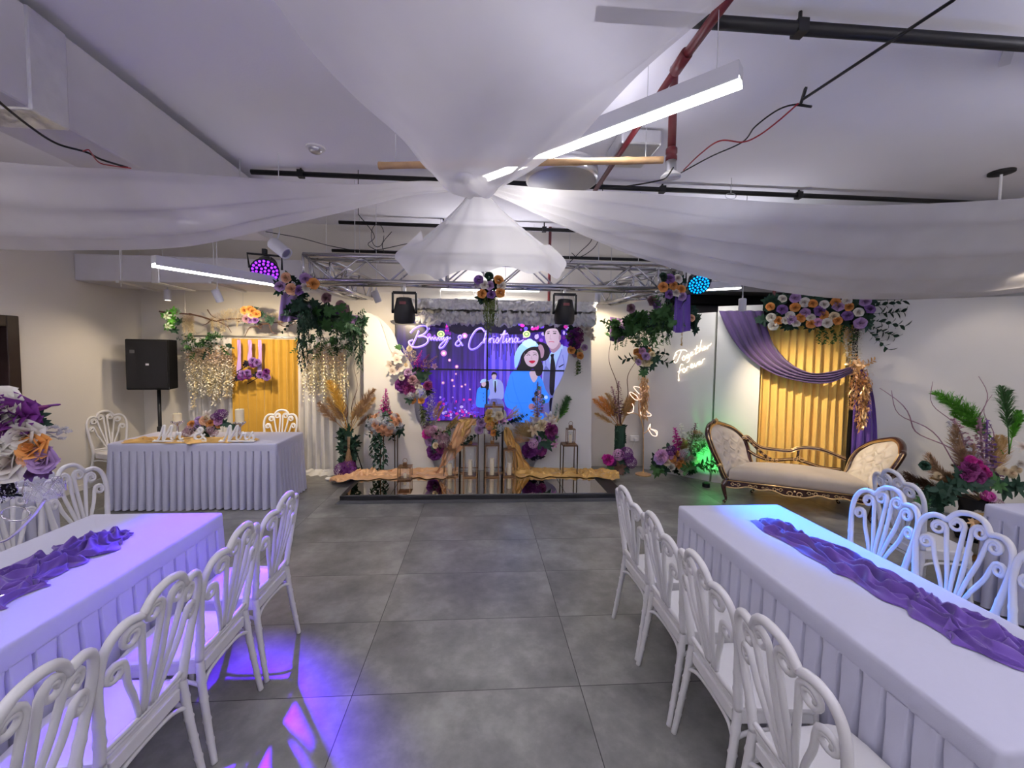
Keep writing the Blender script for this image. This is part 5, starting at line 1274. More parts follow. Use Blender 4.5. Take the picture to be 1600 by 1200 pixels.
m = MB(); q = P(742, 463, 6.05); m.tube([q+Vector((-.03, 0, -.05)), q+Vector((0, 0, .12)), q+Vector((.03, 0, -.05))], .006, 5); m.tube([q+Vector((-.2, 0, -.05)), q+Vector((-.2, 0, -.02))], .004, 4); m.build('bracket', W['white_pl'], t)

# ------------------------------------------------------------ mirror-topped platform
t = thing('mirror_platform', 'low black platform topped with bronze mirror tiles before the screens', 'platform', (.1, 5.45, 0))
XA, XB, YA, YC, HZ = -1.64, 1.80, 4.95, 6.02, .09
MB().box((XA, YA, 0), (XB, YC, HZ)).build('platform_base', W['black'], t, bevel=.006)
m = MB(); m.prism([(XA-.05, YA-.02, 0), (XB+.07, YA-.02, 0), (XB, YA, HZ*.4), (XA, YA, HZ*.4)], (0, .004, 0)); m.build('front_lip', W['black'], t)
n_ = 6; mx0, mx1, my0, my1 = XA+.06, XB-.22, YA+.015, YC-.04
for i in range(n_):
    for j in range(2):
        xa = lerp(mx0, mx1, i/n_)+.003; xb = lerp(mx0, mx1, (i+1)/n_)-.003; ya = lerp(my0, my1, j/2)+.003; yb_ = lerp(my0, my1, (j+1)/2)-.003
        MB().box((xa, ya, HZ+.0005), (xb, yb_, HZ+.006)).build('mirror_tile', W['mirror'], t)

# ------------------------------------------------------------ crumpled satin on the platform
def cloth_pile(name, label, ctr, wid, m_, zf, amp, seed, nu=200, nv=46, cat='cloth'):
    c = crom(ctr, 14)
    def f(i, j):
        p = samp(c, i); q = samp(c, min(1, i+.01)); p0 = samp(c, max(0, i-.01)); d = (q-p0); d.z = 0; d.normalize(); s = Vector((-d.y, d.x, 0)); u = j*2-1
        x1 = i*len(c)*.13; tw = nz(x1*.6+seed, u, seed)*1.9
        r1 = math.exp(-(nz(x1*1.0+tw, u*2.4+tw+seed, 3.1)*5)**2); r2 = math.exp(-(nz(x1*2.-u*1.5, u*4.+seed, 7.7)*5)**2)
        env = 1-abs(u)**4
        h = folds(x1, u, seed)*env*(.6+.9*abs(nz(x1*.5, seed)))
        w = wid*(1+.35*nz(i*6, seed))*min(1, .35+min(i, 1-i)*8)
        return Vector((p.x, p.y, p.z))+s*(u*w/2+.25*wid*nz(i*12, u*2, seed))+Vector((0, 0, zf+.004+amp*h))
    return tag(MB().grid(f, nu, nv).build(name, m_, smooth=True), label, cat)
cloth_pile('satin_cloth', 'crumpled champagne satin heaped along left back edge of the mirror platform', [(-2.02, 5.72, -.06), (-1.75, 5.78, .0), (-1.4, 5.80, 0), (-1.0, 5.82, 0), (-.65, 5.84, 0), (-.3, 5.86, 0)], .44, W['peach_s'], .10, .075, 2.2)
cloth_pile('satin_cloth', 'crumpled gold satin heaped along right back edge of the mirror platform', [(.38, 5.86, 0), (.7, 5.84, 0), (1.05, 5.82, 0), (1.4, 5.80, 0), (1.68, 5.78, 0), (1.98, 5.74, -.04)], .44, W['gold_s'], .10, .085, 6.2)

# ------------------------------------------------------------ wire stands, lanterns and candles
def wireframe(mb, x0, x1, y0, y1, z0, z1, w=.012, low=True):
    for x in (x0, x1):
        for y in (y0, y1): mb.bar((x, y, z0), (x, y, z1), w)
    for z in ((z0+w/2, z1-w/2) if low else (z1-w/2,)):
        for x in (x0, x1): mb.bar((x, y0, z), (x, y1, z), w)
        for y in (y0, y1): mb.bar((x0, y, z), (x1, y, z), w)
def lantern(label, cx, cy, z0, w, h, ch=.18, candle_=True, grp=None, ring=True, cr=.030):
    t = thing('candle_lantern', label, 'lantern', (cx, cy, z0), group=grp)
    a = w/2; th = .010
    for k, (sx, sy) in enumerate(((-1, -1), (1, -1), (1, 1), (-1, 1))): MB().bar((cx+sx*a, cy+sy*a, z0), (cx+sx*a, cy+sy*a, z0+h), th).build('post', W['bronze'], t)
    m = MB(); m.box((cx-a-.01, cy-a-.01, z0), (cx+a+.01, cy+a+.01, z0+.012)); m.build('base_plate', W['bronze'], t)
    m = MB(); m.prism([(cx-a-.008, cy-a-.008, z0+h), (cx+a+.008, cy-a-.008, z0+h), (cx+a+.008, cy+a+.008, z0+h), (cx-a-.008, cy+a+.008, z0+h)], (0, 0, .012)); m.build('top_plate', W['bronze'], t)
    MB().box((cx-.026, cy-.026, z0+h+.012), (cx+.026, cy+.026, z0+h+.06)).build('chimney_cap', W['bronze'], t, bevel=.004)
    if ring: MB().tube([(cx+.028*math.cos(k/14*2*PI), cy, z0+h+.085+.03*math.sin(k/14*2*PI)) for k in range(14)], .003, 5, closed=True).build('ring_handle', W['bronze'], t, smooth=True)
    if candle_:
        MB().lathe([(w*.34, z0+.014), (w*.34, z0+h-.03)], (cx, cy, 0), 28).build('glass_cylinder', W['glass'], t, smooth=True)
        c = MB().lathe([(0, z0+.013), (cr, z0+.013), (cr, z0+ch), (cr-.006, z0+ch+.004), (cr*.5, z0+ch-.006), (0, z0+ch-.008)], (cx, cy, 0), 20).build('pillar_candle', W['wax'], t, smooth=True, sharp=35)
        MB().tube([(cx, cy, z0+ch-.01), (cx+.003, cy, z0+ch+.015)], .002, 5).build('wick', W['black'], c)
    return t
YL = 5.72; ZP = .1
def lx(px, Y): return P(px, 700, Y).x
lantern('short square lantern at left end of the platform row, candle low', lx(703, YL), YL, ZP, .15, .36, .17)
lantern('tall square lantern second from left in the row before hump', lx(735, YL), YL, ZP, .18, .43, .22)
lantern('tall square lantern third from left in the row before hump', lx(769, YL), YL, ZP, .18, .43, .24)
lantern('short square lantern at right end of the platform row', lx(796, YL), YL, ZP, .15, .36, .17)
YT = 5.98
def stand(label, px, w, ztop, Y=YT, z0=ZP, cat='stand', cap=True):
    cx = lx(px, Y); t = thing('wire_stand', label, cat, (cx, Y, z0)); a = w/2
    for sx, sy in ((-1, -1), (1, -1), (1, 1), (-1, 1)): MB().bar((cx+sx*a, Y+sy*a, z0), (cx+sx*a, Y+sy*a, ztop), .012).build('post', W['bronze'], t)
    m = MB(); wireframe(m, cx-a, cx+a, Y-a, Y+a, z0, ztop, .012); m.build('frame_rail', W['bronze'], t)
    if cap: MB().box((cx-a, Y-a, ztop), (cx+a, Y+a, ztop+.012)).build('top_plate', W['bronze'], t)
    return t
z1 = P(732, 655, YT).z; z2 = P(770, 634, YT).z
stand('tall bronze wire stand draped with gold satin left of the hump', 733, .26, z1)
stand('tallest bronze wire stand standing in front of the hump', 771, .26, z2)
for px, zz, lab in ((736, z1, 'bronze carrying handle on top of the satin-draped wire stand'), (771, z2, 'bronze carrying handle on top of the tallest wire stand')):
    cx = lx(px, YT); m = MB(); m.box((cx-.022, YT-.022, zz+.012), (cx+.022, YT+.022, zz+.06)); m.tube([(cx-.05, YT, zz+.02), (cx-.03, YT, zz+.085), (cx+.03, YT, zz+.085), (cx+.05, YT, zz+.02)], .004, 5)
    tag(m.build('stand_handle', W['bronze']), lab, 'handle')
# draped satin over the stand: falls to both sides
def fold_drape(name, label, top, bot, m_, Y0, Y1, nfold=5, amp=.03, seed=1., nu=70, nv=60):
    T = crom([Vector((P(x, y, Y0).x, Y0, P(x, y, Y0).z)) for x, y in top], 10); B = crom([Vector((P(x, y, Y1).x, Y1, max(.10, P(x, y, Y1).z))) for x, y in bot], 10)
    def f(i, j):
        a = samp(T, i); b = samp(B, i); p = a.lerp(b, j)
        return p+Vector((.012*math.sin(j*14+i*20+seed), -amp*(.25+.75*j)*(.5+.5*math.sin(2*PI*nfold*i+3*nz(i*3, j*2.2, seed)))-.02*nz(i*5, j*6, seed), amp*.5*nz(i*4, j*5, seed+4)))
    return tag(MB().grid(f, nu, nv).build(name, m_, smooth=True), label, 'cloth')
fold_drape('satin_drape', 'gold satin falling from the wire stand down to the left', [(744, 655), (728, 657), (716, 660)], [(722, 700), (700, 722), (680, 745)], W['peach_s'], 5.82, 5.80, 4, .06, 1.3)
fold_drape('satin_drape', 'swagged gold satin over the top of the left wire stand', [(718, 655), (732, 654), (748, 655)], [(722, 682), (733, 668), (746, 662)], W['gold_s'], 5.83, 5.80, 3, .03, 4.3)
fold_drape('satin_drape', 'gold satin falling from the tallest stand down to the right', [(786, 665), (792, 668), (798, 672)], [(796, 748), (812, 748), (830, 748)], W['gold_s'], 5.92, 5.88, 4, .06, 7.3)
# small pieces left and right
YG = 5.74
lantern('small open bronze lantern on satin at left of the platform', lx(633, 5.6), 5.6, ZP, .16, .16, .07, cr=.02)
sR = stand('bronze wire plinth on gold satin at right of the platform', 889, .20, P(889, 694, 5.8).z, 5.8, ZP)
lantern('small bronze lantern standing on top of the right wire plinth', lx(891, 5.8), 5.8, P(889, 694, 5.8).z+.012, .105, .20, .12, cr=.022)
sL = stand('bronze wire stand carrying the flower arrangement left of screens', 608, .20, P(608, 676, 6.05).z, 6.05, .0)

# ------------------------------------------------------------ neon writing
def Bn(px, py, o=0.):                                  # point on the neon wall
    r = ray(px, py); n = BN; t_ = (B0-CAM).dot(n)/r.dot(n); return CAM+r*t_-n*o
t = thing('neon_sign', 'lit white neon script sign on the slanted white wall panel', 'sign', Bn(1085, 560, .02))
def Zq(x, y): return (920+x*320/1200, 460+y*320/1200)
NS = [[(505, 365), (520, 335), (560, 325), (580, 335)], [(548, 328), (535, 360), (520, 395), (506, 398), (502, 372), (520, 350)], [(560, 360), (550, 375), (558, 388), (570, 375), (562, 360)], [(588, 350), (574, 362), (582, 374), (592, 355), (592, 385), (578, 400)], [(596, 358), (606, 348), (610, 338), (600, 345), (604, 360), (618, 350)], [(638, 300), (632, 330), (628, 350), (642, 340)], [(622, 325), (648, 312)], [(664, 268), (656, 310), (650, 338), (660, 318), (670, 320), (670, 332)],
      [(676, 322), (688, 310), (680, 308), (678, 326), (696, 312)], [(698, 322), (704, 300), (712, 300), (722, 286)],
      [(556, 412), (544, 410), (536, 440), (530, 475), (532, 505), (526, 500)], [(524, 455), (552, 438)], [(562, 432), (552, 445), (562, 458), (572, 442), (562, 432)], [(576, 448), (580, 425), (592, 425)], [(600, 428), (612, 412), (604, 408), (600, 428), (614, 428), (622, 412)], [(622, 405), (630, 424), (642, 396)], [(646, 412), (658, 398), (650, 394), (647, 412), (660, 408), (668, 396)], [(668, 402), (672, 384), (684, 376)]]
for pth in NS:
    c = crom([Bn(*Zq(x, y), .03) for x, y in pth], 8); MB().tube(c, .0048, 8).build('neon_stroke', W['neon'], t, smooth=True)
m = MB()
for x, y in ((520, 380), (640, 330), (712, 300), (536, 470), (655, 405)): p = Bn(*Zq(x, y), .0); m.tube([p, p-BN*.03], .003, 5)
m.build('wall_pin', W['white_pl'], t)
# butterfly lamp
bx = P(1015, 790, 6.0); bc = Z(1008, 741, 0)
Yb = bc.y-.02
t = thing('butterfly_floor_lamp', 'slender branch floor lamp with glowing butterfly outlines by the wall', 'floor lamp', (bc.x, Yb, 0))
def BP(x, y): return P(980+x*180/800, 490+y*270/1200, Yb)
MB().lathe([(0, 0), (.12, 0), (.125, .012), (.10, .02), (.03, .035), (.012, .05)], (BP(112, 1080).x, Yb, 0), 8).build('base', W['rosegold'], t, smooth=True, sharp=20)
MB().tube(crom([Vector((BP(112, 1080).x, Yb, .04)), BP(112, 900), BP(110, 800), BP(95, 730), BP(82, 690), BP(82, 560)], 8), .009, 8).build('stem', W['rosegold'], t, smooth=True)
for l in ([(90, 715), (60, 695), (20, 690)], [(116, 835), (140, 815), (160, 800)], [(82, 600), (70, 590), (60, 585)]): MB().tube(crom([BP(*p) for p in l], 6), .006, 6).build('branch', W['rosegold'], t, smooth=True)
BF = [[(100, 590), (60, 600), (20, 560), (25, 545), (65, 570), (80, 600)], [(85, 560), (45, 510), (90, 515), (100, 550)], [(98, 550), (140, 525), (135, 540), (102, 552)], [(80, 600), (102, 590), (100, 560)],
      [(40, 680), (45, 650), (35, 625)], [(0, 690), (20, 690), (45, 680)], [(90, 665), (100, 705), (155, 712), (165, 700), (130, 675)], [(90, 665), (130, 672), (150, 695)],
      [(145, 800), (175, 845), (205, 848), (195, 820), (160, 800)], [(145, 800), (160, 765), (158, 795)], [(160, 800), (205, 815), (208, 845)]]
for l in BF: MB().tube(crom([BP(*p) for p in l], 6), .0055, 6).build('glowing_wing', W['neonb'], t, smooth=True)
for x, y in ((992, 685),):
    q = P(x, y, 6.50); t = thing('wall_socket', 'white double wall socket with plug beside the butterfly lamp', 'socket', q)
    MB().box(q-Vector((.075, 0, .045)), q+Vector((.075, .03, .045))).build('face_plate', W['white_pl'], t, bevel=.006)
    MB().box(q+Vector((-.02, -.04, -.045)), q+Vector((.03, 0, .01))).build('plug', W['white_pl'], t, bevel=.008)
    MB().tube(crom([q+Vector((0, -.02, -.04)), q+Vector((-.05, -.03, -.2)), q+Vector((-.02, -.05, -.4)), q+Vector((.1, -.1, -.66))], 8), .004, 5).build('cord', W['white_pl'], t)
lamp_obj('green_uplight', 'SPOT', (3.12, 5.42, .10), (3.22, 5.66, .5), energy=15, color=(.05, 1, .15), spot_size=math.radians(120), spot_blend=1, shadow_soft_size=.05)
t = thing('floor_uplight', 'small green floor uplight hidden behind the bouquet by the sofa', 'uplight', (3.12, 5.44, 0))
MB().lathe([(0, 0), (.05, 0), (.05, .05), (.03, .06), (0, .055)], (3.12, 5.46, 0), 16).build('uplight_body', W['black'], t, smooth=True, sharp=40)
# ------------------------------------------------------------ curtains
def curtain(name, label, cat, a, b, z0, z1, nf, m_, amp=.03, seed=0., nu=None, parent=None, gather=.0, flare=0., wav=None, group=None):
    a = Vector(a); b = Vector(b); d = (b-a); L = d.length; d.normalize(); n = Vector((d.y, -d.x, 0))    # n towards the room
    nu = nu or nf*12
    def f(i, j):
        u = i+.012*nz(i*9+seed, j*1.5); ph = 2*PI*nf*(u+.03*nz(i*5, seed)); s = math.sin(ph)
        s = math.copysign(abs(s)**.7, s)
        A_ = amp*(.55+.45*j+.3*nz(i*7, seed+2))
        z = lerp(z1, z0, j)
        if wav and j > .98: z += wav*math.sin(i*37)
        return a+d*(L*(i+flare*(i-.5)*j))+n*(A_*(s+.35*math.sin(ph*2+seed+j))+.01*nz(i*11, j*5, seed))+Vector((0, 0, z))
    o = MB().grid(f, nu, 20).build(name, m_, parent, smooth=True)
    if parent is None: tag(o, label, cat, group)
    return o
# mustard curtain in the partition opening
curtain('velvet_curtain', 'pleated mustard velvet curtain filling the partition opening behind the sofa', 'curtain', S(.54, 0, .10), S(1.56, 0, .10), .02, 2.24, 11, W['gold_y'], .035, 3.)
# purple swag across it
def swag2(name, label, A_, B_, m_, nfold, amp, seed, cat='drape', nu=110, nv=44, onorm=None):
    A_ = crom(A_, 10); B_ = crom(B_, 10); nn = (onorm or -NB)
    def f(i, j):
        p = samp(A_, i).lerp(samp(B_, i), j); w = (samp(A_, i)-samp(B_, i)).length
        h = amp*min(1, w*5)*(abs(math.sin(PI*nfold*j+seed+1.3*nz(i*3, seed)))+.3*nz(i*5, j*nfold, seed))
        return p+nn*(h+.05*math.sin(PI*j)*w)
    return tag(MB().grid(f, nu, nv).build(name, m_, smooth=True), label, cat)
def SP(px, py, o=-.06):                               # point just in front of the slanted partition
    r = ray(px, py); q = A+NB*o; t_ = (q-CAM).dot(NB)/r.dot(NB); return CAM+r*t_
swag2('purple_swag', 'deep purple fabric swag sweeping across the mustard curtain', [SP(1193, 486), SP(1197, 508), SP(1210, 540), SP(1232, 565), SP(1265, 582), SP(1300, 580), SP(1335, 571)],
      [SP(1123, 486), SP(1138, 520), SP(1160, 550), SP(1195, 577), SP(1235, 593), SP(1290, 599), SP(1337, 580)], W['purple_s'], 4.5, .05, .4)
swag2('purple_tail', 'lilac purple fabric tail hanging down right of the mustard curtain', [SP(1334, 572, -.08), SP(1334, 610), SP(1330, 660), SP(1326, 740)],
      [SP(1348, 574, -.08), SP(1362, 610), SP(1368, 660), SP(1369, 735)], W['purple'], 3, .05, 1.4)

# ------------------------------------------------------------ flower row on top of the opening
def arr(name, label, cat, loc, group=None): return thing(name, label, cat, loc, group=group)
t = arr('flower_garland', 'long garland of white, lilac and orange roses topping the mustard curtain', 'garland', SP(1270, 500, -.15))
FN = -NB
def fz(x, y): return (1180+x*240/1108, 440+y*260/1200)
RO = [(195, 125, 'white'), (290, 118, 'lilac'), (355, 150, 'white'), (412, 160, 'orange'), (497, 167, 'white'), (578, 150, 'orange'), (597, 180, 'lilac'), (674, 182, 'orange'), (745, 222, 'white'), (825, 200, 'violet'), (790, 140, 'lilac'),
      (108, 182, 'orange'), (193, 203, 'violet'), (288, 186, 'orange'), (250, 245, 'white'), (360, 225, 'lilac'), (400, 262, 'white'), (465, 215, 'violet'), (493, 240, 'orange'), (567, 250, 'cream'), (662, 248, 'violet'), (592, 282, 'orange'),
      (115, 260, 'white'), (165, 282, 'orange'), (215, 282, 'white'), (258, 275, 'lilac'), (290, 297, 'white'), (326, 262, 'orange'), (402, 304, 'orange'), (450, 294, 'pink'), (518, 298, 'white'), (757, 300, 'lilac'), (130, 320, 'white'), (660, 140, 'white')]
for x, y, c in RO:
    px, py = fz(x, y); put(t, 'rose', c, SP(px, py, -.20), .125 if c in ('violet', 'lilac') else .11, FN+Vector((R.uniform(-.3, .3), 0, R.uniform(-.2, .4))))
for i in range(60):
    px = R.uniform(1188, 1362); py = R.uniform(466, 508); put(t, 'leaf_cluster', 'dark', SP(px, py, -.15), R.uniform(.16, .24), FN*1.3+rdir()*.7)
for x, y, dx, dz in ((1360, 480, 1, .3), (1365, 490, 1, 0), (1362, 500, 1, -.3), (1358, 508, .8, -.6), (1355, 515, .6, -.8)):
    put(t, 'leafy_sprig', 'dark', SP(x, y, -.12), .30, Vector((dx, -dx*.55, dz)))
for x in (1280, 1290, 1302, 1318, 1330, 1338): hang(t, 'ivy_strand', 'green', SP(x, 505, -.12), R.uniform(.18, .3), 1.4)
for x in (1322, 1328, 1334, 1340, 1345): hang(t, 'wisteria_strand', 'white', SP(x, 512, -.13), R.uniform(.35, .5), 1.2)
t = arr('gold_leaf_spray', 'glittering rose-gold leaf spray hanging where the purple swag is tied', 'foliage', SP(1346, 575, -.22))
for i, (x, y) in enumerate(((1340, 572), (1350, 568), (1356, 578), (1333, 590), (1345, 590), (1357, 595))): hang(t, 'leaf_fringe', 'rosegold', SP(x, y, -.22), R.uniform(.3, .42) if i != 4 else .62, 1.0)
for i in range(4): hang(t, 'leaf_fringe', 'rosegold', SP(1352+R.uniform(-4, 4), 590, -.22), .55, .7)
sprigs(t, SP(1344, 575, -.17), 8, .18, 'rosegold', FN)
# bit of red riser above
tag(MB().tube([SP(1209, 470, .1), Vector((*SP(1209, 470, .1).xy, HC))], .02, 8).build('red_riser', W['red']), 'short red pipe end above the rose garland', 'pipe')

# ------------------------------------------------------------ truss flowers
def cluster(t, Y, lst, size, leaves=10, lc='dark', lsz=.16, front=(0, -1, .1)):
    for x, y, c in lst: put(t, 'rose', c, P(x, y, Y), size, Vector(front)+Vector((R.uniform(-.35, .35), 0, R.uniform(-.25, .35))))
    for i in range(leaves):
        x, y, c = R.choice(lst); put(t, 'leaf_cluster', lc, P(x+R.uniform(-8, 8), y+R.uniform(-4, 10), Y+.07), lsz, rdir()+Vector((0, -.8, 0)))
t = arr('flower_garland', 'orange and lilac rose garland with dark ivy under left truss end', 'garland', P(470, 455, 4.6))
cluster(t, 4.58, [(448, 434, 'peach'), (478, 436, 'lilac'), (438, 448, 'lilac'), (456, 452, 'peach'), (468, 454, 'violet'), (489, 444, 'orange'), (479, 449, 'white')], .115, 16)
def gar(t, p0, p1, n, drop, col='dark', vines=6):
    for i in range(n):
        f = R.random(); p = p0.lerp(p1, f)+Vector((R.uniform(-.08, .08), R.uniform(-.08, .08), -R.uniform(0, drop)))
        put(t, 'leaf_cluster' if i % 3 else 'leafy_sprig', col, p, R.uniform(.15, .24), rdir()+Vector((0, -.9, -.3)))
    for i in range(vines):
        f = (i+.5)/vines; p = p0.lerp(p1, f)+Vector((0, -.05, -drop*.6)); hang(t, 'vine_strand', col, p, R.uniform(.22, .38), 1.1)
pA, pB = P(455, 466, 4.72), P(566, 497, 6.1)
gar(t, pA, pB, 90, .24, 'dark', 4)
for x, y, Y, L_ in ((466, 490, 4.65, .62), (474, 492, 4.7, .55), (482, 490, 4.75, .35), (555, 505, 5.9, .72), (562, 503, 6.0, .70), (548, 510, 5.9, .5)): hang(t, 'vine_strand', 'dark', P(x, y, Y), L_, .8)
for x, y, c in ((511, 466, 'dusk'), (533, 478, 'dusk'), (540, 484, 'dusk'), (525, 487, 'violet')): put(t, 'rose', c, P(x, y, 5.4), .13, (-.2, -1, .1))
for i in range(14): put(t, 'leaf_cluster', 'green', P(R.uniform(485, 555), R.uniform(478, 515), 5.1), .2, rdir()+Vector((0, -1, 0)))
def hangcloth(label, top, bot, Y0, Y1, m_, n=5, amp=.03, sd=1.):
    T = [P(x, y, lerp(Y0, Y1, k/(len(top)-1))) for k, (x, y) in enumerate(top)]; B = [P(x, y, lerp(Y0, Y1, k/(len(bot)-1))) for k, (x, y) in enumerate(bot)]
    T = crom(T, 8); B = crom(B, 8); w = T[-1]-T[0]; nn = Vector((w.y, -w.x, 0)).normalized()
    if nn.y > 0: nn = -nn
    return tag(MB().grid(lambda i, j: samp(T, i).lerp(samp(B, i), j)+nn*(amp*math.sin(2*PI*n*i+sd+2*nz(i*3, j, sd))*(.3+.7*j)), int(n*14), 14).build('purple_cloth', m_, smooth=True), label, 'drape', 'purple cloths on the truss')
hangcloth('lilac purple cloth hanging at the left truss corner, outermost', [(440, 455), (455, 460), (475, 466)], [(434, 500), (450, 503), (472, 497)], 4.72, 4.85, W['lilac_r'], 2, .03)
hangcloth('dark purple cloth strip under the left side truss foliage', [(476, 470), (520, 482), (560, 494)], [(484, 500), (498, 506), (514, 500), (520, 514), (545, 503), (560, 512)], 4.95, 6.15, W['purple_d'], 5, .03, 2.)
hangcloth('dark purple cloth end hanging at the back of left side truss', [(540, 505), (548, 508), (556, 510)], [(542, 530), (548, 534), (555, 528)], 6.0, 6.1, W['purple_d'], 1.5, .02, 2.)
t = arr('flower_garland', 'rose cluster with olive trailing vine at the centre of truss', 'garland', P(766, 450, 4.6))
cluster(t, 4.60, [(748, 438, 'violet'), (764, 432, 'dark'), (779, 438, 'orange'), (765, 447, 'lilac'), (753, 459, 'orange'), (768, 461, 'violet'), (784, 447, 'white'), (782, 457, 'orange'), (757, 446, 'white')], .105, 14)
for i in range(9): hang(t, 'vine_strand', 'olive', P(758+i*2.1, 466+R.uniform(-3, 5), 4.62+R.uniform(-.03, .03)), R.uniform(.30, .44), .6)
MB().tube([P(756, 432, 4.72), P(756, 414, 4.72)], .012, 6).build('clamp', W['alu'], t)
t = arr('flower_garland', 'orange and lilac rose garland with green leaves under right truss end', 'garland', P(1050, 452, 4.6))
cluster(t, 4.56, [(1036, 433, 'dark'), (1046, 436, 'violet'), (1059, 436, 'white'), (1036, 449, 'orange'), (1051, 446, 'orange'), (1064, 452, 'orange'), (1045, 460, 'violet'), (1065, 463, 'lilac'), (1056, 458, 'white')], .105, 14)
pA, pB = P(1056, 478, 4.7), P(955, 505, 6.1)
gar(t, pA, pB, 80, .22, 'green', 6)
for i in range(30): put(t, 'leaf_cluster', 'dark', pA.lerp(pB, R.random())+Vector((0, .05, -R.uniform(0, .2))), .2, rdir()+Vector((0, -.8, 0)))
for x, y, c in ((1018, 470, 'dusk'), (1025, 476, 'violet'), (985, 482, 'dusk')): put(t, 'rose', c, P(x, y, 5.3), .12, (.2, -1, 0))
for x, y, Y, L_ in ((1040, 500, 4.75, .3), (1046, 500, 4.75, .26), (1020, 505, 5.2, .3)): hang(t, 'vine_strand', 'dark', P(x, y, Y), L_, .9)
for i in range(9): put(t, 'leaf_cluster', 'dark', P(R.uniform(1078, 1088), R.uniform(475, 520), 4.8), .17, rdir()+Vector((.6, -.8, 0)))
hang(t, 'leaf_fringe', 'gold', P(1066, 518, 4.75), .16, .9)
put(t, 'rose', 'peach', P(1080, 497, 4.75), .09)
hangcloth('bright purple cloth hanging at the right truss corner', [(1054, 462), (1064, 464), (1078, 460)], [(1050, 518), (1062, 520), (1077, 517)], 4.62, 4.68, W['purple'], 2, .025)
hangcloth('dark purple cloth swagged beneath the right side truss foliage', [(1050, 482), (1010, 492), (965, 500)], [(1046, 502), (1030, 500), (1010, 510), (995, 506), (975, 516), (960, 512)], 4.95, 6.1, W['purple_d'], 4, .03, 2.)
hangcloth('purple cloth end hanging at the back of right side truss', [(953, 495), (965, 497), (978, 499)], [(953, 532), (966, 535), (976, 530)], 6.1, 6.0, W['purple_d'], 1.5, .03, 2.)

# ------------------------------------------------------------ flowers along the cut-out boards
t = arr('board_flowers', 'tall cascade of purple, white and orange blooms down the left board edge', 'flower arrangement', P(640, 600, 6.15))
def many(t, Y, lst, fr=(0, -1, .1)):
    for k, c, x, y, s in lst: put(t, k, c, P(x, y, Y+R.uniform(-.05, .03)), s, Vector(fr)+Vector((R.uniform(-.4, .4), 0, R.uniform(-.3, .4))))
many(t, 6.12, [('orchid', 'white', 610, 570, .16), ('orchid', 'white', 620, 562, .16), ('orchid', 'white', 622, 576, .17), ('orchid', 'white', 613, 580, .13), ('orchid', 'white', 617, 554, .12), ('bud', 'white', 627, 590, .10), ('orchid', 'white', 630, 600, .10), ('gypsophila', 'cream', 640, 555, .22), ('gypsophila', 'cream', 643, 563, .2), ('mum', 'cream', 640, 545, .10),
     ('leaf_cluster', 'green', 622, 543, .14), ('mum', 'cream', 634, 570, .08), ('rose', 'lilac', 638, 582, .12), ('rose', 'lilac', 650, 587, .12), ('rose', 'dusk', 645, 594, .14), ('peony', 'purple', 630, 602, .22), ('peony', 'purple', 634, 596, .18), ('peony', 'plum', 640, 606, .18), ('hydrangea', 'dusk', 650, 600, .16), ('bud', 'white', 652, 603, .09), ('bud', 'white', 658, 606, .08), ('rose', 'lilac', 666, 594, .09), ('rose', 'violet', 672, 598, .07),
     ('peony', 'plum', 668, 603, .12), ('rose', 'orange', 647, 612, .11), ('hydrangea', 'grey', 658, 614, .18), ('hydrangea', 'grey', 642, 618, .16), ('rose', 'orange', 644, 625, .12), ('rose', 'orange', 658, 626, .10), ('rose', 'white', 663, 620, .08), ('leaf_cluster', 'dark', 640, 625, .16), ('leaf_cluster', 'dark', 668, 612, .2), ('leaf_cluster', 'dark', 650, 580, .2), ('leaf_cluster', 'dark', 655, 592, .25), ('leaf_cluster', 'dark', 665, 585, .2), ('leaf_cluster', 'dark', 646, 604, .25), ('bud', 'lilac', 664, 565, .07), ('bud', 'lilac', 671, 572, .07), ('orchid', 'lilac', 679, 572, .10)])
for x, y, dx, c, L_ in ((645, 578, .55, 'magenta', .34), (650, 580, .8, 'plum', .32), (640, 560, -.05, 'white', .24), (655, 582, .95, 'dusk', .34), (636, 560, -.3, 'white', .2)): put(t, 'flower_spike', c, P(x, y, 6.1), L_, (dx, -.2, 1))
for x, y, L_ in ((672, 605, .45), (677, 605, .5), (668, 628, .48), (674, 630, .35), (665, 640, .35)): hang(t, 'wisteria_strand', 'silver', P(x, y, 6.12), L_, 1.5)
for i in range(5): put(t, 'leafy_sprig', 'olive', P(655+i*2, 630+i, 6.12), .26, (.35, -.2, -1))
t = arr('board_flowers', 'pink and plum flower cluster low on the left board edge', 'flower arrangement', P(680, 690, 6.12))
many(t, 6.10, [('rose', 'dusk', 669, 668, .13), ('hydrangea', 'dusk', 672, 674, .18), ('rose', 'pink', 678, 672, .13), ('peony', 'magenta', 667, 678, .13), ('peony', 'dusk', 682, 678, .14), ('rose', 'lilac', 672, 690, .13), ('hydrangea', 'grey', 683, 688, .16), ('rose', 'cream', 681, 696, .09), ('hydrangea', 'dusk', 693, 690, .20), ('hydrangea', 'dusk', 696, 682, .14), ('peony', 'purple', 680, 706, .20), ('peony', 'plum', 688, 700, .14), ('gypsophila', 'pink', 695, 676, .2), ('gypsophila', 'white', 690, 670, .18), ('leaf_cluster', 'dark', 686, 682, .25), ('leaf_cluster', 'dark', 680, 700, .22), ('leaf_cluster', 'green', 700, 676, .16), ('rose', 'white', 687, 672, .09)])
for x0_, y0_, dx, L_ in ((677, 672, -.02, .42), (680, 672, .08, .34)): put(t, 'pampas_plume', 'rosegold', P(x0_, y0_, 6.12), L_, (dx, 0, 1))
t = arr('dried_palm_spray', 'golden dried palm spray between left lower flowers and draped stand', 'foliage', P(700, 672, 6.05))
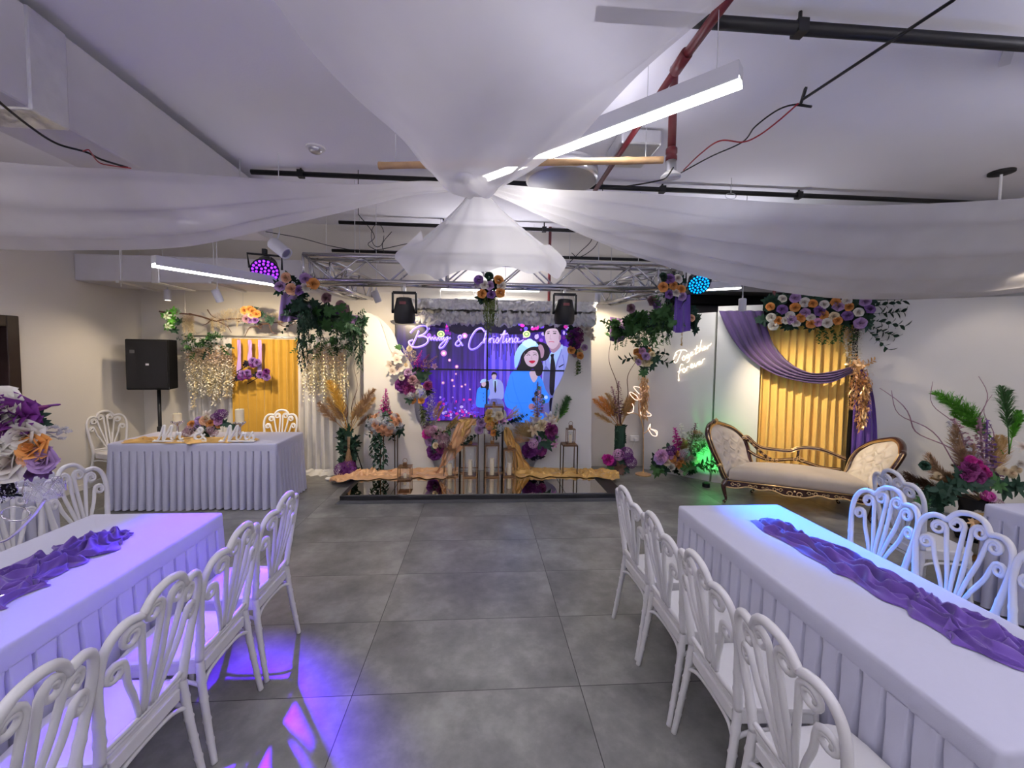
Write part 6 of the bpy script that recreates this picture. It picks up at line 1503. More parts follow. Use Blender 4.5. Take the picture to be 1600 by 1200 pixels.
for dx, L_ in ((.75, .34), (.95, .40), (1.15, .36), (1.4, .30), (.6, .25)): put(t, 'pampas_plume', 'gold', P(692, 676, 6.05), L_, (dx, -.1, .9), stretch=.7)
for dx in (.8, 1.2): put(t, 'leafy_sprig', 'olive', P(694, 672, 6.05), .2, (dx, -.1, .6))

t = arr('board_flowers', 'white lily and plum bouquet with green palm plume on right board', 'flower arrangement', P(845, 675, 6.08))
many(t, 6.05, [('lily', 'white', 838, 656, .19), ('lily', 'white', 830, 664, .18), ('lily', 'white', 858, 652, .19), ('lily', 'white', 862, 660, .17), ('lily', 'cream', 867, 655, .14), ('peony', 'cream', 847, 665, .17), ('lily', 'cream', 834, 672, .19), ('lily', 'white', 836, 677, .16), ('peony', 'plum', 860, 672, .18), ('peony', 'purple', 862, 680, .13), ('rose', 'lilac', 840, 686, .11), ('rose', 'dusk', 850, 684, .12), ('lily', 'pink', 862, 690, .15), ('lily', 'pink', 866, 694, .13),
     ('hydrangea', 'pink', 833, 693, .18), ('hydrangea', 'purple', 838, 700, .22), ('peony', 'purple', 826, 704, .20), ('peony', 'plum', 845, 702, .16), ('leaf_cluster', 'dark', 850, 678, .3), ('leaf_cluster', 'dark', 845, 690, .3), ('leaf_cluster', 'green', 860, 684, .25), ('leaf_cluster', 'dark', 836, 668, .25), ('leaf_cluster', 'dark', 856, 696, .2)])
for dx, dy, L_, c in ((.42, 0, .50, 'green'), (.55, 0, .40, 'green')): put(t, 'fern_plume', 'bright' if dx > .5 else 'green', P(866, 668, 6.05), L_, (dx, -.1, 1), spin=0.)
for dx, L_, c in ((-.02, .62, 'dusk'), (.1, .50, 'pink'), (-.1, .4, 'yellow')): put(t, 'flower_spike', c, P(840, 660, 6.08), L_, (dx, -.05, 1))
for i in range(3): put(t, 'dried_reeds', 'gold', P(832, 684, 6.08), R.uniform(.30, .36), (-1.0+.25*i, -.2, .55+.2*i))
put(t, 'dried_reeds', 'rosegold', P(832, 688, 6.08), .30, (-1.2, -.2, .1))
put(t, 'leafy_sprig', 'mint', P(862, 655, 6.1), .24, (.5, 0, 1))
for i in range(9): put(t, 'leaf_cluster', 'black', P(R.uniform(822, 850), R.uniform(706, 722), 6.10), .16, rdir()+Vector((0, -1, 0)))
t = arr('board_flowers', 'plum, white and orange flower cluster on top of the right board', 'flower arrangement', P(905, 535, 6.12))
many(t, 6.12, [('peony', 'purple', 896, 526, .18), ('peony', 'plum', 902, 522, .17), ('peony', 'purple', 898, 538, .16), ('hydrangea', 'plum', 905, 530, .16), ('leaf_cluster', 'dark', 893, 516, .2), ('leaf_cluster', 'dark', 900, 530, .26), ('leaf_cluster', 'olive', 890, 525, .16), ('orchid', 'white', 910, 510, .12), ('orchid', 'white', 917, 514, .11), ('orchid', 'white', 921, 522, .12), ('orchid', 'white', 926, 528, .10), ('gypsophila', 'white', 914, 520, .2), ('orchid', 'white', 912, 502, .10), ('orchid', 'white', 924, 516, .09),
     ('rose', 'orange', 893, 547, .12), ('rose', 'cream', 905, 549, .13), ('rose', 'orange', 906, 556, .11), ('rose', 'dusk', 898, 553, .10), ('rose', 'lilac', 913, 543, .10), ('rose', 'white', 909, 545, .07), ('leaf_cluster', 'dark', 898, 545, .2)])
for i in range(4): put(t, 'leafy_sprig', 'green' if i % 2 else 'olive', P(903, 560, 6.12), .22, (-.1+.12*i, -.1, -1))
put(t, 'leafy_sprig', 'white', P(910, 515, 6.12), .22, (.3, -.1, 1))

# ------------------------------------------------------------ arrangement on the left wire stand
zt_ = P(608, 676, 6.05).z
t = arr('flower_arrangement', 'round peach and lilac arrangement with magenta spike on left wire stand', 'flower arrangement', (P(601, 675, 6.05).x, 6.05, zt_))
c = P(602, 662, 6.02)
dome(t, c, .20, 34, [('rose', 'peach'), ('hydrangea', 'grey'), ('rose', 'lilac'), ('rose', 'cream'), ('hydrangea', 'dusk'), ('rose', 'orange'), ('rose', 'violet')], .115, (0, -1, .25), .95, (1.05, .8, .75))
sprigs(t, c, 12, .26, 'dark'); 
for dx, L_, cc in ((-.03, .50, 'magenta'), (.05, .40, 'magenta'), (-.12, .34, 'plum'), (.25, .32, 'dusk')): put(t, 'flower_spike', cc, c+Vector((0, 0, .02)), L_, (dx, -.1, 1), stretch=1.25)
put(t, 'leaf_cluster', 'dark', P(624, 672, 5.95), .24, (.8, -.6, -.2)); put(t, 'leaf_cluster', 'dark', P(578, 658, 5.98), .2, (-.8, -.6, .1))
for x, L_ in ((588, .48), (593, .62), (598, .55), (584, .4)): hang(t, 'ivy_strand', 'dark', P(x, 672, 5.92), L_, 1.0)

# ------------------------------------------------------------ pampas arrangement left
t = arr('pampas_arrangement', 'tall pampas and leaf arrangement with plum flowers left of the stage', 'flower arrangement', (*Z(545, 745).xy, 0))
pv = Z(546, 744); Yp = pv.y
MB().lathe([(0, 0), (.09, 0), (.10, .02), (.085, .3), (.08, .52), (.065, .54), (0, .5)], pv, 16).build('vase', W['blackm'], t, smooth=True)
for k in range(3):
    a = k*2.1+.4; MB().tube([pv+Vector((.07*math.cos(a), .07*math.sin(a), .45)), pv+Vector((.2*math.cos(a), .2*math.sin(a), 0))], .008, 5).build('stand_leg', W['blackm'], t)
b = P(546, 678, Yp)
for dx, dz, L_, cc in ((-.85, .85, .62, 'tan'), (-.55, 1, .62, 'wheat'), (-.15, 1, .80, 'yellow'), (-.1, 1, .55, 'tan'), (.15, 1, .50, 'wheat'), (.38, 1, .72, 'tan'), (.55, 1, .58, 'wheat'), (.75, .8, .42, 'tan'), (-.3, 1, .48, 'tan')):
    put(t, 'pampas_plume', cc, b+Vector((0, R.uniform(-.05, .05), 0)), L_, (dx, -.15, dz), spin=PI if dx < 0 else 0, stretch=1.15)
for dx, L_ in ((.12, 1.2), (-.18, .95), (.2, .8)): put(t, 'twig', 'brown', b, L_, (dx, 0, 1))
for i in range(34): put(t, 'leaf_cluster', 'dark', pv+Vector((R.uniform(-.11, .11), -.06, R.uniform(.15, .68))), R.uniform(.13, .22), rdir()+Vector((0, -1, 0)))
for i in range(5): put(t, 'pampas_plume', 'tan', b+Vector((.01*i, -.1, -.02)), .42, (R.uniform(-.15, .15), -.1, -1), stretch=.7)
many(t, Yp-.14, [('hydrangea', 'purple', 535, 735, .24), ('hydrangea', 'purple', 545, 730, .24), ('hydrangea', 'purple', 550, 738, .22), ('peony', 'purple', 541, 740, .16), ('leaf_cluster', 'dark', 557, 736, .2)])
m = MB(); 
for i in range(26):
    a = R.uniform(0, 6.28); r = R.uniform(.03, .2); m.ball(pv+Vector((r*math.cos(a)-.05, r*math.sin(a)-.12, .02+.02*R.random())), R.uniform(.03, .05), 8, 5, (1.3, 1, .6))
m.build('fibre_base', W['fluff'], t, smooth=True)

# ------------------------------------------------------------ bouquet in front of the hump
t = arr('flower_arrangement', 'cream, orange and lilac bouquet resting over the middle lanterns', 'flower arrangement', P(770, 672, 5.86))
many(t, 5.70, [('rose', 'lilac', 752, 660, .12), ('rose', 'yellow', 763, 654, .13), ('rose', 'cream', 780, 649, .13), ('rose', 'orange', 774, 662, .13), ('bud', 'cream', 773, 656, .10), ('rose', 'pink', 784, 658, .11), ('rose', 'lilac', 749, 672, .13), ('hydrangea', 'orange', 765, 666, .14), ('rose', 'violet', 766, 672, .10), ('rose', 'lilac', 768, 670, .10), ('hydrangea', 'white', 760, 674, .12), ('rose', 'orange', 771, 676, .09), ('rose', 'white', 770, 647, .09), ('rose', 'gold', 764, 645, .11), ('hydrangea', 'grey', 782, 668, .13), ('mum', 'lilac', 757, 664, .09), ('rose', 'cream', 777, 668, .08)])
sprigs(t, P(768, 664, 5.76), 14, .20, 'dark'); sprigs(t, P(766, 658, 5.76), 6, .18, 'olive')
for i in range(5): put(t, 'leafy_sprig', 'dark', P(786+i*3, 662-i, 5.74), .22, (1, -.1, .15+.05*i)); put(t, 'leafy_sprig', 'dark', P(752-i*3, 676+i*2, 5.72), .2, (-1, -.1, -.55))
put(t, 'dried_reeds', 'gold', P(790, 655, 5.75), .26, (.9, 0, .6))
MB().tube([P(772, 676, 5.72), P(771, 690, 5.72)], .008, 6).build('stem', W['bronze'], t)

# ------------------------------------------------------------ right pampas in a moss vase
pv = Z(967, 738); Yp = pv.y
t = arr('pampas_arrangement', 'golden pampas in a tall moss-green vase beside the right board', 'flower arrangement', (pv.x, pv.y, 0))
h = P(967, 664, Yp).z
m = MB(); m.grid(lambda i, j: Vector((pv.x+(.075+.014*abs(nz(i*40, j*30)))*math.cos(2*PI*i), Yp+(.075+.014*abs(nz(i*40, j*30)))*math.sin(2*PI*i), .02+j*(h-.02))), 48, 50, cu=True); m.build('moss_vase', fm('dark'), t, smooth=True)
for i in range(30): put(t, 'leaf_cluster', 'dark', pv+Vector((R.uniform(-.06, .06), -.05, R.uniform(.1, h))), .09, rdir()+Vector((0, -1.5, 0)))
b = pv+Vector((0, 0, h))
for dx, dz, L_ in ((-.75, .9, .62), (-.55, 1, .58), (-.9, .55, .42), (-.2, 1, .55), (.0, 1, .50), (.12, 1, .55), (.32, 1, .60), (.42, 1, .52), (-.35, 1, .45), (.2, 1, .4)):
    put(t, 'pampas_plume', 'orange' if L_ > .55 else 'wheat', b+Vector((0, R.uniform(-.04, .04), -.05)), L_, (dx, -.15, dz), spin=PI if dx < 0 else 0, stretch=1.1)
put(t, 'flower_spike', 'dusk', b, .72, (-.12, 0, 1)); put(t, 'flower_spike', 'dusk', b, .6, (-.2, 0, 1))
for dx, L_ in ((-.16, 1.2), (.18, 1.25)): put(t, 'twig', 'brown', b, L_, (dx, 0, 1))
many(t, Yp-.12, [('hydrangea', 'pink', 966, 710, .22), ('hydrangea', 'purple', 978, 708, .22), ('hydrangea', 'purple', 985, 722, .2), ('peony', 'magenta', 950, 718, .16), ('peony', 'purple', 957, 722, .12), ('hydrangea', 'purple', 981, 716, .18), ('leaf_cluster', 'dark', 965, 726, .24), ('leaf_cluster', 'dark', 975, 730, .24), ('leaf_cluster', 'green', 955, 730, .2), ('leaf_cluster', 'brown', 968, 732, .24)])

# ------------------------------------------------------------ wall bouquet with golden fringe
t = arr('wall_bouquet', 'orange and lilac wall bouquet with long hanging golden fringe', 'flower arrangement', P(1010, 556, 6.25))
many(t, 5.95, [('rose', 'pink', 1003, 549, .12), ('rose', 'lilac', 1009, 557, .13), ('rose', 'orange', 1012, 549, .12), ('rose', 'orange', 995, 550, .11), ('rose', 'cream', 1019, 554, .10), ('peony', 'cream', 1011, 564, .16), ('rose', 'orange', 1000, 557, .12), ('rose', 'cream', 993, 561, .11), ('rose', 'lilac', 997, 566, .10), ('leaf_cluster', 'dark', 1008, 545, .2), ('leaf_cluster', 'green', 1007, 535, .2), ('leaf_cluster', 'dark', 1025, 560, .22), ('leaf_cluster', 'dark', 1018, 570, .22), ('leaf_cluster', 'dark', 1007, 578, .2), ('leaf_cluster', 'green', 1005, 583, .18)])
for dx, dz in ((-.8, .8), (-.4, 1), (0, 1), (.4, 1), (.8, .9), (1, .3), (1, -.3), (-1, -.2)): put(t, 'leafy_sprig', 'green' if dz > .5 else 'dark', P(1008, 555, 6.0), .34, (dx, -.1, dz))
put(t, 'fern_plume', 'mint', P(1010, 550, 6.02), .36, (.9, 0, 1)); put(t, 'fern_plume', 'mint', P(1006, 550, 6.02), .3, (-.8, 0, .9))
for i in range(6): hang(t, 'leaf_fringe', 'rosegold', P(1004+i*1.6, 585+i, 6.0), R.uniform(.5, .62), .62)

# ------------------------------------------------------------ floor arrangement by the sofa
pv = Z(1068, 750); Yp = pv.y
t = arr('flower_arrangement', 'low floor arrangement of orange, white and purple blooms beside the sofa', 'flower arrangement', (pv.x, pv.y, 0))
def fq(x, y): return (980+x*180/800, 490+y*270/1200)
for x, y, k, c, s in ((238, 990, 'peony', 'pink', .17), (225, 1010, 'peony', 'lilac', .14), (305, 955, 'hydrangea', 'purple', .18), (295, 985, 'rose', 'pink', .12), (340, 975, 'bud', 'orange', .11), (270, 1035, 'bud', 'cream', .12), (312, 1010, 'bud', 'orange', .12), (300, 1070, 'bud', 'white', .13), (345, 1055, 'bud', 'orange', .13), (365, 1020, 'bud', 'orange', .12), (385, 1060, 'bud', 'orange', .12), (362, 1095, 'bud', 'white', .14), (412, 1045, 'bud', 'cream', .12),
                     (380, 985, 'hydrangea', 'dusk', .16), (430, 1010, 'hydrangea', 'dusk', .16), (465, 1020, 'bud', 'white', .13), (400, 970, 'hydrangea', 'grey', .14), (330, 1035, 'rose', 'peach', .10), (350, 1000, 'rose', 'dusk', .10)):
    put(t, k, c, P(*fq(x, y), Yp-.18), s, Vector((R.uniform(-.4, .4), -1, R.uniform(.1, .7))))
for i in range(34): put(t, 'leaf_cluster', 'dark' if i % 3 else 'green', P(*fq(R.uniform(200, 500), R.uniform(1000, 1110)), Yp-.06), R.uniform(.18, .28), rdir()+Vector((0, -.9, .2)))
b = pv+Vector((0, 0, .22))
for dx, L_, c, k in ((-.42, .55, 'magenta', 'flower_spike'), (-.38, .48, 'magenta', 'flower_spike'), (-.12, .62, 'white', 'flower_spike'), (.28, .66, 'dusk', 'flower_spike'), (.22, .5, 'dusk', 'flower_spike'), (-.2, .42, 'wheat', 'pampas_plume'), (.1, .42, 'wheat', 'pampas_plume'), (.0, .38, 'wheat', 'pampas_plume')): put(t, k, c, b, L_, (dx, -.1, 1), stretch=1.2)
for x, y in ((470, 890), (490, 930), (450, 860), (510, 880), (480, 960), (520, 910)): put(t, 'gypsophila', 'olive', P(*fq(x, y), Yp-.25), .22, (.2, -.3, 1))
for i in range(3): put(t, 'gypsophila', 'orange', P(*fq(470+i*14, 830), Yp-.25), .09, (.1, -.3, 1))
for dx, dz in ((1, .1), (1, .4), (.8, .7), (1, -.05), (-1, .15)): put(t, 'leafy_sprig', 'green', P(*fq(470, 1060), Yp-.35), .32, (dx, -.75, dz))
for dx, dz in ((.7, 1.), (-.6, .9), (-.9, .5)): put(t, 'leafy_sprig', 'dark', b, .40, (dx, -.3, dz))

# ------------------------------------------------------------ large arrangement at the right edge
pv = Z(1530, 835); Yp = 3.75; pv = Vector((P(1530, 700, Yp).x, Yp, 0))
t = arr('flower_arrangement', 'large wild arrangement with green palm plumes and magenta blooms, far right', 'flower arrangement', (pv.x, pv.y, 0))
MB().lathe([(0, 0), (.12, 0), (.14, .05), (.11, .3), (.13, .42), (.10, .42), (0, .38)], pv, 20).build('vase', W['blackm'], t, smooth=True)
def g7(x, y): return (1360+x*240/1108, 560+y*260/1200)
b = P(1545, 775, Yp)
def to(k, c, x, y, s=None, st=None, Y=Yp, spin=None, b_=None):
    q = P(*g7(x, y), Y); bb = b_ if b_ is not None else b; d = q-bb; put(t, k, c, bb, d.length/.97, d, spin=spin, stretch=st)
for x, y in ((690, 225), (720, 300), (760, 420)): to('fern_plume', 'bright', x, y, st=.85, spin=PI, b_=P(*g7(960, 690), Yp))
for x, y in ((1000, 180), (1055, 390), (1020, 420)): to('fern_plume', 'green' if y < 200 else 'bright', x, y, st=.85, b_=P(*g7(1000, 690), Yp))
to('twig', 'dusk', 415, 160); to('twig', 'dusk', 140, 280); to('twig', 'dusk', 180, 300); to('twig', 'dusk', 795, 110); to('twig', 'dusk', 860, 240)
for x, y, c in ((600, 430, 'silver'), (640, 470, 'dusk'), (750, 455, 'dusk'), (800, 470, 'violet'), (850, 600, 'dusk')): to('flower_spike', c, x, y, st=.9)
for x, y, c in ((510, 570, 'tan'), (560, 600, 'tan'), (620, 640, 'tan'), (240, 760, 'tan'), (280, 900, 'brown'), (460, 760, 'wheat'), (350, 920, 'brown'), (940, 600, 'wheat'), (1050, 600, 'wheat'), (560, 760, 'tan'), (640, 700, 'brown')): to('pampas_plume', c, x, y, st=.75, b_=P(1535, 785, Yp))
for k, c, x, y, s in (('mum', 'magenta', 730, 730, .15), ('mum', 'magenta', 770, 760, .17), ('mum', 'magenta', 820, 800, .17), ('mum', 'magenta', 850, 830, .14), ('peony', 'plum', 720, 790, .2), ('peony', 'plum', 690, 830, .2), ('peony', 'plum', 760, 850, .18), ('mum', 'cream', 490, 845, .13), ('mum', 'cream', 960, 810, .16), ('mum', 'cream', 1020, 830, .16), ('mum', 'cream', 1060, 800, .14), ('rose', 'white', 1070, 760, .12), ('lily', 'white', 1090, 640, .14), ('rose', 'dark', 390, 775, .12), ('leaf_cluster', 'dark', 640, 860, .26), ('leaf_cluster', 'dark', 700, 900, .26), ('leaf_cluster', 'dark', 600, 930, .26), ('leaf_cluster', 'dark', 800, 900, .28), ('leaf_cluster', 'green', 900, 900, .26),
                      ('leaf_cluster', 'dark', 520, 950, .22), ('leaf_cluster', 'dark', 420, 1010, .2), ('leaf_cluster', 'green', 380, 1040, .2), ('leaf_cluster', 'dark', 480, 1040, .24), ('leaf_cluster', 'dark', 560, 1000, .26), ('hydrangea', 'magenta', 840, 990, .14), ('rose', 'pink', 870, 1000, .12), ('leaf_cluster', 'dark', 960, 930, .3), ('leaf_cluster', 'dark', 1050, 920, .3), ('hydrangea', 'dusk', 900, 1050, .15)):
    put(t, k, c, P(*g7(x, y), Yp-.15), s*(.72 if k in ('peony', 'mum', 'rose') else .9), Vector((R.uniform(-.5, .2), -1, R.uniform(0, .6))))
for dx, dz in ((-1, -.1), (-1, .2), (-1, -.4), (-.8, .5)): put(t, 'leafy_sprig', 'dark', P(1480, 775, Yp-.1), .32, (dx, -.3, dz))
# glass bowl of candles and dried flowers behind the right chairs
bwl = P(1535, 830, 3.35)
t = arr('flower_bowl', 'small gold and cream flower bowl on floor stand behind right chair', 'flower arrangement', (bwl.x, bwl.y, 0))
MB().lathe([(0, 0), (.10, 0), (.10, .015), (.02, .03), (.018, bwl.z-.08), (.06, bwl.z-.05), (.09, bwl.z), (.085, bwl.z), (.05, bwl.z-.04), (0, bwl.z-.04)], (bwl.x, bwl.y, 0), 20).build('pedestal', W['bronze'], t, smooth=True)
dome(t, bwl+Vector((0, 0, .03)), .11, 14, [('rose', 'cream'), ('hydrangea', 'dusk'), ('rose', 'gold'), ('rose', 'white'), ('leaf_cluster', 'rosegold')], .10, (0, -1, .6))

# ------------------------------------------------------------ bouquet on the head table
t = arr('flower_arrangement', 'small purple, orange and white bouquet between the script letters', 'flower arrangement', (P(325, 690, 5.0).x, 5.0, .75))
def h6(x, y): return (240+x*180/1600, 620+y*90/800)
for k, c, x, y, s in (('rose', 'lilac', 640, 330, .10), ('rose', 'peach', 720, 330, .12), ('rose', 'orange', 790, 365, .11), ('lily', 'white', 750, 250, .13), ('hydrangea', 'purple', 940, 250, .15), ('hydrangea', 'purple', 970, 240, .12), ('hydrangea', 'purple', 850, 280, .10), ('rose', 'pink', 905, 340, .11), ('rose', 'lilac', 620, 390, .10), ('rose', 'orange', 530, 385, .09), ('rose', 'orange', 905, 395, .08), ('hydrangea', 'dusk', 520, 460, .12), ('hydrangea', 'dusk', 470, 500, .12), ('hydrangea', 'dusk', 810, 460, .13), ('hydrangea', 'dusk', 840, 500, .11), ('gypsophila', 'white', 730, 450, .14), ('gypsophila', 'white', 690, 480, .12), ('leaf_cluster', 'dark', 980, 370, .13), ('leaf_cluster', 'dark', 1110, 420, .12), ('leaf_cluster', 'dark', 1050, 400, .10), ('leaf_cluster', 'dark', 700, 420, .18), ('leaf_cluster', 'dark', 850, 420, .18), ('leaf_cluster', 'dark', 560, 430, .15), ('leaf_cluster', 'dark', 720, 510, .16), ('rose', 'cream', 740, 300, .09)):
    put(t, k, c, P(*h6(x, y), 5.0), s, Vector((R.uniform(-.3, .3), -1, R.uniform(0, .7))))

# ------------------------------------------------------------ left backdrop: drapes, wisteria, ribbons, branch
YD = 6.32
def PX(px, Y=YD): return P(px, 600, Y).x
zr = P(420, 530, YD).z
curtain('velvet_curtain', 'pleated ochre velvet curtain hanging behind the head table', 'curtain', (PX(363), YD, 0), (PX(471), YD, 0), .03, zr, 9, W['gold_c'], .028, 5.)
curtain('white_drape', 'plain white drape left of the ochre curtain', 'curtain', (PX(292), YD+.02, 0), (PX(366), YD+.02, 0), .02, zr+.02, 7, W['sheer2'], .03, 2.)
curtain('white_drape', 'plain white drape pooling on the floor right of the ochre curtain', 'curtain', (PX(468), YD-.02, 0), (PX(540), YD-.02, 0), .02, zr+.02, 6, W['sheer2'], .04, 9., flare=.1)
m = MB(); m.tube([(PX(292), YD, zr+.03), (PX(543), YD, zr+.03)], .014, 8); 
t = thing('drape_stand', 'thin dark metal rail and posts holding the left backdrop drapes', 'stand', (PX(400), YD, 0)); m.build('rail', W['steel'], t, smooth=True)
for x in (293, 541): MB().tube([(PX(x), YD+.04, 0), (PX(x), YD+.04, zr+.03)], .014, 8).build('post', W['steel'], t, smooth=True)
cp = crom([(PX(474)-.05, YD-.05, 0), (PX(505), YD-.08, 0), (PX(535), YD-.06, 0)], 6)
m = MB(); m.grid(lambda i, j: samp(cp, i)+Vector((0, -.16*j+.03*math.sin(i*30), .05*(1-j)*(1+.4*nz(i*9, j*4))+.005)), 60, 10)
tag(m.build('drape_hem', W['sheer2'], smooth=True), 'rumpled white hem spread on the floor below right drape', 'cloth')
for lab, x0_, x1_, n_, seed_ in (('ivory wisteria curtain with green leaves on the left white drape', 294, 362, 34, 1), ('glittering ivory wisteria curtain with green leaves on the right white drape', 470, 540, 34, 2)):
    t = arr('wisteria_garland', lab, 'garland', (PX((x0_+x1_)/2, 6.2), 6.2, zr))
    for i in range(n_):
        px = lerp(x0_, x1_, (i+.5)/n_); hang(t, 'wisteria_strand', 'cream' if i % 2 else 'white', P(px, 548+R.uniform(-12, 8), 6.17+R.uniform(-.05, .05)), R.uniform(.45, .78), 1.1)
    for i in range(26): put(t, 'leafy_sprig', 'green' if i % 3 else 'dark', P(R.uniform(x0_+2, x1_), R.uniform(524, 548), 6.16), R.uniform(.14, .2), Vector((R.uniform(-.8, .8), -.6, R.uniform(-1, .6))))
    if seed_ == 2:
        for k in range(5):
            px = lerp(x0_+4, x1_-2, k/4); m = MB(); top_ = P(px, 552, 6.10)
            m.tube([top_, top_-Vector((0, 0, .75))], .0015, 3)
            m.build('light_wire', W['white_pl'], t)
            for q in range(14): MB().ball(top_+Vector((R.uniform(-.01, .01), -.01, -.05*q-.03)), .0045, 6, 4).build('fairy_light', W['warmled'], t)
# hanging ribbons with purple posies
for lab, px, y1_, x2, y2 in (('lilac ribbon holding a purple posy, leftmost of three', 374, 584, 378, 588), ('short lilac ribbon holding a purple posy, middle of three', 391, 563, 392, 568), ('lilac ribbon holding a purple posy, rightmost of three', 406.5, 582, 410, 586)):
    a_ = P(px, 531, 6.2); b_ = P(px, y1_, 6.2)
    t = arr('hanging_posy', lab, 'posy', a_, group='purple posies hanging on the ochre curtain')
    m = MB(); m.grid(lambda i, j: a_.lerp(b_, i)+Vector(((j-.5)*(.05+.006*math.sin(i*9)), .010*math.sin(i*5+j*5)-.01, 0)), 40, 6)
    m.build('ribbon', W['lilac_r'], t, smooth=True)
    c_ = P(x2, y2, 6.16)
    for i in range(4): put(t, 'rose', 'purple' if i % 2 else 'violet', c_+Vector((R.uniform(-.02, .10), -.02, R.uniform(-.04, .05))), .10, (R.uniform(0, .5), -1, .2))
    for i in range(4): put(t, 'leaf_cluster', 'black', c_+Vector((R.uniform(-.10, .06), 0, R.uniform(-.05, .03))), .12, rdir()+Vector((-.3, -.8, 0)))
    MB().tube([c_, c_+Vector((-.20, -.02, -.13))], .006, 5).build('stems', W['blackm'], t)
# flower branch
t = arr('flower_branch', 'bare branch with ivory blossoms and orange roses hung above ochre curtain', 'branch', P(360, 492, 6.1))
def BR(x, y, Y=6.08): return P(240+x*.15, 440+y*.15, Y)
for i, l in enumerate(([(60, 310), (200, 330), (330, 335), (480, 360), (640, 410), (700, 400), (800, 390), (920, 390), (1100, 440), (1250, 430), (1400, 415), (1500, 420)], [(560, 290), (600, 350), (650, 380)], [(660, 410), (760, 460), (810, 530)], [(600, 400), (550, 440), (510, 455)], [(1130, 450), (1060, 470), (1000, 480), (950, 570)], [(1200, 440), (1220, 500), (1240, 530), (1290, 550)], [(1050, 440), (1080, 470), (1110, 490), (1130, 460)], [(880, 420), (960, 400), (1000, 380)], [(1300, 440), (1380, 470), (1480, 430)], [(420, 350), (380, 330), (330, 340)])):
    m = MB(); c_ = crom([BR(*p) for p in l], 6); m.tube(c_, [(.014 if i == 0 else .007)*(1-.5*k/len(c_)) for k in range(len(c_))], 6); m.build('branch', fm('brown'), t, smooth=True)
for i in range(16): hang(t, 'wisteria_strand', 'cream', BR(R.uniform(300, 420), R.uniform(330, 380)), R.uniform(.16, .34), 1.5)
for i in range(18): hang(t, 'wisteria_strand', 'cream', BR(R.uniform(600, 880), R.uniform(320, 400)), R.uniform(.10, .26), 1.6)
for i in range(12): put(t, 'gypsophila', 'cream', BR(R.uniform(700, 920), R.uniform(310, 400)), .12)
for i in range(10): put(t, 'gypsophila', 'cream', BR(R.uniform(1100, 1450), R.uniform(340, 400)), .11)
for x, y, c in ((950, 300, 'orange'), (1000, 290, 'orange'), (1030, 310, 'orange'), (1060, 340, 'orange'), (1020, 350, 'peach'), (1080, 340, 'orange'), (1010, 400, 'violet'), (1060, 400, 'violet'), (970, 390, 'dusk')): put(t, 'rose', c, BR(x, y, 6.0), .10)
for x, y in ((1050, 290), (1130, 340), (1210, 410), (1230, 400), (980, 410), (1080, 420), (1200, 390)): put(t, 'leaf_cluster', 'dark', BR(x, y, 6.02), .13)
for x, y, c in ((120, 355, 'bright'), (210, 310, 'bright'), (210, 400, 'bright'), (150, 465, 'bright'), (250, 320, 'mint'), (270, 420, 'dark'), (220, 510, 'dark'), (190, 450, 'bright'), (160, 340, 'bright')): put(t, 'leaf_cluster', c, BR(x, y), .15)
put(t, 'lily', 'mint', BR(140, 360, 6.0), .12); put(t, 'lily', 'mint', BR(150, 465, 6.0), .12)
m = MB(); q = BR(935, 380); m.tube([q, (q.x, q.y, 2.75)], .002, 4); q = BR(330, 340); m.tube([q, (q.x, q.y, 2.62)], .002, 4); m.build('hanging_wire', W['steel'], t)

# ------------------------------------------------------------ centrepiece in the left foreground
cb = Vector((-1.99, 1.76, .755)); 
t = arr('flower_centrepiece', 'silver candelabra centrepiece with white, purple and orange roses, left foreground', 'centrepiece', cb)
MB().lathe([(0, 0), (.085, 0), (.088, .008), (.06, .018), (.016, .03), (.010, .1), (.010, .45), (.016, .47), (.02, .5), (0, .5)], cb, 24).build('stem', W['silver'], t, smooth=True)
Yc = 1.76
def C6(x, y, Y=Yc): return P(x/5., 600+y/5., Y)
for k, (a_, r_) in enumerate(((.0, .22), (2.1, .2), (4.2, .2))):
    d_ = Vector((math.cos(a_), math.sin(a_), 0)); s_ = cb+Vector((0, 0, .26)); e_ = s_+d_*r_+Vector((0, 0, .10))
    if k == 0: e_ = C6(350, 900)
    arm = MB().tube(crom([s_, s_.lerp(e_, .4)-Vector((0, 0, .07)), s_.lerp(e_, .8)-Vector((0, 0, .04)), e_], 8), .006, 8).build('arm', W['silver'], t, smooth=True)
    rr = .055
    m = MB(); m.lathe([(.012, -.002), (rr*.8, .0), (rr*1.05, .022), (rr*1.0, .05), (rr*.75, .075), (rr*.68, .075), (rr*.9, .05), (rr*.95, .022), (rr*.7, .006), (0, .004)], e_, 20); m.build('bowl', W['glass'], arm, smooth=True)
    for q in range(30):
        m = MB(); 
        a1 = R.uniform(0, 6.3); z_ = R.uniform(0, .07); ra = rr*(.8+.28*math.sin(z_/.075*PI))
        m.tube([e_+Vector((ra*math.cos(a1+f_*.9), ra*math.sin(a1+f_*.9), max(0, min(.078, z_+.018*math.sin(f_*5+q))))) for f_ in [i/7 for i in range(8)]], .0014, 4); m.build('wire_mesh', W['silver'], arm, smooth=True)
loop = [C6(120+115*math.cos(a/20*2*PI), 1015+55*math.sin(a/20*2*PI)) for a in range(20)]
MB().tube(loop, .0035, 6, closed=True).build('ring', W['silver'], t, smooth=True)
fc_ = C6(-30, 430)
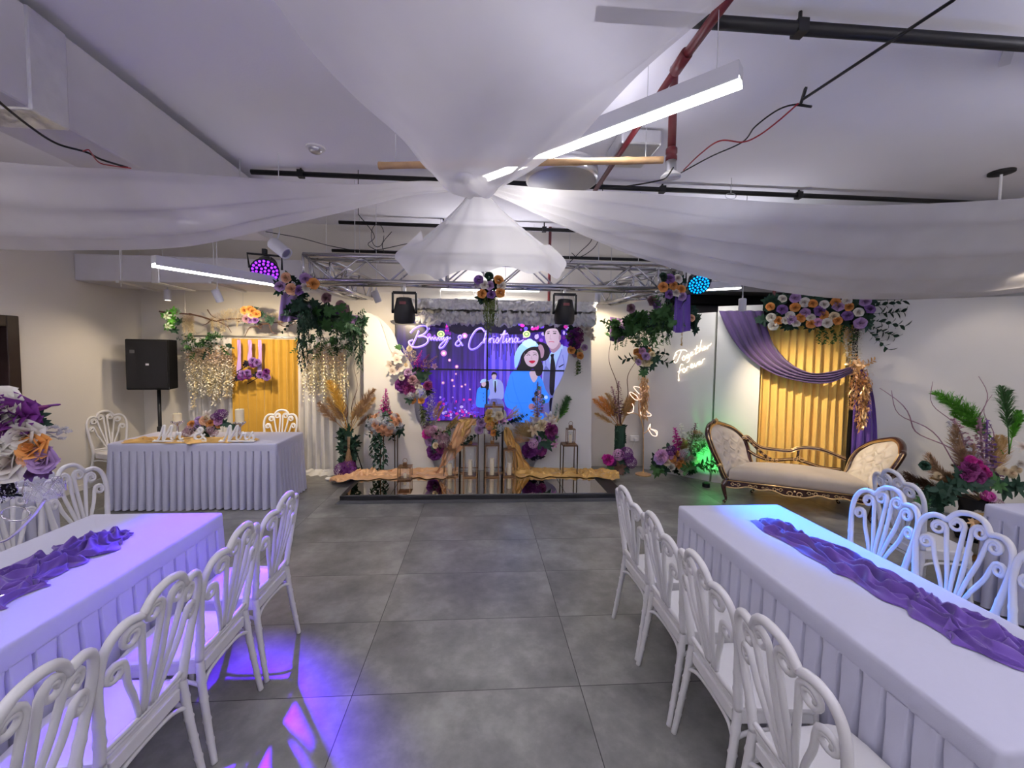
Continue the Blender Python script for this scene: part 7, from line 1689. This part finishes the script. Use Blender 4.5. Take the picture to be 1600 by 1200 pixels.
for k, c, x, y, s in (('rose', 'white', 20, 165, .14), ('rose', 'white', 85, 175, .10), ('peony', 'purple', 70, 262, .15), ('peony', 'purple', 5, 285, .13), ('rose', 'white', 30, 430, .14), ('rose', 'white', 200, 400, .115), ('rose', 'orange', 275, 495, .115), ('rose', 'white', 95, 605, .14), ('rose', 'lilac', 340, 590, .10), ('rose', 'peach', 250, 570, .08), ('rose', 'white', -80, 500, .15), ('peony', 'purple', -100, 350, .18), ('rose', 'orange', -120, 600, .13), ('rose', 'white', -60, 230, .15)):
    put(t, k, c, C6(x, y, Yc-.12), s, Vector((.15+R.uniform(-.2, .3), -1, R.uniform(0, .5))))
for i in range(30): put(t, 'leaf_cluster', 'dark' if i % 4 else 'green', C6(R.uniform(-220, 250), R.uniform(260, 660), Yc-.02), R.uniform(.09, .15), rdir()+Vector((.2, -.8, 0)))
for x, y in ((270, 260), (300, 310), (250, 320)): put(t, 'leaf_cluster', 'dark', C6(x, y), .10, (.6, -.7, .3))
MB().tube(crom([C6(180, 220), C6(260, 195), C6(340, 175), C6(470, 160)], 6), [.007]*6+[.005]*12+[.003], 6).build('feather_stem', fm('purple'), t)
MB().tube(crom([C6(180, 230), C6(250, 200), C6(330, 185), C6(400, 168)], 6), [.012*math.sin(PI*min(1, (i+2)/22)) for i in range(19)], 6).build('dried_pod', fm('plum'), t)
m = MB()
for l in ([(240, 380), (330, 360), (400, 345)], [(240, 390), (350, 375), (490, 380)], [(260, 400), (350, 380), (460, 430)], [(330, 370), (420, 380), (490, 355)], [(340, 360), (380, 330)], [(380, 410), (440, 415)]): m.tube(crom([C6(*p) for p in l], 5), .0022, 4)
m.build('dried_twig', fm('silver'), t)
for x, y in ((390, 340), (410, 345), (480, 360), (490, 380), (450, 430), (430, 400), (440, 370)): put(t, 'leafy_sprig', 'silver', C6(x, y), .035, (1, -.2, .3))
for x, y, L_ in ((130, 860, .10), (160, 860, .07), (60, 700, .1)): put(t, 'leaf_cluster', 'dark', C6(x, y), L_, (.1, -.4, -1))
for i in range(4): hang(t, 'vine_strand', 'black', C6(30+i*12, 640), .16, 1.)
for x, y in ((250, 700), (360, 690)): put(t, 'leaf_cluster', 'violet', C6(x, y), .09, (0, -.8, .6))
